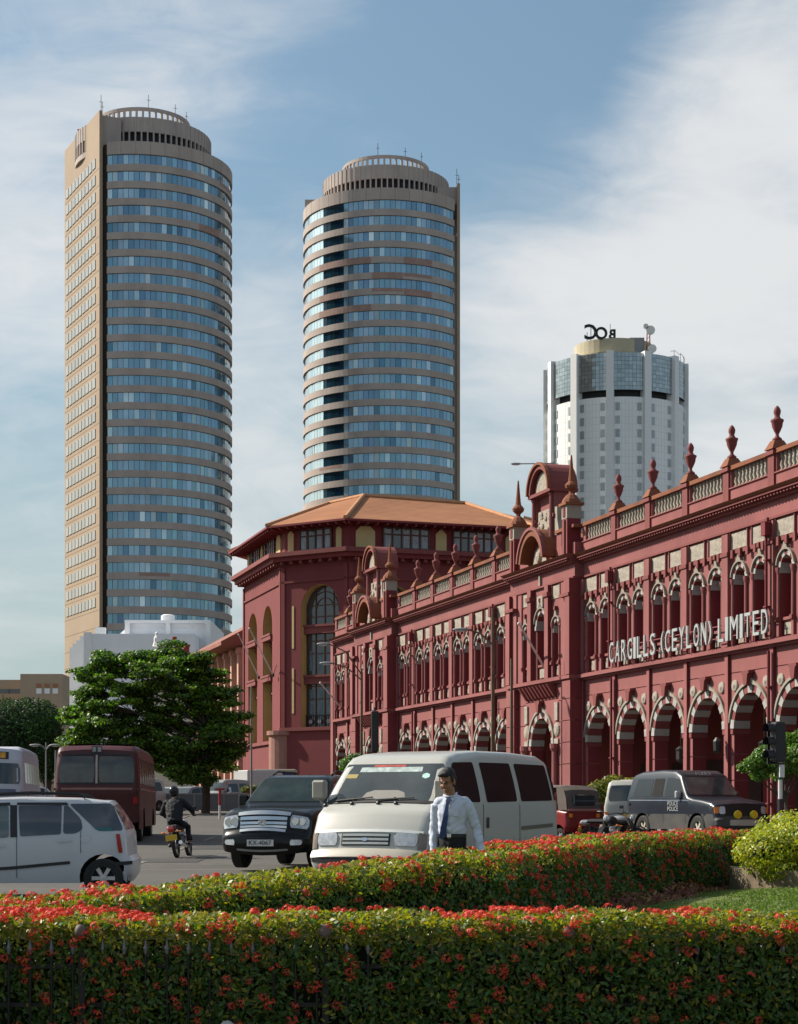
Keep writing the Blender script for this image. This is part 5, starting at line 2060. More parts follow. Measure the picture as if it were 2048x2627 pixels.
pb_ = Body([(0.1, .42), (0, .6), (0, 1.15), (0.12, 1.75), (0.22, 1.83)], [(0.6, 1.90), (1.6, 1.93), (2.3, 1.90)],
           [(2.62, 1.78), (3.10, 1.22), (3.35, 1.16), (4.2, 1.08), (4.38, 1.0), (4.42, .70), (4.52, .64), (4.52, .46), (4.45, .38)],
           [(0.85, .36), (3.55, .36)], .36, pjW, r=.08, bow=(.05, .10), arch=.43)
pb_.build([navy, under, lower_grey], pj, zsplit=.72)
pb_.patch('front', 1.26, 1.72, -.92, .92, 'windscreen', mat('jeep_windscreen', (0.07, 0.085, 0.085), rough=0.08, spec=0.7, var=0.4, scale=2), pj, .006, 8, 5, r=.04)
pb_.patch('front', .70, .96, -.62, .62, 'grille', blackp, pj, .008, 8, 3)
for sg in (-1, 1):
    a, b = (.66, .86) if sg > 0 else (-.86, -.66)
    pb_.patch('front', .76, .95, a, b, 'headlight', lampglass, pj, .012, 4, 4, r=.03)
    a, b = (.87, .985) if sg > 0 else (-.985, -.87)
    pb_.patch('front', .78, .95, a, b, 'indicator_lamp', amber, pj, .012, 3, 3)
    p, n_ = pb_.at_z('front', .72)
    c = pb_.pt(p, n_, 1, sg * .30, .04)
    MB().lathe([(0, .05), (.10, .04), (.115, 0), (.10, -.05)], (c[0] + .04, c[1], .74), 14, 0, 'x').build('fog_lamp', mat('yellow_cover', (0.72, 0.52, 0.02), rough=0.4), pj)
    pb_.side([(0.35, 1.22), (1.30, 1.22), (1.30, 1.70), (0.48, 1.70)], sg, 'side_window', darkglass, pj)
    pb_.side([(1.36, 1.22), (1.86, 1.22), (1.86, 1.70), (1.36, 1.70)], sg, 'side_window', under, pj)
    pb_.side([(1.98, 1.22), (2.92, 1.22), (2.58, 1.68), (1.98, 1.72)], sg, 'side_window', darkglass, pj)
    for x in (1.92, 3.02):
        pb_.side([(x, .5), (x + .015, .5), (x + .015, 1.2), (x, 1.2)], sg, 'door_gap', blackp, pj, .004, r=0)
    pb_.side([(.2, 1.12), (3.2, 1.10), (3.2, 1.12), (.2, 1.145)], sg, 'pin_stripe', mat('light_blue_line', (0.16, 0.19, 0.25), rough=0.5), pj, .005, r=0)
    mirror(pj, 2.72, sg * .80, 1.16, sg, mat('mirror_white', (0.55, 0.55, 0.55), rough=0.3, metal=0.3), .16, .20, .10)
    for wx in (.85, 3.55):
        wheel(pj, wx, sg * .72, .36, .22, sg, mat('dusty_rim', (0.42, 0.38, 0.32), rough=0.5), 6)
    for (z, h, sz) in ((.98, .0, .13), (.84, .0, .13)):
        me = text_mesh('POLICE', sz * 1.25, .002, sgn)
        xs = [v.co.x for v in me.vertices]
        for v in me.vertices:
            v.co.x -= (max(xs) + min(xs)) / 2
        # on the flank: reading direction follows the side it is on
        Mt = Matrix.Translation((2.42, sg * (pjW(2.4, z) + .008), z)) @ Matrix.Rotation(PI if sg > 0 else 0, 4, 'Z')
        link('door_lettering', me, pj, M=Mt)
me = text_mesh('POLICE', .15, .002, sgn)
xs = [v.co.x for v in me.vertices]
for v in me.vertices:
    v.co.x -= (max(xs) + min(xs)) / 2
link('roof_lettering', me, pj, M=Matrix.Translation((2.62, 0, 1.775)) @ Matrix.Rotation(PI / 2, 4, 'Z') @ Matrix.Rotation(rad(-38), 4, 'X'))
pb_.patch('front', .48, .60, -.6, .6, 'bumper', mat('dusty_bumper', (0.42, 0.40, 0.36), rough=0.5), pj, .03, 8, 1)
pl = atg(1826, 51.5)
pj.scale = (1.085,) * 3
place(pj, (4.5, -.84), (pl.x, 51.5))

# ---- red bus -------------------------------------------------------
bus = thing('red_bus', 'old dark red bus seen from behind with a split rear window', 'bus', (0, 0, 0), heading(-0.075, 0.997))


def busW(x, z):
    w = 1.22
    if z > 1.6:
        w -= .07 * ((z - 1.6) / 1.2)
    return w


bb_ = Body([(0.25, .55), (0.12, .60), (0.05, 1.2), (0.0, 1.5), (0.05, 2.3), (0.16, 2.70)], [(0.4, 2.84), (2, 2.88), (7, 2.88), (8.6, 2.8)], [(8.8, 2.6), (9.0, 1.4), (9.0, .5)],
           [(2.3, .5), (7.2, .5)], .48, busW, r=.16, bow=(.12, .1), arch=.56)
bb_.build([busred, under], bus, step=.4)
bp_ = MB()
for k in range(13):
    y = -1.0 + 2.0 * k / 12
rp = MB().add([(x, y, 2.885 + .01) for x in (.5, 8.4) for y in (-.95, .95)], [(0, 2, 3, 1)])
rp.build('roof_skin', busroof, bus)
bglass = mat('dusty_bus_glass', (0.05, 0.05, 0.045), rough=0.15, spec=0.7, var=0.6, scale=1.6)
for (a, b) in ((-.90, -.05), (.05, .90)):
    bb_.patch('rear', 1.77, 2.52, a, b, 'rear_window', bglass, bus, .01, 6, 4, r=.03)
bb_.patch('rear', 1.74, 2.55, -.025, .025, 'window_post', mat('post_grey', (0.36, 0.33, 0.28), rough=0.6), bus, .025, 2, 4)
for (z, h) in ((2.55, .05), (1.72, .05)):
    bb_.patch('rear', z, z + h, -.95, .95, 'window_seal', blackp, bus, .014, 10, 1)
bb_.patch('rear', 1.56, 1.62, -.98, .98, 'waist_rail', mat('faded_red_rail', (0.26, 0.12, 0.10), rough=0.6), bus, .02, 10, 1)
bo_ = bb_.patch('rear', 2.60, 2.78, -.13, .13, 'route_board', blackp, bus, .02, 4, 2)
bb_.patch('rear', 2.63, 2.75, -.11, -.02, 'route_panel', mat('faint_panel', (0.25, 0.25, 0.24), rough=0.6), bo_, .03, 2, 1)
bb_.patch('rear', 2.63, 2.75, .02, .11, 'route_panel', mat('faint_panel', (0.25, 0.25, 0.24), rough=0.6), bo_, .03, 2, 1)
bb_.patch('rear', .92, 1.04, .50, .88, 'number_plate', platew, bus, .02, 4, 1)
for t in (-.9, .88):
    bb_.patch('rear', 1.15, 1.35, t - .05, t + .05, 'tail_lamp', redlens, bus, .03, 3, 2)
bb_.patch('rear', 1.12, 1.16, .2, .5, 'vent_slot', blackp, bus, .01, 3, 1)
for sg in (-1, 1):
    for k in range(7):
        bb_.side([(.45 + k * 1.15, 1.75), (1.42 + k * 1.15, 1.75), (1.42 + k * 1.15, 2.5), (.45 + k * 1.15, 2.5)], sg, 'side_window', bglass, bus, .01)
    bb_.side([(.1, 1.55), (8.9, 1.55), (8.9, 1.62), (.1, 1.62)], sg, 'waist_rail', mat('faded_red_rail', (0.26, 0.12, 0.10), rough=0.6), bus, .02, r=0, step=.5)
    for wx in (2.3, 7.2):
        wheel(bus, wx, sg * 1.02, .48, .3, sg, mat('steel_rim', (0.3, 0.28, 0.26), rough=0.5, metal=0.4), 8)
    for k in (0.35, 1.2):
        MB().box(k, k + .6, sg * 1.19, sg * 1.23, .42, .98).build('skirt_flap', mat('dull_red_flap', (0.17, 0.07, 0.06), rough=0.7), bus)
pl = atg(248, 54)
place(bus, (0, 0), (pl.x, 54))

# ---- pale bus at the left edge --------------------------------------
bus2 = thing('pale_bus', 'pale grey bus with an orange destination board behind the white estate car', 'bus', (0, 0, 0), heading(0.12, -0.993))
b2 = Body([(0.1, .5), (0, .8), (0, 2.5), (0.1, 2.8)], [(0.5, 2.92), (4, 2.95), (8.2, 2.92)], [(8.75, 2.8), (8.95, 2.4), (9.15, 1.3), (9.2, .9), (9.15, .45)], [(2.0, .5), (6.8, .5)], .45,
          lambda x, z: 1.22 - (.08 * ((z - 1.4) / 1.5) if z > 1.4 else 0), r=.2, bow=(.05, .2), arch=.55)
b2.build([mat('lilac_white_paint', (0.45, 0.46, 0.51), rough=0.4, var=0.05), under], bus2, step=.4)
b2.patch('front', 1.45, 2.25, -.9, .9, 'windscreen', carglass, bus2, .01, 8, 4, r=.05)
bo_ = b2.patch('front', 2.40, 2.68, -.75, .55, 'destination_board', blackp, bus2, .015, 8, 2)
b2.patch('front', 2.43, 2.65, -.70, .45, 'destination_blind', mat('orange_blind', (0.55, 0.25, 0.03), rough=0.5, var=0.5, scale=3), bo_, .02, 8, 2)
b2.patch('front', 1.10, 1.25, -.95, .95, 'front_band', mat('slate_band', (0.10, 0.12, 0.17), rough=0.4), bus2, .012, 8, 1)
for sg in (-1, 1):
    for k in range(6):
        b2.side([(.6 + k * 1.3, 1.5), (1.75 + k * 1.3, 1.5), (1.75 + k * 1.3, 2.3), (.6 + k * 1.3, 2.3)], sg, 'side_window', darkglass, bus2, .01)
    a, b = (.62, .9) if sg > 0 else (-.9, -.62)
    b2.patch('front', .75, .95, a, b, 'headlight', lampglass, bus2, .015, 4, 2)
    for wx in (2.0, 6.8):
        wheel(bus2, wx, sg * 1.02, .48, .3, sg, None, 6)
pl = atg(-22, 72)
place(bus2, (9.1, 0), (pl.x, 72))

# ---- small pale van behind the jeep ---------------------------------
sv = thing('small_van', 'small pale grey van parked behind the dark police jeep', 'van', (0, 0, 0), heading(0.30, 0.954))
svb = Body([(0.08, .35), (0, .5), (0, 1.1), (0.10, 1.65), (0.18, 1.78)], [(0.5, 1.85), (1.6, 1.87), (2.6, 1.82)], [(2.75, 1.75), (3.2, 1.15), (3.4, .9), (3.45, .4)], [(0.6, .3), (2.8, .3)], .30,
           lambda x, z: .78 - (.14 * ((z - 1.0) / .85) if z > 1.0 else 0), r=.09, bow=(.05, .1), arch=.33)
svb.build([greyw, under], sv)
svb.patch('rear', 1.18, 1.66, -.86, .86, 'rear_window', carglass, sv, .008, 8, 4, r=.05)
svb.patch('rear', .38, .50, -.97, .97, 'bumper', blackp, sv, .03, 8, 1)
svb.patch('rear', .66, .76, -.25, .25, 'number_plate', platey, sv, .015, 4, 1)
for sg in (-1, 1):
    a, b = (.80, .95) if sg > 0 else (-.95, -.80)
    svb.patch('rear', .62, .84, a, b, 'tail_lamp', amber, sv, .012, 3, 3)
    svb.side([(0.3, 1.15), (1.3, 1.13), (1.36, 1.6), (.42, 1.62)], sg, 'side_window', darkglass, sv)
    svb.side([(1.45, 1.13), (2.4, 1.12), (2.3, 1.58), (1.5, 1.6)], sg, 'side_window', darkglass, sv)
    for wx in (.6, 2.8):
        wheel(sv, wx, sg * .68, .28, .17, sg, None, 6)
pl = atg(1612, 58.2)
place(sv, (0, 0), (pl.x, 58.2))

# ---- red three-wheeler ----------------------------------------------
tk = thing('three_wheeler', 'red three-wheeled taxi with a dusty canvas hood between the cream van and the parked motorbikes', 'auto rickshaw', (0, 0, 0), heading(-0.55, 0.835))
tred = mat('taxi_red_paint', (0.19, 0.016, 0.018), rough=0.35, var=0.08, dirt=0.25, dirtcol=(0.12, 0.03, 0.03))
canvas = mat('dusty_canvas', (0.11, 0.09, 0.08), rough=0.95, var=0.15)
tb = Body([(0.10, .32), (0.0, .5), (0.02, .95)], [(.5, .98), (1.1, .62), (1.75, .55), (2.1, .85)], [(2.25, .95), (2.45, .8), (2.55, .35)], [(0.42, .25), (2.3, .25)], .25,
          lambda x, z: .64 - (.30 * max(0, (x - 1.7) / .85) if x > 1.7 else 0), r=.08, bow=(.05, .08), arch=.30)
tb.build([tred, under], tk)
hd = Body([(0.02, .97), (0.05, 1.3), (0.14, 1.58)], [(.4, 1.70), (1.2, 1.72), (1.7, 1.66)], [(1.9, 1.58), (1.95, 1.5), (1.85, 1.49)], [], 1.48, lambda x, z: .64 - .04 * (z - .9), r=.1, bow=(.03, .05))
# hood: roof slab plus rear wall
h = MB()
prof = [(0.02, .96), (0.06, 1.3), (0.16, 1.56), (.4, 1.68), (1.2, 1.71), (1.7, 1.66), (1.95, 1.52)]
vs, fs = [], []
for (x, z) in prof:
    for t in (-1, -.9, -.6, 0, .6, .9, 1):
        vs.append((x, t * .64, z - (.06 * abs(t) ** 6 if z > 1.5 else 0)))
for j in range(len(prof) - 1):
    for i in range(6):
        fs.append((j * 7 + i, j * 7 + i + 1, (j + 1) * 7 + i + 1, (j + 1) * 7 + i))
h.add(vs, fs)
for sg in (-1, 1):
    h.prism([(0.02, .96), (.42, .98), (.5, 1.5), (.5, 1.66), (.16, 1.54), (.06, 1.3)], sg * .60, sg * .64)
    h.tube([(1.95, sg * .6, 1.5), (2.05, sg * .55, .9)], .02, 6)
    h.tube([(1.1, sg * .62, 1.66), (1.1, sg * .62, .6)], .02, 6)
h.build('hood', canvas, tk)
MB().bbox(-.01, .06, -.40, .40, 1.10, 1.42, .03).build('rear_window', carglass, tk)
MB().bbox(-.03, .05, -.62, .62, .92, 1.0, .02).build('rear_rail', mat('dull_pink_rail', (.35, .14, .13), rough=.5), tk)
for sg in (-1, 1):
    MB().bbox(-.04, .04, sg * .5 - .06, sg * .5 + .06, .74, .86, .02).build('tail_lamp', amber, tk)
    wheel(tk, .42, sg * .55, .22, .11, sg, None, 5)
MB().prism([(.5, .55), (1.0, .55), (1.0, .68), (.62, .72), (.55, 1.15), (.45, 1.15)], -.5, .5).build('seat', blackp, tk)
MB().add([(2.02, -.5, 1.5), (2.02, .5, 1.5), (2.2, .42, .95), (2.2, -.42, .95)], [(0, 1, 2, 3)]).build('windscreen', carglass, tk)
wheel(tk, 2.3, 0, .22, .11, 1, None, 5)
pl = atg(1500, 54.5)
place(tk, (0, 0), (pl.x, 54.5))


# ---- motorbikes ------------------------------------------------------
def motorbike(label, loc, hd_, lean=0.0, body=blackp, accent=None, group=None, plate=platey):
    m = thing('motorbike', label, 'motorbike', loc, hd_, group)
    m.rotation_euler = (lean, 0, hd_)
    r = .29
    for wx in (0.0, 1.28):
        t = MB().lathe([(r * .8, -.045), (r, -.03), (r, .03), (r * .8, .045)], (0, 0, 0), 20, 0, 'y', caps=False)
        t.lathe([(r * .8, -.045), (r * .74, 0), (r * .8, .045)], (0, 0, 0), 20, 0, 'y', caps=False)
        wo = t.build('wheel', rubber, m, (wx, 0, r))
        q = MB()
        q.lathe([(.05, -.06), (.05, .06)], (0, 0, 0), 8, 0, 'y')
        for k in range(6):
            a = k * PI / 3
            q.tube([(0, 0, 0), (r * .76 * math.cos(a), 0, r * .76 * math.sin(a))], .012, 4)
        q.build('rim', alloy, wo)
        MB().prism(arc(wx, r, r + .05, 30 if wx == 0 else 20, 150, 8) + arc(wx, r, r + .03, 150, 30 if wx == 0 else 20, 8), -.06, .06).build('mudguard', body, m)
    fr = MB()
    fr.tube([(0, .09, r), (.45, .12, .38), (.55, .1, .35)], .025, 6).tube([(0, -.09, r), (.45, -.12, .38)], .025, 6)
    fr.tube([(.35, 0, .62), (.62, 0, .30), (.95, 0, .42), (1.02, 0, .80), (.55, 0, .68)], .03, 6)
    fr.tube([(1.28, .08, r), (1.06, .08, .85)], .025, 6).tube([(1.28, -.08, r), (1.06, -.08, .85)], .025, 6)
    for sg in (-1, 1):
        fr.tube([(.05, sg * .1, .36), (-.02, sg * .1, .62)], .028, 6)
    fr.build('frame', blackp, m)
    MB().bbox(.50, .86, -.14, .14, .28, .56, .05).lathe([(.10, .42), (.10, .62)], (.70, 0, 0), 10).build('engine', alloy, m)
    MB().tube([(.70, -.14, .34), (.35, -.17, .26), (-.25, -.19, .36)], [.03, .04, .05], 8).build('exhaust', chrome, m)
    s_ = MB().ell((.78, 0, .78), .26, .14, .12, 12, 8)
    s_.build('fuel_tank', accent or body, m, smooth=True)
    MB().bbox(-.12, .60, -.13, .13, .70, .80, .05).build('seat', blackp, m)
    MB().bbox(-.30, -.06, -.11, .11, .64, .78, .05).build('tail_cowl', accent or body, m)
    MB().bbox(-.33, -.28, -.08, .08, .63, .72, .02).build('tail_lamp', redlens, m)
    MB().box(-.345, -.335, -.14, .14, .42, .56).build('number_plate', plate, m)
    for sg in (-1, 1):
        MB().ell((-.26, sg * .20, .62), .03, .05, .025, 8, 6).tube([(-.26, 0, .63), (-.26, sg * .2, .62)], .008, 4).build('indicator_lamp', amber, m)
    hb = MB().tube([(.92, .36, .98), (1.0, .2, 1.0), (1.04, 0, .94), (1.0, -.2, 1.0), (.92, -.36, .98)], .016, 6)
    hb.build('handlebar', blackp, m)
    MB().ell((1.16, 0, .84), .07, .09, .09, 10, 8).build('headlight', lampglass, m)
    for sg in (-1, 1):
        MB().tube([(1.0, sg * .24, 1.0), (1.0, sg * .30, 1.16)], .008, 4).bbox(.99, 1.01, sg * .32 - .06, sg * .32 + .06, 1.13, 1.21, .01).build('mirror', blackp, m)
    for sg in (-1, 1):
        MB().tube([(.40, sg * .1, .32), (.40, sg * .26, .32)], .014, 5).build('footrest', blackp, m)
    return m


pl = atg(462, 45.6)
hd1 = heading(0.12, 0.993)
bike = motorbike('dark motorbike with a yellow number plate ridden towards the parked cars', (pl.x, 45.0, ground_z(45.0)), hd1, rad(-7), accent=mat('bike_red', (0.10, 0.02, 0.025), rough=0.35))
pl = atg(1520, 50.5)
grey_acc = mat('bike_silver', (0.30, 0.30, 0.32), rough=0.3, metal=.4)
motorbike('parked motorbike nearer the red three-wheeler, silver side panel', (pl.x, 50.5, ground_z(50.5)), heading(0.9, -0.42), rad(6), accent=grey_acc, group='parked motorbikes')
pl = atg(1588, 50.0)
motorbike('parked motorbike nearest the dark police jeep', (pl.x, 50.0, ground_z(50.0)), heading(-0.45, -0.89), rad(-6), group='parked motorbikes')

# ---- far parked cars ---------------------------------------------------
fc = []


def far_car(kind, paint):
    root = thing('parked_car', '', 'car', (0, 0, 0), 0, 'cars parked beyond the barrier')
    if kind == 'saloon':
        b = Body([(0.05, .3), (0, .5), (0.02, .85), (.1, .92)], [(.6, .95), (1.1, 1.38), (1.6, 1.45), (2.2, 1.43)], [(2.5, 1.36), (3.05, .95), (3.9, .80), (4.1, .6), (4.1, .28)], [(.75, .3), (3.25, .3)], .24,
                 lambda x, z: .82 - (.2 * ((z - .9) / .55) if z > .9 else 0), r=.08, bow=(.08, .12), arch=.34)
        b.build([paint, under], root)
        b.patch('front', .97, 1.34, -.9, .9, 'windscreen', carglass, root)
        for sg in (-1, 1):
            b.side([(1.0, .96), (1.75, .94), (1.75, 1.36), (1.3, 1.34)], sg, 'side_window', darkglass, root)
            b.side([(1.82, .94), (2.7, .93), (2.4, 1.28), (1.82, 1.36)], sg, 'side_window', darkglass, root)
    else:
        b = Body([(0.05, .3), (0, .5), (0.0, 1.0), (.12, 1.7), (.2, 1.8)], [(.6, 1.86), (1.6, 1.88), (2.5, 1.84)], [(2.75, 1.74), (3.2, 1.15), (3.5, .9), (3.6, .35)], [(.65, .3), (2.95, .3)], .26,
                 lambda x, z: .80 - (.14 * ((z - 1.0) / .85) if z > 1.0 else 0), r=.09, bow=(.05, .12), arch=.33)
        b.build([paint, under], root)
        b.patch('front', 1.18, 1.68, -.9, .9, 'windscreen', carglass, root)
        for sg in (-1, 1):
            b.side([(.35, 1.15), (1.3, 1.14), (1.36, 1.64), (.45, 1.64)], sg, 'side_window', darkglass, root)
            b.side([(1.45, 1.14), (2.6, 1.12), (2.35, 1.6), (1.5, 1.64)], sg, 'side_window', darkglass, root)
    for sg in (-1, 1):
        a, c = (.6, .9) if sg > 0 else (-.9, -.6)
        b.patch('front', .6, .72, a, c, 'headlight', lampglass, root)
        for wx in ((.75, 3.25) if kind == 'saloon' else (.65, 2.95)):
            wheel(root, wx, sg * .72, .29, .18, sg, None, 5)
    b.patch('front', .40, .5, -.3, .3, 'number_plate', platew, root, .02)
    return root


pw = mat('parked_white', (0.45, 0.45, 0.44), rough=0.35, var=0.03)
pgrey = mat('parked_grey', (0.16, 0.17, 0.18), rough=0.35, var=0.05)
pdark = mat('parked_dark', (0.03, 0.032, 0.038), rough=0.35)
psil = mat('parked_silver', (0.27, 0.27, 0.27), rough=0.35)
protos = {}
FARC = [(402, 107, 'van', pw, 'white parked van immediately right of the red bus'),
        (455, 113, 'saloon', pdark, 'dark parked saloon above the motorbike rider\'s helmet'),
        (500, 112, 'saloon', psil, 'silver parked saloon under the spreading tree'),
        (545, 111, 'saloon', pgrey, 'grey parked saloon left of the cyclist in a pink helmet'),
        (625, 112, 'van', psil, 'silver parked van by the flower baskets, left of the black off-roader'),
        (662, 116, 'saloon', pgrey, 'grey parked saloon nearest the black off-roader'),
        (92, 114, 'van', pw, 'white parked van beside the pale bus, left of the lamp post'),
        (135, 112, 'saloon', pw, 'white parked saloon half hidden by the red bus')]
for (px, Y, kd, pm, lab) in FARC:
    key = (kd, pm.name)
    if key in protos:
        o = copy_tree(protos[key])
    else:
        o = far_car(kd, pm)
        protos[key] = o
    pl = atg(px, Y)
    o.rotation_euler = (0, 0, heading(-0.55 + R.uniform(-.1, .1), -0.84))
    o.location = (pl.x, Y, ground_z(Y))
    o['label'] = lab
# white delivery truck behind them
tr = thing('white_truck', 'white box truck parked in front of the octagonal building beside the blue kiosk', 'truck', (0, 0, 0), heading(-0.8, -0.6))
MB().bbox(0, 2.6, -.85, .85, .6, 2.55, .05).build('cargo_box', pw, tr)
tc_ = Body([(2.65, .5), (2.65, 1.6), (2.7, 1.85)], [(2.9, 1.95), (3.3, 1.93)], [(3.6, 1.85), (4.0, 1.2), (4.1, .9), (4.1, .45)], [(3.4, .35)], .42, lambda x, z: .82 - (.1 * (z - 1) if z > 1 else 0), r=.08, bow=(.02, .1), arch=.38)
tc_.build([pw, under], tr)
tc_.patch('front', 1.25, 1.8, -.9, .9, 'windscreen', carglass, tr)
MB().box(0, 4, -.4, .4, .42, .6).build('chassis', under, tr)
for sg in (-1, 1):
    tc_.side([(2.85, 1.2), (3.7, 1.2), (3.45, 1.7), (2.85, 1.75)], sg, 'side_window', darkglass, tr)
    for wx in (.6, 3.4):
        wheel(tr, wx, sg * .72, .33, .2, sg, None, 6)
pl = atg(585, 118)
tr.location = (pl.x + 3.0, 118, ground_z(118))
# ------------------------------------------------------------------ vegetation
leaf_dk = mat('ixora_leaf', (0.040, 0.076, 0.013), rough=0.45, var=0.0, island=0.45, trans=(0.55, 0.75, 0.25), spec=0.25)
leaf_yg = mat('ixora_young_leaf', (0.135, 0.135, 0.011), rough=0.45, var=0.0, island=0.40, trans=(0.9, 1.0, 0.35), spec=0.25)
leaf_br = mat('ixora_bronze_leaf', (0.20, 0.15, 0.05), rough=0.5, var=0.0, island=0.4, trans=(0.8, 0.6, 0.3), spec=0.25)
petal = mat('ixora_petal', (0.46, 0.050, 0.032), rough=0.6, var=0.0, island=0.22, trans=(0.5, 0.25, 0.2), spec=0.2)
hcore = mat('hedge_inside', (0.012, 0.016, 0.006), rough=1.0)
tleaf = mat('tree_leaf', (0.070, 0.125, 0.013), rough=0.45, var=0.0, island=0.45, trans=(0.7, 0.9, 0.25), spec=0.12)
tleaf2 = mat('tree_leaf_dark', (0.016, 0.040, 0.010), rough=0.5, var=0.0, island=0.4, trans=(0.4, 0.6, 0.2), spec=0.3)
tleaf3 = mat('dome_leaf', (0.020, 0.048, 0.012), rough=0.7, var=0.0, island=0.35, trans=(0.3, 0.45, 0.2), spec=0.1)
bark = mat('bark', (0.065, 0.05, 0.04), rough=0.95, var=0.25, scale=4, bump=0.6, bscale=20)
gold = mat('golden_leaf', (0.225, 0.235, 0.012), rough=0.45, var=0.0, island=0.32, trans=(0.8, 0.85, 0.3), spec=0.25)
gold_dk = mat('golden_leaf_inner', (0.12, 0.16, 0.014), rough=0.5, var=0.0, island=0.4, trans=(0.6, 0.8, 0.3), spec=0.25)
fresh = mat('fresh_leaf', (0.052, 0.105, 0.016), rough=0.45, var=0.0, island=0.4, trans=(0.7, 0.9, 0.3), spec=0.3)


def leaf_mesh(name, P, Nn, size, mats, mi=None, aspect=0.45, jitter=0.6, seed=1):
    """rhombic leaves: centres P, facing roughly Nn"""
    r = np.random.default_rng(seed)
    n = len(P)
    Nn = Nn + r.normal(0, jitter, (n, 3))
    Nn /= np.linalg.norm(Nn, axis=1)[:, None] + 1e-9
    t = r.normal(0, 1, (n, 3))
    t[:, 2] -= 0.25
    t -= Nn * (t * Nn).sum(1)[:, None]
    t /= np.linalg.norm(t, axis=1)[:, None] + 1e-9
    b = np.cross(Nn, t)
    s = size * r.uniform(0.6, 1.35, n)[:, None]
    mid = P - t * s * 0.08 - Nn * s * 0.06
    V = np.empty((n, 4, 3))
    V[:, 0] = P - t * s * 0.5
    V[:, 1] = mid + b * s * aspect * 0.5
    V[:, 2] = P + t * s * 0.5 - Nn * s * 0.10
    V[:, 3] = mid - b * s * aspect * 0.5
    me = bpy.data.meshes.new(name)
    me.vertices.add(4 * n)
    me.loops.add(4 * n)
    me.polygons.add(n)
    me.vertices.foreach_set('co', V.reshape(-1))
    me.loops.foreach_set('vertex_index', np.arange(4 * n, dtype=np.int32))
    me.polygons.foreach_set('loop_start', np.arange(0, 4 * n, 4, dtype=np.int32))
    me.polygons.foreach_set('loop_total', np.full(n, 4, dtype=np.int32))
    for m in mats:
        me.materials.append(m)
    if mi is not None:
        me.polygons.foreach_set('material_index', np.asarray(mi, dtype=np.int32))
    me.update(calc_edges=True)
    return me


def flower_mesh(seed, r=0.034, n=26):
    q = np.random.default_rng(seed)
    mb = MB()
    for k in range(n):
        u = q.uniform(0.0, 1.0)
        th = q.uniform(0, 2 * PI)
        ph = math.acos(1 - u * 1.05)
        d = Vector((math.sin(ph) * math.cos(th), math.sin(ph) * math.sin(th), math.cos(ph) * 0.8))
        p = d * r * q.uniform(.85, 1.1)
        a = d.cross(Vector((q.normal(), q.normal(), q.normal()))).normalized()
        b = d.cross(a)
        s = 0.0085 * r / .034
        # four petals as a star
        mb.add([p + a * s * 1.3, p + (a + b) * s * .35, p + b * s * 1.3, p + (b - a) * s * .35, p - a * s * 1.3, p - (a + b) * s * .35, p - b * s * 1.3, p + (a - b) * s * .35], [(0, 1, 2, 3, 4, 5, 6, 7)])
    return mb.mesh('flower_cluster', petal)


FLOWERS = [flower_mesh(i + 50, r) for i, r in enumerate((.030, .034, .038, .042, .036, .032))]


def wob(p, k=1.0, seed=0.0):
    """gentle lumpy offset"""
    x, y, z = p[..., 0], p[..., 1], p[..., 2]
    return (np.sin(x * 3.1 * k + 1.3 + seed) * np.sin(z * 5.3 * k + y * 2.2 + seed) + .6 * np.sin(x * 8.7 * k + z * 7.1 * k + seed * 2) + .5 * np.sin(y * 6.1 * k - x * 5.2 * k + seed)) / 2.1


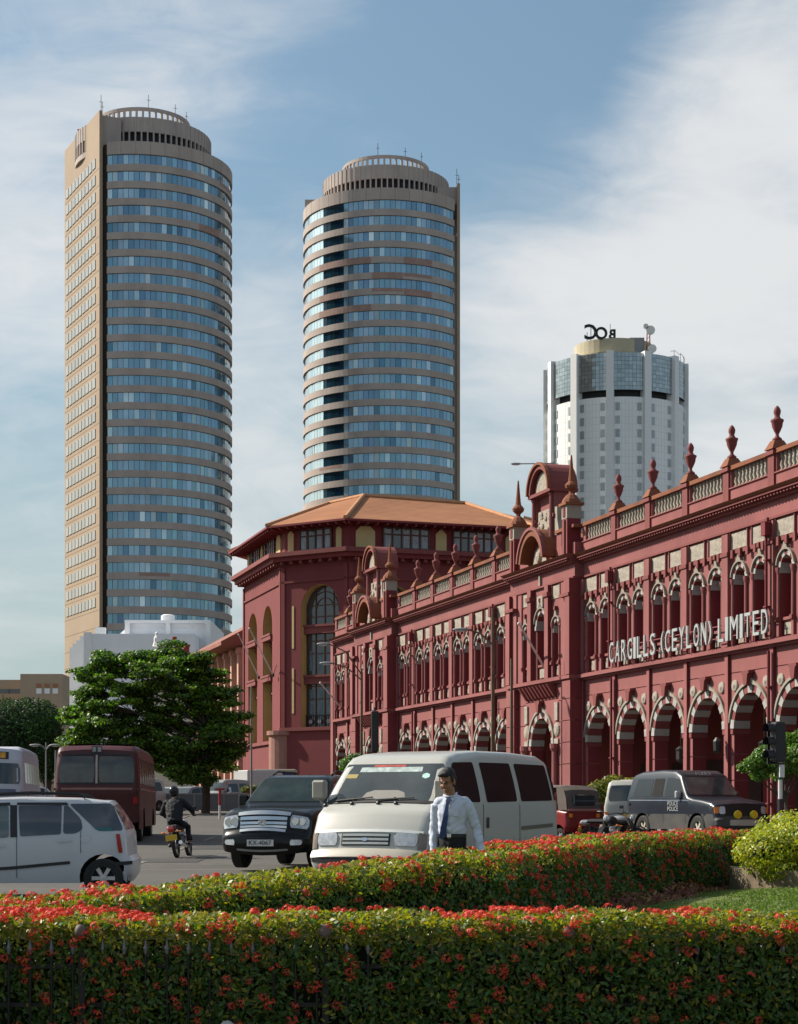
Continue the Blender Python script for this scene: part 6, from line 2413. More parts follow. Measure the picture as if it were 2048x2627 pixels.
def hedge(name, label, path, width, n_leaf, leaf, flowers, seed, base_dz=0.0, top_red=None):
    """path: list of (x, y, ztop, zbottom)"""
    r = np.random.default_rng(seed)
    Pp = np.array(path, float)
    seg = np.linalg.norm(np.diff(Pp[:, :2], axis=0), axis=1)
    cum = np.concatenate([[0], np.cumsum(seg)])
    Ltot = cum[-1]

    def along(s):
        return np.stack([np.interp(s, cum, Pp[:, k]) for k in range(4)], -1)

    def normal(s):
        a, b = along(np.clip(s - .3, 0, Ltot)), along(np.clip(s + .3, 0, Ltot))
        d = (b - a)[:, :2]
        d /= np.linalg.norm(d, axis=1)[:, None] + 1e-9
        return np.stack([d[:, 1], -d[:, 0]], -1)          # towards the camera side

    def sample(n, top_share, front_share):
        s = r.uniform(0, Ltot, n)
        c = along(s)
        nn = normal(s)
        u = r.uniform(0, 1, n)
        H = c[:, 2] - c[:, 3]
        top = u < top_share
        front = (~top) & (u < top_share + front_share)
        v = r.uniform(-.5, .5, n)
        h = r.uniform(0, 1, n)
        off = np.where(top, v * width, np.where(front, .5 * width, -.5 * width))
        z = np.where(top, c[:, 2], c[:, 3] + H * h)
        N3 = np.zeros((n, 3))
        N3[:, :2] = np.where(top[:, None], 0, np.where(front[:, None], nn, -nn))
        N3[:, 2] = np.where(top, 1.0, 0.25)
        P = np.stack([c[:, 0] + nn[:, 0] * off, c[:, 1] + nn[:, 1] * off, z], -1)
        # rounded shoulder
        edge = np.where(top, np.abs(v) * 2, np.clip((h - .86) / .14, 0, 1))
        P[:, 2] -= np.where(top, .05 * np.clip((edge - .75) / .25, 0, 1) ** 2, 0)
        lump = wob(P, 1.0, seed * .7)
        return P, N3, top, front, h, lump, s
    P, N3, top, front, h, lump, s = sample(n_leaf, .34, .46)
    depth = r.exponential(.055, n_leaf)
    push = lump * .045 + .02 - depth
    Nn = N3 / np.linalg.norm(N3, axis=1)[:, None]
    P = P + Nn * push[:, None]
    # sparse sprays standing proud of the top
    young = np.where(top, r.uniform(0, 1, n_leaf) < .80, (h > .80) & (r.uniform(0, 1, n_leaf) < .55))
    young |= r.uniform(0, 1, n_leaf) < .14
    mi = np.where(young, 1, 0)
    mi = np.where((r.uniform(0, 1, n_leaf) < .05) & (top | (h > .7)), 2, mi)
    keep = ~((~top) & (lump < -.45) & (r.uniform(0, 1, n_leaf) < .75))
    root = thing(name, label, 'hedge', (0, 0, 0), 0, 'red flowering hedges')
    me = leaf_mesh('foliage', P[keep], Nn[keep], leaf, [leaf_dk, leaf_yg, leaf_br], mi[keep], seed=seed)
    fo = link('foliage', me, root)
    fo['kind'] = 'stuff'
    # solid dark core added inside to block light between the leaves
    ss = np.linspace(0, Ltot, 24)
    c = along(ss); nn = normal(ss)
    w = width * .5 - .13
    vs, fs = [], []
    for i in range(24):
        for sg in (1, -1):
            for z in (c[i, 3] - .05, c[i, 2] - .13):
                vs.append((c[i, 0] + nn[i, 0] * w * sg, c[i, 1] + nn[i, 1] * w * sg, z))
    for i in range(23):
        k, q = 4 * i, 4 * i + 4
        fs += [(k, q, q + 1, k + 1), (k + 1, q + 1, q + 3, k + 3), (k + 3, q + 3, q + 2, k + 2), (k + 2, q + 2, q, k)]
    MB().add(vs, fs).build('light_block_core', hcore, root)
    # flower heads
    P, N3, top, front, h, lump, s = sample(flowers, *top_red)
    Nn = N3 / np.linalg.norm(N3, axis=1)[:, None]
    P = P + Nn * (lump * .045 + .025)[:, None]
    patchy = np.sin(s * 1.7 + seed) * .5 + np.sin(s * 4.3 + seed * 2) * .35 + np.sin(s * .7) * .4
    pk = np.where(top, r.uniform(0, 1, flowers) < np.clip(.30 + .60 * patchy, .05, 1), r.uniform(0, 1, flowers) < np.clip(.30 + .55 * np.clip(h, 0, 1) ** 3 + .40 * patchy * (lump + .4), 0.03, 1))
    pk &= top | front
    P, Nn, top = P[pk], Nn[pk], top[pk]
    order = np.argsort(P[:, 1] + np.where((np.abs(P[:, 0] / P[:, 1]) > .215), 100, 0))
    rest = MB()
    for c_, i in enumerate(order):
        p = Vector(P[i])
        d = (Vector(Nn[i]) + Vector((0, 0, .5)) + Vector(r.normal(0, .25, 3))).normalized()
        M = Matrix.Translation(p) @ d.to_track_quat('Z', 'Y').to_matrix().to_4x4() @ Matrix.Scale(float(r.uniform(.8, 1.15)), 4)
        fm = FLOWERS[int(r.integers(0, len(FLOWERS)))]
        if c_ < 298:
            link('flower_cluster', fm, root, M=M)
        else:
            rest.add([M @ v.co for v in fm.vertices], [tuple(f.vertices) for f in fm.polygons])
    if rest.v:
        o = rest.build('flower_mass', petal, root)
        o['kind'] = 'stuff'
    return root


# the near hedge with its railing, and the curving one behind it
ZB1 = -0.26
front_path = [(-5.6, 13.1, .525, ZB1), (-1.5, 13.05, .515, ZB1), (0.6, 13.0, .535, ZB1), (2.0, 13.0, .53, ZB1), (4.4, 13.05, .515, ZB1), (7.0, 13.1, .52, ZB1)]
hedge('flowering_hedge', 'long clipped hedge with red flowers across the bottom, railing spikes among its leaves', front_path, 0.95, 104000, .052, 2900, 3, top_red=(.62, .38))
back_path = [(-4.6, 11.4, .54, -.3), (-3.7, 13.2, .55, -.1), (-2.4, 14.5, .60, 0), (-1.45, 15.4, .69, 0), (-.5, 16.3, .77, 0), (.48, 17.5, .85, 0), (1.25, 20.2, .87, 0), (2.3, 24.0, .91, 0), (3.6, 27.6, .92, .02), (5.3, 31.2, .92, .02), (7.2, 34.0, .92, .02)]
hedge('flowering_hedge', 'curving red flowered hedge from lower left to the yellow bush, in front of the van', back_path, .85, 120000, .056, 2900, 8, top_red=(.50, .50))


# ---- railing in the near hedge --------------------------------------
rail = thing('iron_railing', 'black iron railing with pale spear tips and ball topped posts inside the near hedge', 'railing', (0, 0, 0))
rust = mat('dark_rail_paint', (0.012, 0.010, 0.009), rough=0.6, var=0.3)
spear = mat('silver_spear', (0.15, 0.15, 0.16), rough=0.45, metal=0.3, var=0.1)
ballm = mat('dull_ball', (0.13, 0.10, 0.085), rough=0.7, var=0.15, scale=20)
YR = 12.565
barm = MB().lathe([(.009, -.2), (.009, .30)], n=6).mesh('bar', rust)
tipm = MB().lathe([(.009, .30), (.017, .335), (.0, .405)], n=6).mesh('spear_tip', spear)
x0p = (209 - CX) / F * YR
pitch = 626 / F * YR
k = 0
for pnl in range(-2, 5):
    for j in range(11):
        x = x0p + pnl * pitch + pitch * (j + 1) / 11.4 + .0
        if abs(x) > 4.8:
            continue
        b = link('bar', barm, rail, (x, YR, 0))
        link('spear_tip', tipm, b)
    xp = x0p + pnl * pitch
    p = MB().box(xp - .022, xp + .022, YR + .005, YR + .05, -.25, .41)
    po = p.build('post', rust, rail)
    MB().ell((xp, YR - .02, .455), .044, .044, .050, 14, 10).build('ball', ballm, po, smooth=True)
for z in (-.06, .20):
    MB().box(-5.2, 5.2, YR + .03, YR + .055, z, z + .03).build('rail', rust, rail)
stones = MB()
mwht = mat('pale_stone', (0.36, 0.35, 0.34), rough=0.9, var=0.2, scale=6)
st_ = MB().ell((0, 0, 0), .06, .045, .05, 10, 7)
for v_i, v in enumerate(st_.v):
    st_.v[v_i] = (v[0] * (1 + .12 * math.sin(v_i * 1.7)), v[1] * (1 + .1 * math.sin(v_i * 2.3)), v[2] * (1 + .15 * math.sin(v_i * .9)))
sto = st_.build('stone', mwht, None, ((583 - CX) / F * 12.3, 12.3, -.17), smooth=True)
tag(sto, 'pale round stone lying at the foot of the near hedge', 'stone')

# ---- lawn, planter and golden bush -----------------------------------
lawn_m = mat('lawn', (0.085, 0.118, 0.024), rough=0.95, var=0.25, scale=1.2, col2=(0.11, 0.135, 0.032), bump=0.6, bscale=70)
ln = MB()
nx_, ny_ = 26, 30
vs = []
for j in range(ny_ + 1):
    for i in range(nx_ + 1):
        y = 13.6 + 20.6 * j / ny_
        xl = np.interp(y, [p[1] for p in back_path], [p[0] for p in back_path]) + .1
        x = xl + (16 - xl) * i / nx_
        u = min(1, (x - xl) / 2.2)
        vs.append((x, y, .02 + .13 * u * u * (3 - 2 * u) + .012 * math.sin(x * 2.1 + y)))
k = nx_ + 1
ln.add(vs, [(j * k + i, j * k + i + 1, (j + 1) * k + i + 1, (j + 1) * k + i) for j in range(ny_) for i in range(nx_)])
lo = ln.build('lawn', lawn_m, smooth=True)
lo['kind'] = 'structure'
q = np.random.default_rng(4)
n = 30000
gx = q.uniform(1.8, 8.5, n); gy_ = q.uniform(18, 33, n)
xl = np.interp(gy_, [p[1] for p in back_path], [p[0] for p in back_path]) + .45
u = np.clip((gx - xl) / 2.2, 0, 1)
ok = gx > xl
P = np.stack([gx, gy_, .045 + .13 * u * u * (3 - 2 * u)], -1)[ok]
gm2 = leaf_mesh('grass', P, np.tile([0, -1.0, .4], (len(P), 1)), .06, [mat('grass_blade', (0.088, 0.122, 0.024), rough=.6, var=0, island=.35, trans=(.6, .8, .3), spec=.2)], aspect=.25, seed=6)
go_ = link('grass', gm2)
go_['kind'] = 'stuff'
# dry reddish ground cover at the foot of the back hedge
n = 2600
t_ = q.uniform(0, 1, n)
gy_ = 21.5 + 9.0 * t_
xl = np.interp(gy_, [p[1] for p in back_path], [p[0] for p in back_path])
P = np.stack([xl + .45 + q.uniform(0, .55, n) + .25 * np.sin(gy_ * 1.3), gy_, .03 + q.uniform(0, .20, n) * (np.sin(gy_ * 1.9) * .4 + .65)], -1)
dm = leaf_mesh('ground_cover', P, np.tile([0, -.4, 1.0], (n, 1)), .085, [mat('dry_leaf', (0.20, 0.12, 0.06), rough=.8, var=0, island=.4, trans=(.5, .3, .2), spec=.1), mat('dry_red_leaf', (0.15, 0.055, 0.045), rough=.8, var=0, island=.4, spec=.1)],
               q.integers(0, 2, n), aspect=.35, seed=9)
do = link('ground_cover', dm)
do['kind'] = 'stuff'
stone_m = mat('mossy_stone', (0.16, 0.125, 0.085), rough=0.95, var=0.3, scale=3, bump=0.9, bscale=8, dirt=0.5, dirtcol=(0.07, 0.07, 0.03))
PCX, PCY, PRR = 7.15, 28.6, 2.05
pw_ = MB()
cyl_band(pw_, (0, 0), PRR, 0, 2 * PI, -.1, .27, .28, 0, 40)
for i in range(len(pw_.v)):
    v = pw_.v[i]
    a = math.atan2(v[1], v[0])
    pw_.v[i] = (v[0] * (1 + .008 * math.sin(a * 13)), v[1] * (1 + .008 * math.sin(a * 17)), v[2] + .012 * math.sin(a * 9) * (v[2] > 0))
plt = thing('stone_planter', 'low round mossy stone kerb round the golden bush on the lawn', 'planter', (PCX, PCY, .14))
fixn(pw_.build('kerb_ring', stone_m, plt))
MB().lathe([(0, .12), (PRR - .26, .10)], n=24, caps=False).build('soil', earth, plt)


def leaf_blob(name, centers, n, leaf, mats, share, seed, flat=1.0, jitter=.55, inner=.45, parent=None, loc=None, aspect=.5):
    """leaves over the outer part of several ellipsoids (x, y, z, rx, ry, rz)"""
    r = np.random.default_rng(seed)
    C = np.array(centers, float)
    vol = (C[:, 3] * C[:, 5])
    idx = r.choice(len(C), n, p=vol / vol.sum())
    d = r.normal(0, 1, (n, 3))
    d /= np.linalg.norm(d, axis=1)[:, None]
    rr_ = 1 - inner * r.beta(1.0, 2.2, n)
    rr_ *= 1 + .10 * np.sin(d[:, 0] * 7 + idx * 1.7) * np.sin(d[:, 2] * 6 + d[:, 1] * 5 + idx)
    P = C[idx, :3] + d * C[idx, 3:6] * rr_[:, None]
    Nn = d / C[idx, 3:6]
    Nn /= np.linalg.norm(Nn, axis=1)[:, None]
    Nn[:, 2] += .35
    mi = (r.uniform(0, 1, n) > share).astype(int)
    me = leaf_mesh(name, P, Nn, leaf, mats, mi, jitter=jitter, seed=seed + 1, aspect=aspect)
    o = link(name, me, parent, loc)
    o['kind'] = 'stuff'
    return o


def bush(label, loc, centers, n, leaf, mats, share, seed, name='bush', group=None, aspect=.5, core=True):
    b = thing(name, label, 'bush', loc, 0, group)
    leaf_blob('foliage', centers, n, leaf, mats, share, seed, parent=b, aspect=aspect)
    m = MB()
    for (x, y, z, rx, ry, rz) in centers:
        m.tube([(0.02 * x, 0.02 * y, -.1), (x * .4, y * .4, z * .5), (x, y, z + rz * .3)], [.03, .02, .008], 5)
        if core:
            m.ell((x, y, z), rx * .55, ry * .55, rz * .55, 8, 6, 1)
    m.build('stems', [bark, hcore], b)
    return b


bush('rounded golden green bush growing inside the round stone kerb', (6.5, 28.3, .16),
     [(-.95, -.5, .52, .60, .6, .40), (-.35, -.7, .68, .7, .6, .45), (.35, -.6, .70, .75, .7, .48), (1.1, -.4, .62, .8, .7, .46), (-.3, .3, .72, .8, .7, .42), (.6, .3, .78, .9, .7, .42), (-.75, -.75, .25, .5, .4, .25), (.2, -.9, .28, .6, .4, .28)],
     26000, .065, [gold, gold_dk], .72, 21)

# ---- the spreading tree ----------------------------------------------
def px_pt(px, py, Y):
    return np.array([(px - CX) / F * Y, Y, CAMZ + (HZ - py) / F * Y])


YT = 96.0
TX = (527 - CX) / F * YT
tree = thing('spreading_tree', 'dark green spreading tree with layered flat branches beside the red bus', 'tree', (TX, YT, ground_z(YT)))
q = np.random.default_rng(31)
tiers = [  # px, py of pad centre, half width px, count
    (430, 1700, 60), (340, 1712, 62), (500, 1722, 60), (262, 1722, 45), (225, 1752, 45), (300, 1745, 70), (390, 1738, 70), (470, 1752, 70), (560, 1752, 52),
    (250, 1790, 60), (330, 1785, 75), (420, 1780, 70), (510, 1790, 75), (585, 1800, 48), (225, 1830, 62), (300, 1828, 75), (390, 1830, 80), (480, 1826, 80), (565, 1838, 60), (610, 1862, 40),
    (190, 1850, 40), (200, 1880, 48), (280, 1868, 70), (360, 1872, 80), (450, 1872, 85), (540, 1880, 80), (605, 1890, 45), (330, 1905, 60), (400, 1915, 75), (480, 1915, 85), (560, 1925, 75), (180, 1897, 38), (240, 1890, 50),
    (430, 1955, 60), (500, 1960, 70), (570, 1955, 60), (480, 1985, 40), (540, 1985, 45), (610, 1935, 40), (380, 1945, 40)]
cent = []
br = MB()
trunk_top = np.array([0.2, 0, 6.6])
for (px, py, hw) in tiers:
    Y0 = YT + q.uniform(-2.6, 1.8) * (1 - abs(px - 400) / 420)
    p = px_pt(395 + (px - 405) * .93, py - 26 * (2000 - py) / 300, Y0) - np.array([TX, YT, ground_z(YT)])
    st = np.array([0.1 * q.normal(), 0.1 * q.normal(), min(6.6, max(1.8, p[2] - 1.6 - .10 * abs(p[0])))])
    md_ = (st * .5 + p * .5) + np.array([0, 0, .30])
    br.tube([st, md_, p], [.085, .05, .02], 5)
    w = hw / F * YT
    # sprays fanning out round the end of the limb
    for k in range(12):
        a = q.uniform(0, 2 * PI)
        d = w * q.uniform(.2, .85)
        c = p + np.array([d * math.cos(a), d * math.sin(a), q.normal() * .26 - .06 * d])
        sz = q.uniform(.30, .58)
        cent.append((c[0], c[1], c[2], sz * (1 + .5 * abs(math.cos(a))), sz * (1 + .5 * abs(math.sin(a))), q.uniform(.14, .30)))
        br.tube([p * .6 + md_ * .4, (p + c) / 2 + np.array([0, 0, .08]), c], [.03, .02, .008], 4)
leaf_blob('crown', cent, 105000, .19, [tleaf, tleaf2], .66, 41, inner=.95, jitter=.6, parent=tree, aspect=.55)
br.tube([(0, 0, -.3), (.05, 0, 1.6), (.15, .1, 3.6), trunk_top], [.24, .20, .17, .10], 8)
br.build('trunk', bark, tree)

# ---- clipped round tree at the left edge, more trees behind ------------
def round_tree(label, px, py, Y, rx, rz, n, leaf, seed, mats=None, sh=.35):
    c = px_pt(px, py, Y)
    g = ground_z(min(Y, 102))
    t = thing('round_tree', label, 'tree', (c[0], Y, g), 0)
    z = c[2] - g
    cs = [(0, 0, z, rx, rx, rz)]
    r = np.random.default_rng(seed)
    for k in range(9):
        a = r.uniform(0, 2 * PI)
        cs.append((rx * .62 * math.cos(a), rx * .62 * math.sin(a), z + rz * r.uniform(-.4, .5), rx * .48, rx * .48, rz * .48))
    leaf_blob('crown', cs, n, leaf, mats or [tleaf2, tleaf3], sh, seed, inner=.35, jitter=.5, parent=t)
    MB().tube([(0, 0, -.3), (.1, 0, z * .5), (0, 0, z)], [.4, .3, .15], 8).ell((0, 0, z), rx * .72, rx * .72, rz * .72, 14, 10, 1).build('trunk', [bark, hcore], t)
    return t


round_tree('dark dense dome shaped tree below the tan concrete block', -35, 1905, 128, 4.9, 3.3, 42000, .24, 61)
round_tree('small dark tree filling the gap between the dome tree and the red bus', 118, 1920, 135, 1.3, 2.6, 9000, .22, 63)

# ---- shrubs along the arcade -------------------------------------------
pl = atg(1575, 59)
bush('leafy shrub above the small pale van, in front of an arch', (pl.x, 59, pl.z), [(-.45, 0, 1.45, .45, .4, .38), (0, 0, 1.62, .5, .4, .38), (.42, 0, 1.5, .5, .4, .36), (.55, .1, 1.72, .32, .3, .2)], 4200, .10, [leaf_yg, leaf_dk], .6, 71, group='shrubs along the arcade')
pl = atg(915, 62)
bush('bright green shrub peeping over the cream van roof at the far end of the arcade', (pl.x, 62, pl.z), [(-.2, 0, 2.3, .4, .35, .32), (.2, 0, 2.15, .42, .35, .3), (-.05, 0, 2.5, .28, .25, .22)], 2600, .10, [fresh, leaf_dk], .75, 73, group='shrubs along the arcade')
pl = atg(672, 109)
bush('planted basket with orange flowers on the barrier left of the black off-roader', (pl.x, 108.3, pl.z + .9), [(-.6, 0, .35, .6, .3, .28), (.5, 0, .3, .6, .3, .25), (.9, 0, .55, .35, .3, .25)], 1800, .12, [fresh, mat('orange_bloom', (.45, .10, .03), rough=.7, island=.3)], .72, 75, name='flower_basket')

Yg = 49.0
gt = thing('young_tree', 'young fresh green tree behind the traffic light at the right edge', 'tree', (atg(2015, Yg).x, Yg, ground_z(Yg)))
cs = []
for (px, py, w) in ((1930, 1960, 30), (1960, 1940, 34), (1990, 1960, 36), (1945, 1985, 28), (1975, 1920, 24), (2030, 1900, 30), (2050, 1930, 36), (2035, 1960, 40), (2070, 1960, 40), (2010, 1985, 30), (2060, 1890, 30), (2085, 1925, 34), (1915, 1968, 20)):
    p = px_pt(px, py, Yg) - np.array([atg(2015, Yg).x, Yg, ground_z(Yg)])
    cs.append((p[0], R.uniform(-.3, .3), p[2], w / F * Yg, w / F * Yg, w / F * Yg * .75))
leaf_blob('crown', cs, 15000, .085, [fresh, tleaf], .7, 81, inner=.8, parent=gt)
tb_ = MB().tube([(0, 0, -.2), (.03, 0, 1.0), (0, 0, 2.6)], [.06, .05, .02], 6)
for c in cs[::2]:
    tb_.tube([(0, 0, 1.3), (c[0] * .5, c[1] * .5, (1.3 + c[2]) / 2), (c[0], c[1], c[2])], [.03, .02, .008], 5)
tb_.build('trunk', bark, gt)
# ------------------------------------------------------------------ people
skin = mat('skin', (0.30, 0.145, 0.085), rough=0.55, var=0.08, scale=6)
shirt_m = mat('pale_blue_shirt', (0.52, 0.56, 0.66), rough=0.85, var=0.05, scale=3, bump=0.25, bscale=14)
tie_m = mat('navy_tie', (0.012, 0.035, 0.11), rough=0.5, var=0.25, scale=60)
trouser_m = mat('black_trousers', (0.010, 0.010, 0.012), rough=0.85)
hair_m = mat('black_hair', (0.007, 0.006, 0.006), rough=0.55, var=0.3, scale=40, bump=0.5, bscale=90)
shoe_m = mat('black_shoe', (0.012, 0.012, 0.012), rough=0.4)


def blob(name, mb, m, parent, voxel=.011, smooth=4, wrinkle=0.0):
    o = mb.build(name, m, None)
    fixn(o)
    r = o.modifiers.new('r', 'REMESH')
    r.mode = 'VOXEL'
    r.voxel_size = voxel
    s = o.modifiers.new('s', 'SMOOTH')
    s.factor = .5
    s.iterations = smooth
    bpy.context.view_layer.update()
    dg = bpy.context.evaluated_depsgraph_get()
    me = bpy.data.meshes.new_from_object(o.evaluated_get(dg))
    bpy.data.objects.remove(o)
    me.name = name
    me.materials.clear()
    me.materials.append(m)
    if wrinkle:
        from mathutils import noise
        nn = [v.normal.copy() for v in me.vertices]
        for v, n_ in zip(me.vertices, nn):
            x, y, z = v.co
            # creases run across the sleeves and pull towards the waist
            k = noise.noise((x * 7 + z * 5, y * 7, z * 24 - abs(x) * 14)) + .6 * noise.noise((x * 22 + 3, y * 16, z * 13))
            low = 1.0 + 1.2 * max(0.0, min(1.0, (1.2 - z) / .18))
            v.co += n_ * (wrinkle * k * low)
        me.update()
    me.polygons.foreach_set('use_smooth', [True] * len(me.polygons))
    return link(name, me, parent)


def xf(mb, M):
    mb.v = [tuple(M @ Vector(v)) for v in mb.v]
    return mb


def head_shapes(Mh):
    h = MB()
    h.ell((0, .012, .035), .076, .096, .092, 16, 12)
    h.ell((0, -.022, -.035), .058, .068, .078, 14, 10)
    h.ell((0, -.052, -.088), .030, .030, .026, 10, 8)
    h.tube([(0, -.088, .018), (0, -.108, -.018), (0, -.100, -.034)], [.009, .015, .012], 8)
    for sg in (-1, 1):
        h.ell((sg * .079, .010, -.012), .010, .022, .034, 8, 8)
        h.ell((sg * .030, -.078, .024), .026, .018, .010, 8, 6)
        h.ell((sg * .040, -.062, -.030), .024, .026, .024, 8, 6)
    h.ell((0, -.088, -.062), .024, .010, .010, 8, 6)
    return xf(h, Mh)


def hand(wrist, d, palm_n, sg, mb):
    """palm, four bent fingers and a thumb"""
    d = Vector(d).normalized()
    n = Vector(palm_n).normalized()
    s = d.cross(n).normalized() * sg
    w = Vector(wrist)
    mb.tube([w - d * .02, w + d * .03, w + d * .085], [(.020, .026), (.018, .038), (.014, .040)], 8)
    for i, (o, ln) in enumerate(((-.030, .066), (-.010, .078), (.011, .073), (.031, .058))):
        b = w + d * .085 + s * o
        m_ = b + d * ln * .5 + n * .010
        e = m_ + d * ln * .42 + n * .026
        mb.tube([b - d * .02, b, m_, e], [.0095, .0095, .0085, .0065], 6)
    b = w + d * .03 - s * .032
    mb.tube([b + s * .01, b - s * .018 + d * .025, b - s * .022 + d * .060 + n * .012], [.013, .011, .008], 6)


man = thing('person', 'man in a pale blue shirt and dark tie looking down, walking behind the flowered hedge', 'person',
            ((1160 - CX) / F * 19.0, 19.0, 0), rad(-16))
Mh = Matrix.Translation((-.030, -.075, 1.565)) @ Matrix.Rotation(rad(-14), 4, 'Z') @ Matrix.Rotation(rad(21), 4, 'X')
bd_ = head_shapes(Mh)
bd_.tube([(0, .0, 1.34), (-.01, -.02, 1.42), (-.02, -.045, 1.50)], [.062, .056, .056], 10)
bd_.tube([(0, 0, .92), (0, 0, 1.05), (0, 0, 1.22), (0, 0, 1.36)], [(.09, .135), (.085, .125), (.095, .145), (.06, .12)], 12)
SHR, SHL = Vector((-.175, 0, 1.335)), Vector((.175, 0.01, 1.335))
ELR, ELL_ = Vector((-.205, .02, 1.06)), Vector((.265, .05, 1.08))
WRR, WRL = Vector((-.195, -.06, .83)), Vector((.335, -.01, .84))
for (a, b, c) in ((SHR, ELR, WRR), (SHL, ELL_, WRL)):
    bd_.tube([a * .9 + Vector((0, 0, .13)), a, b, c], [.04, .042, .034, .024], 8)
hand(WRR, (0.02, -.15, -1), (.9, -.2, 0), 1, bd_)
hand(WRL, (0.12, -.10, -1), (-.9, -.2, 0), -1, bd_)
for sg in (-1, 1):
    hip = Vector((sg * .085, 0, .90))
    kn = Vector((sg * .095, -.06 if sg < 0 else .05, .49))
    an = Vector((sg * .10, -.10 if sg < 0 else .22, .09))
    bd_.tube([hip, kn, an], [.072, .048, .032], 8)
    bd_.tube([an + Vector((0, .05, -.05)), an + Vector((0, -.05, -.055)), an + Vector((0, -.15, -.065))], [.03, .032, .024], 8)
blob('body', bd_, skin, man, .008, 3)
sh = MB()
sh.tube([(0, 0, 1.00), (0, .005, 1.06), (0, 0, 1.14), (0, -.005, 1.24), (0, 0, 1.33), (-.005, -.005, 1.385), (-.01, -.015, 1.42)],
        [(.105, .158), (.122, .165), (.118, .160), (.122, .172), (.105, .180), (.078, .140), (.060, .068)], 16)
for (a, b, c) in ((SHR, ELR, WRR), (SHL, ELL_, WRL)):
    dd = (c - b).normalized()
    sh.tube([a + Vector((-.09 * (1 if a.x > 0 else -1), 0, .035)), a + Vector((-.035 * (1 if a.x > 0 else -1), 0, .022)), a + Vector((0, 0, -.01)), (a + b) / 2, b, (b + c) / 2, c - dd * .02, c], [.050, .060, .066, .058, .053, .051, .043, .038], 10)
for sg in (-1, 1):
    sh.ell((sg * .125, .0, 1.352), .085, .068, .058, 10, 8)
so_ = blob('shirt', sh, shirt_m, man, .008, 5, wrinkle=.0065)
# collar
cl_ = MB()
for sg in (-1, 1):
    cl_.add([(-.012, -.088, 1.400), (sg * .075 - .012, -.045, 1.445), (sg * .080 - .012, -.060, 1.405), (sg * .050 - .012, -.105, 1.368)], [(0, 1, 2, 3)])
    cl_.add([(-.012, -.088, 1.412), (sg * .066 - .012, .02, 1.462), (sg * .072 - .012, .02, 1.42), (sg * .03 - .012, -.085, 1.40)], [(0, 1, 2, 3)])
cl_.tube([(.066 * math.cos(t * PI / 8) - .012, .075 * math.sin(t * PI / 8) - .02, 1.425 + .012 * math.sin(t * PI / 8)) for t in range(17)], (.010), 6)
cl_.build('collar', shirt_m, so_)
tm = MB()
pts = [(-.012, -.107, 1.405, .020), (-.014, -.118, 1.370, .024), (-.020, -.122, 1.345, .017), (-.036, -.138, 1.22, .026), (-.058, -.142, 1.10, .034), (-.070, -.140, 1.01, .037), (-.074, -.137, .975, .004)]
vs, fs = [], []
for (x, y, z, w) in pts:
    vs += [(x - w, y + .004, z), (x + w, y, z), (x + w, y + .012, z), (x - w, y + .014, z)]
for i in range(len(pts) - 1):
    k = 4 * i
    fs += [(k, k + 1, k + 5, k + 4), (k + 1, k + 2, k + 6, k + 5), (k + 2, k + 3, k + 7, k + 6), (k + 3, k, k + 4, k + 7)]
tm.add(vs, fs).build('tie', tie_m, man)
# pocket on the shirt
MB().box(.045, .105, -.128, -.118, 1.215, 1.29).build('shirt_pocket', shirt_m, so_)
trs = MB()
trs.tube([(0, 0, .84), (0, 0, .92), (0, 0, 1.02)], [(.112, .15), (.118, .162), (.112, .158)], 14)
for sg in (-1, 1):
    hip = Vector((sg * .085, 0, .88))
    kn = Vector((sg * .095, -.06 if sg < 0 else .05, .49))
    an = Vector((sg * .10, -.10 if sg < 0 else .22, .07))
    trs.tube([hip, kn, an], [.098, .075, .062], 10)
blob('trousers', trs, trouser_m, man, .012, 3, wrinkle=.004)
bl_ = MB()
ring = [(.163 * math.cos(t * PI / 12), .120 * math.sin(t * PI / 12)) for t in range(25)]
vs, fs = [], []
for (x, y) in ring:
    vs += [(x, y, 1.00), (x, y, 1.035)]
bl_.add(vs, [(2 * i, 2 * i + 2, 2 * i + 3, 2 * i + 1) for i in range(24)])
bl_.bbox(-.022, .022, -.130, -.118, .998, 1.038, .004, 1)
bl_.build('belt', [shoe_m, chrome], man)
hr = MB()
hr.ell((0, .030, .062), .083, .094, .080, 16, 12)
hr.ell((0, .060, .015), .078, .062, .075, 14, 10)
hr.ell((0, -.045, .105), .064, .050, .030, 12, 8)
hr.ell((-.03, -.068, .092), .04, .028, .022, 10, 8)
hr.ell((.03, -.066, .090), .04, .028, .022, 10, 8)
for sg in (-1, 1):
    hr.ell((sg * .074, -.012, .030), .012, .030, .036, 8, 8)
xf(hr, Mh)
blob('hair', hr, hair_m, man, .008, 2)
fe = MB()
for sg in (-1, 1):
    fe.ell((sg * .031, -.088, .008), .014, .006, .0055, 8, 6, 0)
    fe.tube([(sg * .014, -.094, .026), (sg * .034, -.093, .032), (sg * .052, -.080, .026)], [.0045, .006, .0035], 6, 0)
xf(fe, Mh)
fe.build('eyebrow', hair_m, man)
li = xf(MB().ell((0, -.0965, -.062), .020, .005, .0055, 8, 6), Mh)
li.build('lips', mat('lip', (0.20, 0.07, 0.055), rough=0.5), man)
for sg in (-1, 1):
    an = Vector((sg * .10, -.10 if sg < 0 else .22, .0))
    MB().bbox(an.x - .045, an.x + .045, an.y - .20, an.y + .07, .0, .085, .03).build('shoe', shoe_m, man)


man.scale = (.93, .96, 1.0)
# ---- motorbike rider ----------------------------------------------------
jk = mat('black_jacket', (0.008, 0.010, 0.014), rough=0.8, var=0.2, scale=5, bump=0.5, bscale=10)
hel = mat('black_helmet', (0.012, 0.013, 0.016), rough=0.25)


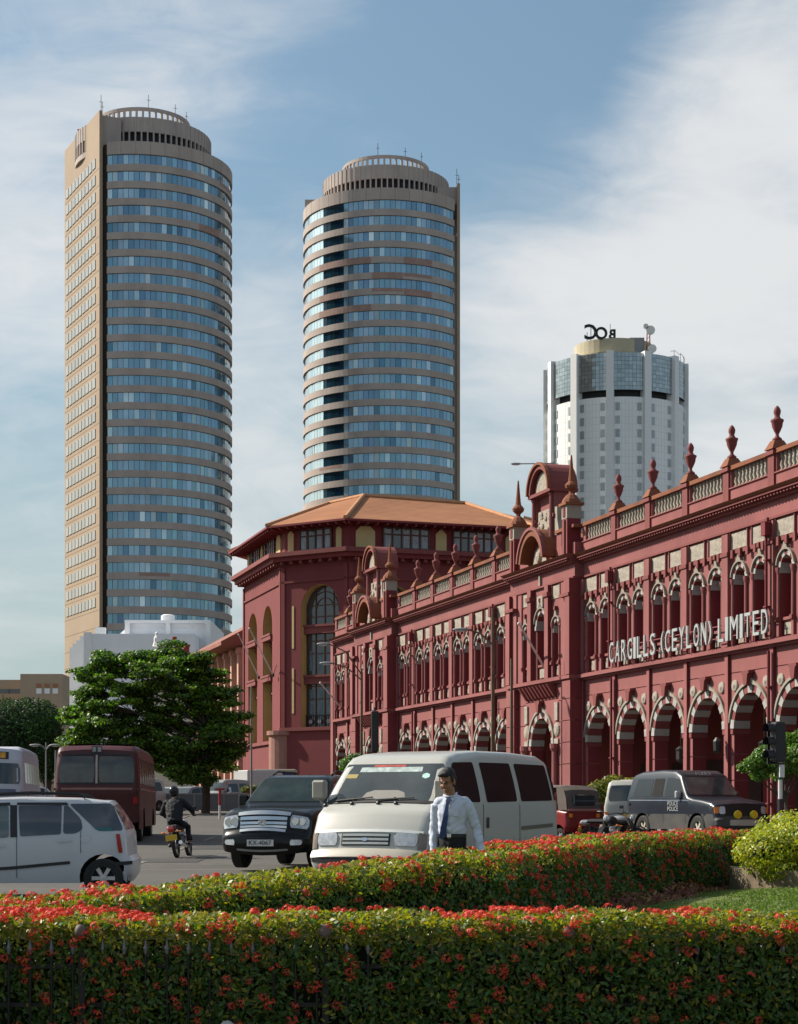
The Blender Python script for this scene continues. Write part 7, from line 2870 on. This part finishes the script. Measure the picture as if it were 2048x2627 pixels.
def rider(label, bike_obj, jacket, helmet_m, tm_=None, loc=None, rz=0, group=None):
    p = thing('person', label, 'person', (0, 0, 0), 0)
    if bike_obj is not None:
        p.location = bike_obj.location
        p.rotation_euler = bike_obj.rotation_euler
    else:
        p.location = loc
        p.rotation_euler = (0, 0, rz)
    b = MB()
    hipz = .86
    b.tube([(.22, 0, hipz), (.26, 0, 1.05), (.36, 0, 1.30), (.42, 0, 1.42)], [(.14, .12), (.14, .11), (.17, .11), (.10, .06)], 12)
    b.tube([(.42, 0, 1.40), (.46, 0, 1.52)], [.055, .055], 8)
    b.ell((.48, 0, 1.60), .095, .075, .11, 12, 10)
    for sg in (-1, 1):
        S, E, Wr = Vector((.38, sg * .20, 1.36)), Vector((.55, sg * .36, 1.13)), Vector((.86, sg * .33, 1.02))
        b.tube([S, E, Wr], [.04, .035, .026], 8)
        hand(Wr, (.9, 0, -.15), (0, 0, -1), sg, b)
        H, K, A = Vector((.25, sg * .11, hipz)), Vector((.66, sg * .20, .72)), Vector((.42, sg * .24, .36))
        b.tube([H, K, A], [.075, .052, .036], 8)
        b.tube([A + Vector((-.05, 0, -.03)), A + Vector((.06, 0, -.05)), A + Vector((.17, 0, -.05))], [.03, .034, .026], 8)
    blob('body', b, skin, p, .013, 3)
    j = MB()
    j.tube([(.18, 0, .84), (.24, 0, .98), (.30, 0, 1.14), (.37, 0, 1.32), (.42, 0, 1.43)], [(.19, .16), (.20, .165), (.22, .16), (.23, .14), (.10, .07)], 14)
    for sg in (-1, 1):
        S, E, Wr = Vector((.37, sg * .19, 1.35)), Vector((.54, sg * .37, 1.12)), Vector((.83, sg * .33, 1.02))
        j.tube([S + Vector((0, -sg * .06, .02)), S, (S + E) / 2, E, Wr], [.08, .088, .078, .072, .045], 10)
    blob('jacket', j, jacket, p, .016, 3, wrinkle=.008)
    t = MB()
    t.tube([(.20, 0, .80), (.24, 0, .90)], [(.17, .13), (.17, .13)], 12)
    for sg in (-1, 1):
        H, K, A = Vector((.25, sg * .11, hipz - .02)), Vector((.66, sg * .20, .72)), Vector((.42, sg * .24, .38))
        t.tube([H, K, A], [.10, .078, .06], 10)
    blob('trousers', t, tm_ or trouser_m, p, .016, 3)
    for sg in (-1, 1):
        MB().bbox(.34, .60, sg * .24 - .04, sg * .24 + .04, .27, .35, .03).build('shoe', shoe_m, p)
    h = MB()
    h.ell((.47, 0, 1.63), .145, .125, .125, 14, 12)
    h.ell((.47, 0, 1.56), .130, .115, .10, 14, 10)
    blob('helmet', h, helmet_m, p, .014, 2)
    return p


rider('motorbike rider in a black jacket and black helmet, seen from behind', bike, jk, hel)
pl = atg(592, 110)
bike2 = motorbike('light motorbike behind the barrier, ridden by the person in a pink helmet', (pl.x, 110, ground_z(110)), heading(-.5, -.86))
rider('rider in a pale blue shirt and pink helmet behind the barrier', bike2, shirt_m, mat('pink_helmet', (0.55, 0.16, 0.17), rough=0.3))

# ------------------------------------------------------------------ street furniture
pole_br = mat('rusty_pole', (0.13, 0.085, 0.055), rough=0.8, var=0.25, scale=3)
pole_gr = mat('grey_pole', (0.26, 0.26, 0.26), rough=0.6, var=0.15)
lampw = mat('lamp_housing', (0.24, 0.24, 0.24), rough=0.5)


def street_lamp(label, px, ytop, Y, m, arms, r=.09, group='street lamps'):
    g_ = ground_z(min(Y, 102))
    x = (px - CX) / F * Y
    t = thing('street_lamp', label, 'street lamp', (x, Y, g_), 0, group)
    zt = CAMZ + (HZ - ytop) / F * Y - g_
    MB().tube([(0, 0, -.2), (0, 0, zt * .5), (0, 0, zt)], [r, r * .85, r * .6], 8).lathe([(r * 1.7, 0), (r * 1.5, .5), (r, .55)], n=10).build('pole', m, t)
    for (hx, hy, py) in arms:
        xh = (hx - CX) / F * Y - x
        zh = CAMZ + (HZ - hy) / F * Y - g_
        za = CAMZ + (HZ - py) / F * Y - g_
        a = MB().tube([(0, 0, za), (xh * .5, -.1, za + (zh - za) * .75), (xh, -.15, zh)], .035, 6)
        ao = a.build('arm', m, t)
        sg = -1 if xh < 0 else 1
        l = MB().ell((xh + sg * .25, -.15, zh), .34, .12, .07, 12, 8).ell((xh + sg * .28, -.15, zh - .05), .22, .09, .045, 10, 6, 1)
        l.build('lamp_head', [lampw, lampglass], ao, smooth=True)
    return t


street_lamp('rusty brown street lamp with one arm reaching across the arcade front', 1265, 1560, 72, pole_br, [(1200, 1616, 1655)])
street_lamp('thinner brown pole just right of the rusty street lamp, ending below the first floor windows', 1313, 1690, 66, pole_br, [], .075)
street_lamp('brown street lamp with two arms at the far end of the arcade', 928, 1715, 88, pole_br, [(852, 1702, 1745), (845, 1653, 1730)], .08)
street_lamp('slim grey pole in front of the octagonal building', 645, 1760, 100, pole_gr, [], .06)
street_lamp('slim twin headed lamp post in front of the dome shaped tree', 118, 1905, 104, pole_gr, [(104, 1912, 1925), (132, 1912, 1925)], .055)
street_lamp('pale lamp post close to the left side of the red bus', 143, 1925, 98, pole_gr, [], .07)
street_lamp('tall street lamp behind the arcade gable, only its arm showing against the sky', 1420, 1185, 110, pole_gr, [(1335, 1191, 1188)], .12)
# black signal post
Yk = 80.0
sp = thing('signal_post', 'black signal post standing in front of the far arches', 'post', (atg(962, Yk).x, Yk, ground_z(Yk)))
zt = CAMZ + (HZ - 1815) / F * Yk - ground_z(Yk)
MB().tube([(0, 0, 0), (0, 0, zt - 1.0)], .07, 8).build('pole', black_iron, sp)
MB().bbox(-.16, .16, -.16, .16, zt - 1.9, zt - .15, .04).lathe([(.05, zt - .15), (.05, zt)], n=6).build('signal_box', black_iron, sp)

# traffic light
Yl = 45.0
tl = thing('traffic_light', 'black traffic light on a white banded pole before the young green tree', 'traffic light', (atg(2000, Yl).x, Yl, ground_z(Yl)))
gz = ground_z(Yl)
zz = lambda py: CAMZ + (HZ - py) / F * Yl - gz
MB().tube([(0.03, 0, 0), (0.03, 0, zz(1860))], .055, 10).build('pole', mat('white_pole_paint', (0.55, 0.54, 0.52), rough=0.6, var=0.1, dirt=0.3, dirtcol=(.3, .28, .25)), tl)
for (a_, b_) in ((2000, 1958), (2085, 2050)):
    MB().lathe([(.064, zz(a_)), (.064, zz(b_))], (0.03, 0, 0), 10).build('pole_band', blackp, tl)
MB().bbox(-.05, .09, -.10, -.05, zz(1995), zz(1962), .01).build('control_box', platew, tl)
hd_ = MB().bbox(-.20, .10, -.16, .14, zz(1955), zz(1853), .04)
hd_.box(-.24, .12, .14, .17, zz(1960), zz(1850))
ho = hd_.build('signal_head', blackp, tl)
for k in range(3):
    z = zz(1870 + k * 34)
    vs, fs = [], []
    n = 12
    for i in range(n + 1):
        a = rad(-30 + 240 * i / n)
        for (xx, rr_) in ((-.20, .125), (-.40, .125)):
            vs.append((xx, rr_ * math.cos(a), z + rr_ * math.sin(a)))
    fs = [(2 * i, 2 * i + 1, 2 * i + 3, 2 * i + 2) for i in range(n)]
    MB().add(vs, fs).build('visor', blackp, ho)
    MB().lathe([(0, -.215), (.11, -.21), (.115, -.195)], (0, 0, z), 14, 0, 'x').build('lens', mat(('red_off', 'amber_off', 'green_off')[k], ((.06, .008, .008), (.07, .035, .005), (.005, .04, .025))[k], rough=0.2), ho)
tl.rotation_euler = (0, 0, rad(25))

# diagonal flag poles
flagm = mat('white_flagpole', (0.60, 0.58, 0.55), rough=0.5, var=0.1)
for (bx, by, tx, ty, Y, dy, lab) in ((664, 1738, 612, 1628, 137.5, -1.6, 'slanting white flagpole on the octagonal building, nearer the colonnade wing'),
                                     (701, 1732, 640, 1612, 134.2, -1.8, 'slanting white flagpole on the octagonal building, nearer the tall arched window'),
                                     (884, 1826, 822, 1752, 104.5, -1.0, 'short slanting flagpole where the arcade meets the octagonal building'),
                                     (1412, 1738, 1332, 1600, 73.6, -1.6, 'slanting white flagpole in the gabled bay of the arcade')):
    a = at(bx, by, Y)
    b = at(tx, ty, Y + dy)
    f = MB().tube([(0, 0, 0), tuple(b - a)], [.055, .035], 6).build('flagpole', flagm, None, a)
    tag(f, lab, 'flagpole', 'flagpoles on the facades')
    e = MB().ell(tuple(b - a), .07, .07, .07, 8, 6).build('finial', flagm, f)
    MB().bbox(-.08, .08, -.08, .15, -.12, .12, .02).build('bracket', black_iron, f)

# barrier panels
bar_m = mat('blue_grey_barrier', (0.125, 0.135, 0.155), rough=0.7, var=0.1, scale=0.8, dirt=0.3, dirtcol=(0.09, 0.085, 0.08))
Yb = 106.5
wpx = 114
bnames = ['barrier panel beside the red bus', 'barrier panel behind the motorbike rider', 'barrier panel with the red post at its side', 'barrier panel hidden partly by the black off-roader',
          'barrier panel behind the black off-roader']
for i in range(5):
    x0 = (385 + i * wpx - CX) / F * Yb
    w = wpx / F * Yb
    p = thing('barrier', 'blue grey ' + bnames[i], 'barrier', (x0, Yb, ground_z(102) - .03), 0, 'barrier panels across the road')
    MB().box(.03, w - .03, -.02, .02, .12, .98).build('panel', bar_m, p)
    f = MB()
    f.box(.0, w, -.035, .035, .98, 1.05)
    f.box(.0, w, -.03, .03, .08, .12)
    for x in (.02, w / 3, 2 * w / 3, w - .02):
        f.box(x - .02, x + .02, -.035, .035, 0, 1.0)
    f.build('frame', pole_gr, p)
    for x in (.1, w - .1):
        MB().box(x - .03, x + .03, -.3, .3, -.02, .03).build('foot', pole_gr, p)
bp2 = thing('red_post', 'thin post painted red above and white below in front of the barrier', 'post', (atg(564, 84).x, 84, ground_z(84)))
MB().tube([(0, 0, 0), (0, 0, .62)], .05, 8).build('lower_pole', platew, bp2)
MB().tube([(0, 0, .62), (0, 0, 1.36)], .055, 8).build('upper_pole', mat('post_red', (.30, .02, .018), rough=.5), bp2)
MB().box(-.22, .22, -.02, .02, 1.30, 1.38).build('cross_bar', mat('post_red', (.30, .02, .018)), bp2)

# kiosk with a blue board
Yq = 121.0
ki = thing('kiosk', 'small kiosk with a blue fascia and beige roof in front of the octagonal building', 'kiosk', (atg(707, Yq).x, Yq, ground_z(102)))
MB().box(-1.05, 1.05, 0, 1.8, 0, 2.2).build('wall', mat('kiosk_grey', (.25, .25, .27)), ki)
MB().bbox(-1.15, 1.15, -.2, 2.0, 2.05, 2.55, .03).build('fascia', mat('kiosk_blue', (.015, .05, .20), rough=.5, var=.15), ki)
MB().bbox(-1.3, 1.3, -.4, 2.2, 2.55, 2.72, .03).build('roof', mat('kiosk_roof', (.42, .36, .30), rough=.8), ki)
bs = thing('blue_sign', 'small pale blue sign over the shop entrance of the octagonal building', 'sign', tuple(M2 @ Vector((3.9, -.35, 2.55))))
bs.rotation_euler = (0, 0, math.atan2(M2[1][0], M2[0][0]))
MB().bbox(-1.1, 1.1, -.06, .06, -.16, .16, .02).build('board', mat('sign_blue', (.10, .16, .38), rough=.4, var=.3, scale=6), bs)

# wall lamps and small red boxes on the arcade piers
for px, z in ((1447, 3.2), (1448, 3.2)):
    pass
for k, s in enumerate((35.7, 47.9)):
    l = MB()
    l.box(s - .05, s + .05, -.36, -.20, 3.55, 3.6)
    l.lathe([(.05, 3.62), (.14, 3.5), (.12, 3.2), (.05, 3.1)], (s, -.36, 0), 8)
    lo_ = l.build('wall_lantern', black_iron, None, FO)
    lo_.rotation_euler = (0, 0, FA)
    tag(lo_, ('black lantern on the pier beside the gabled bay', 'black lantern on the pier above the police jeep')[k], 'lantern', 'lanterns on the piers')
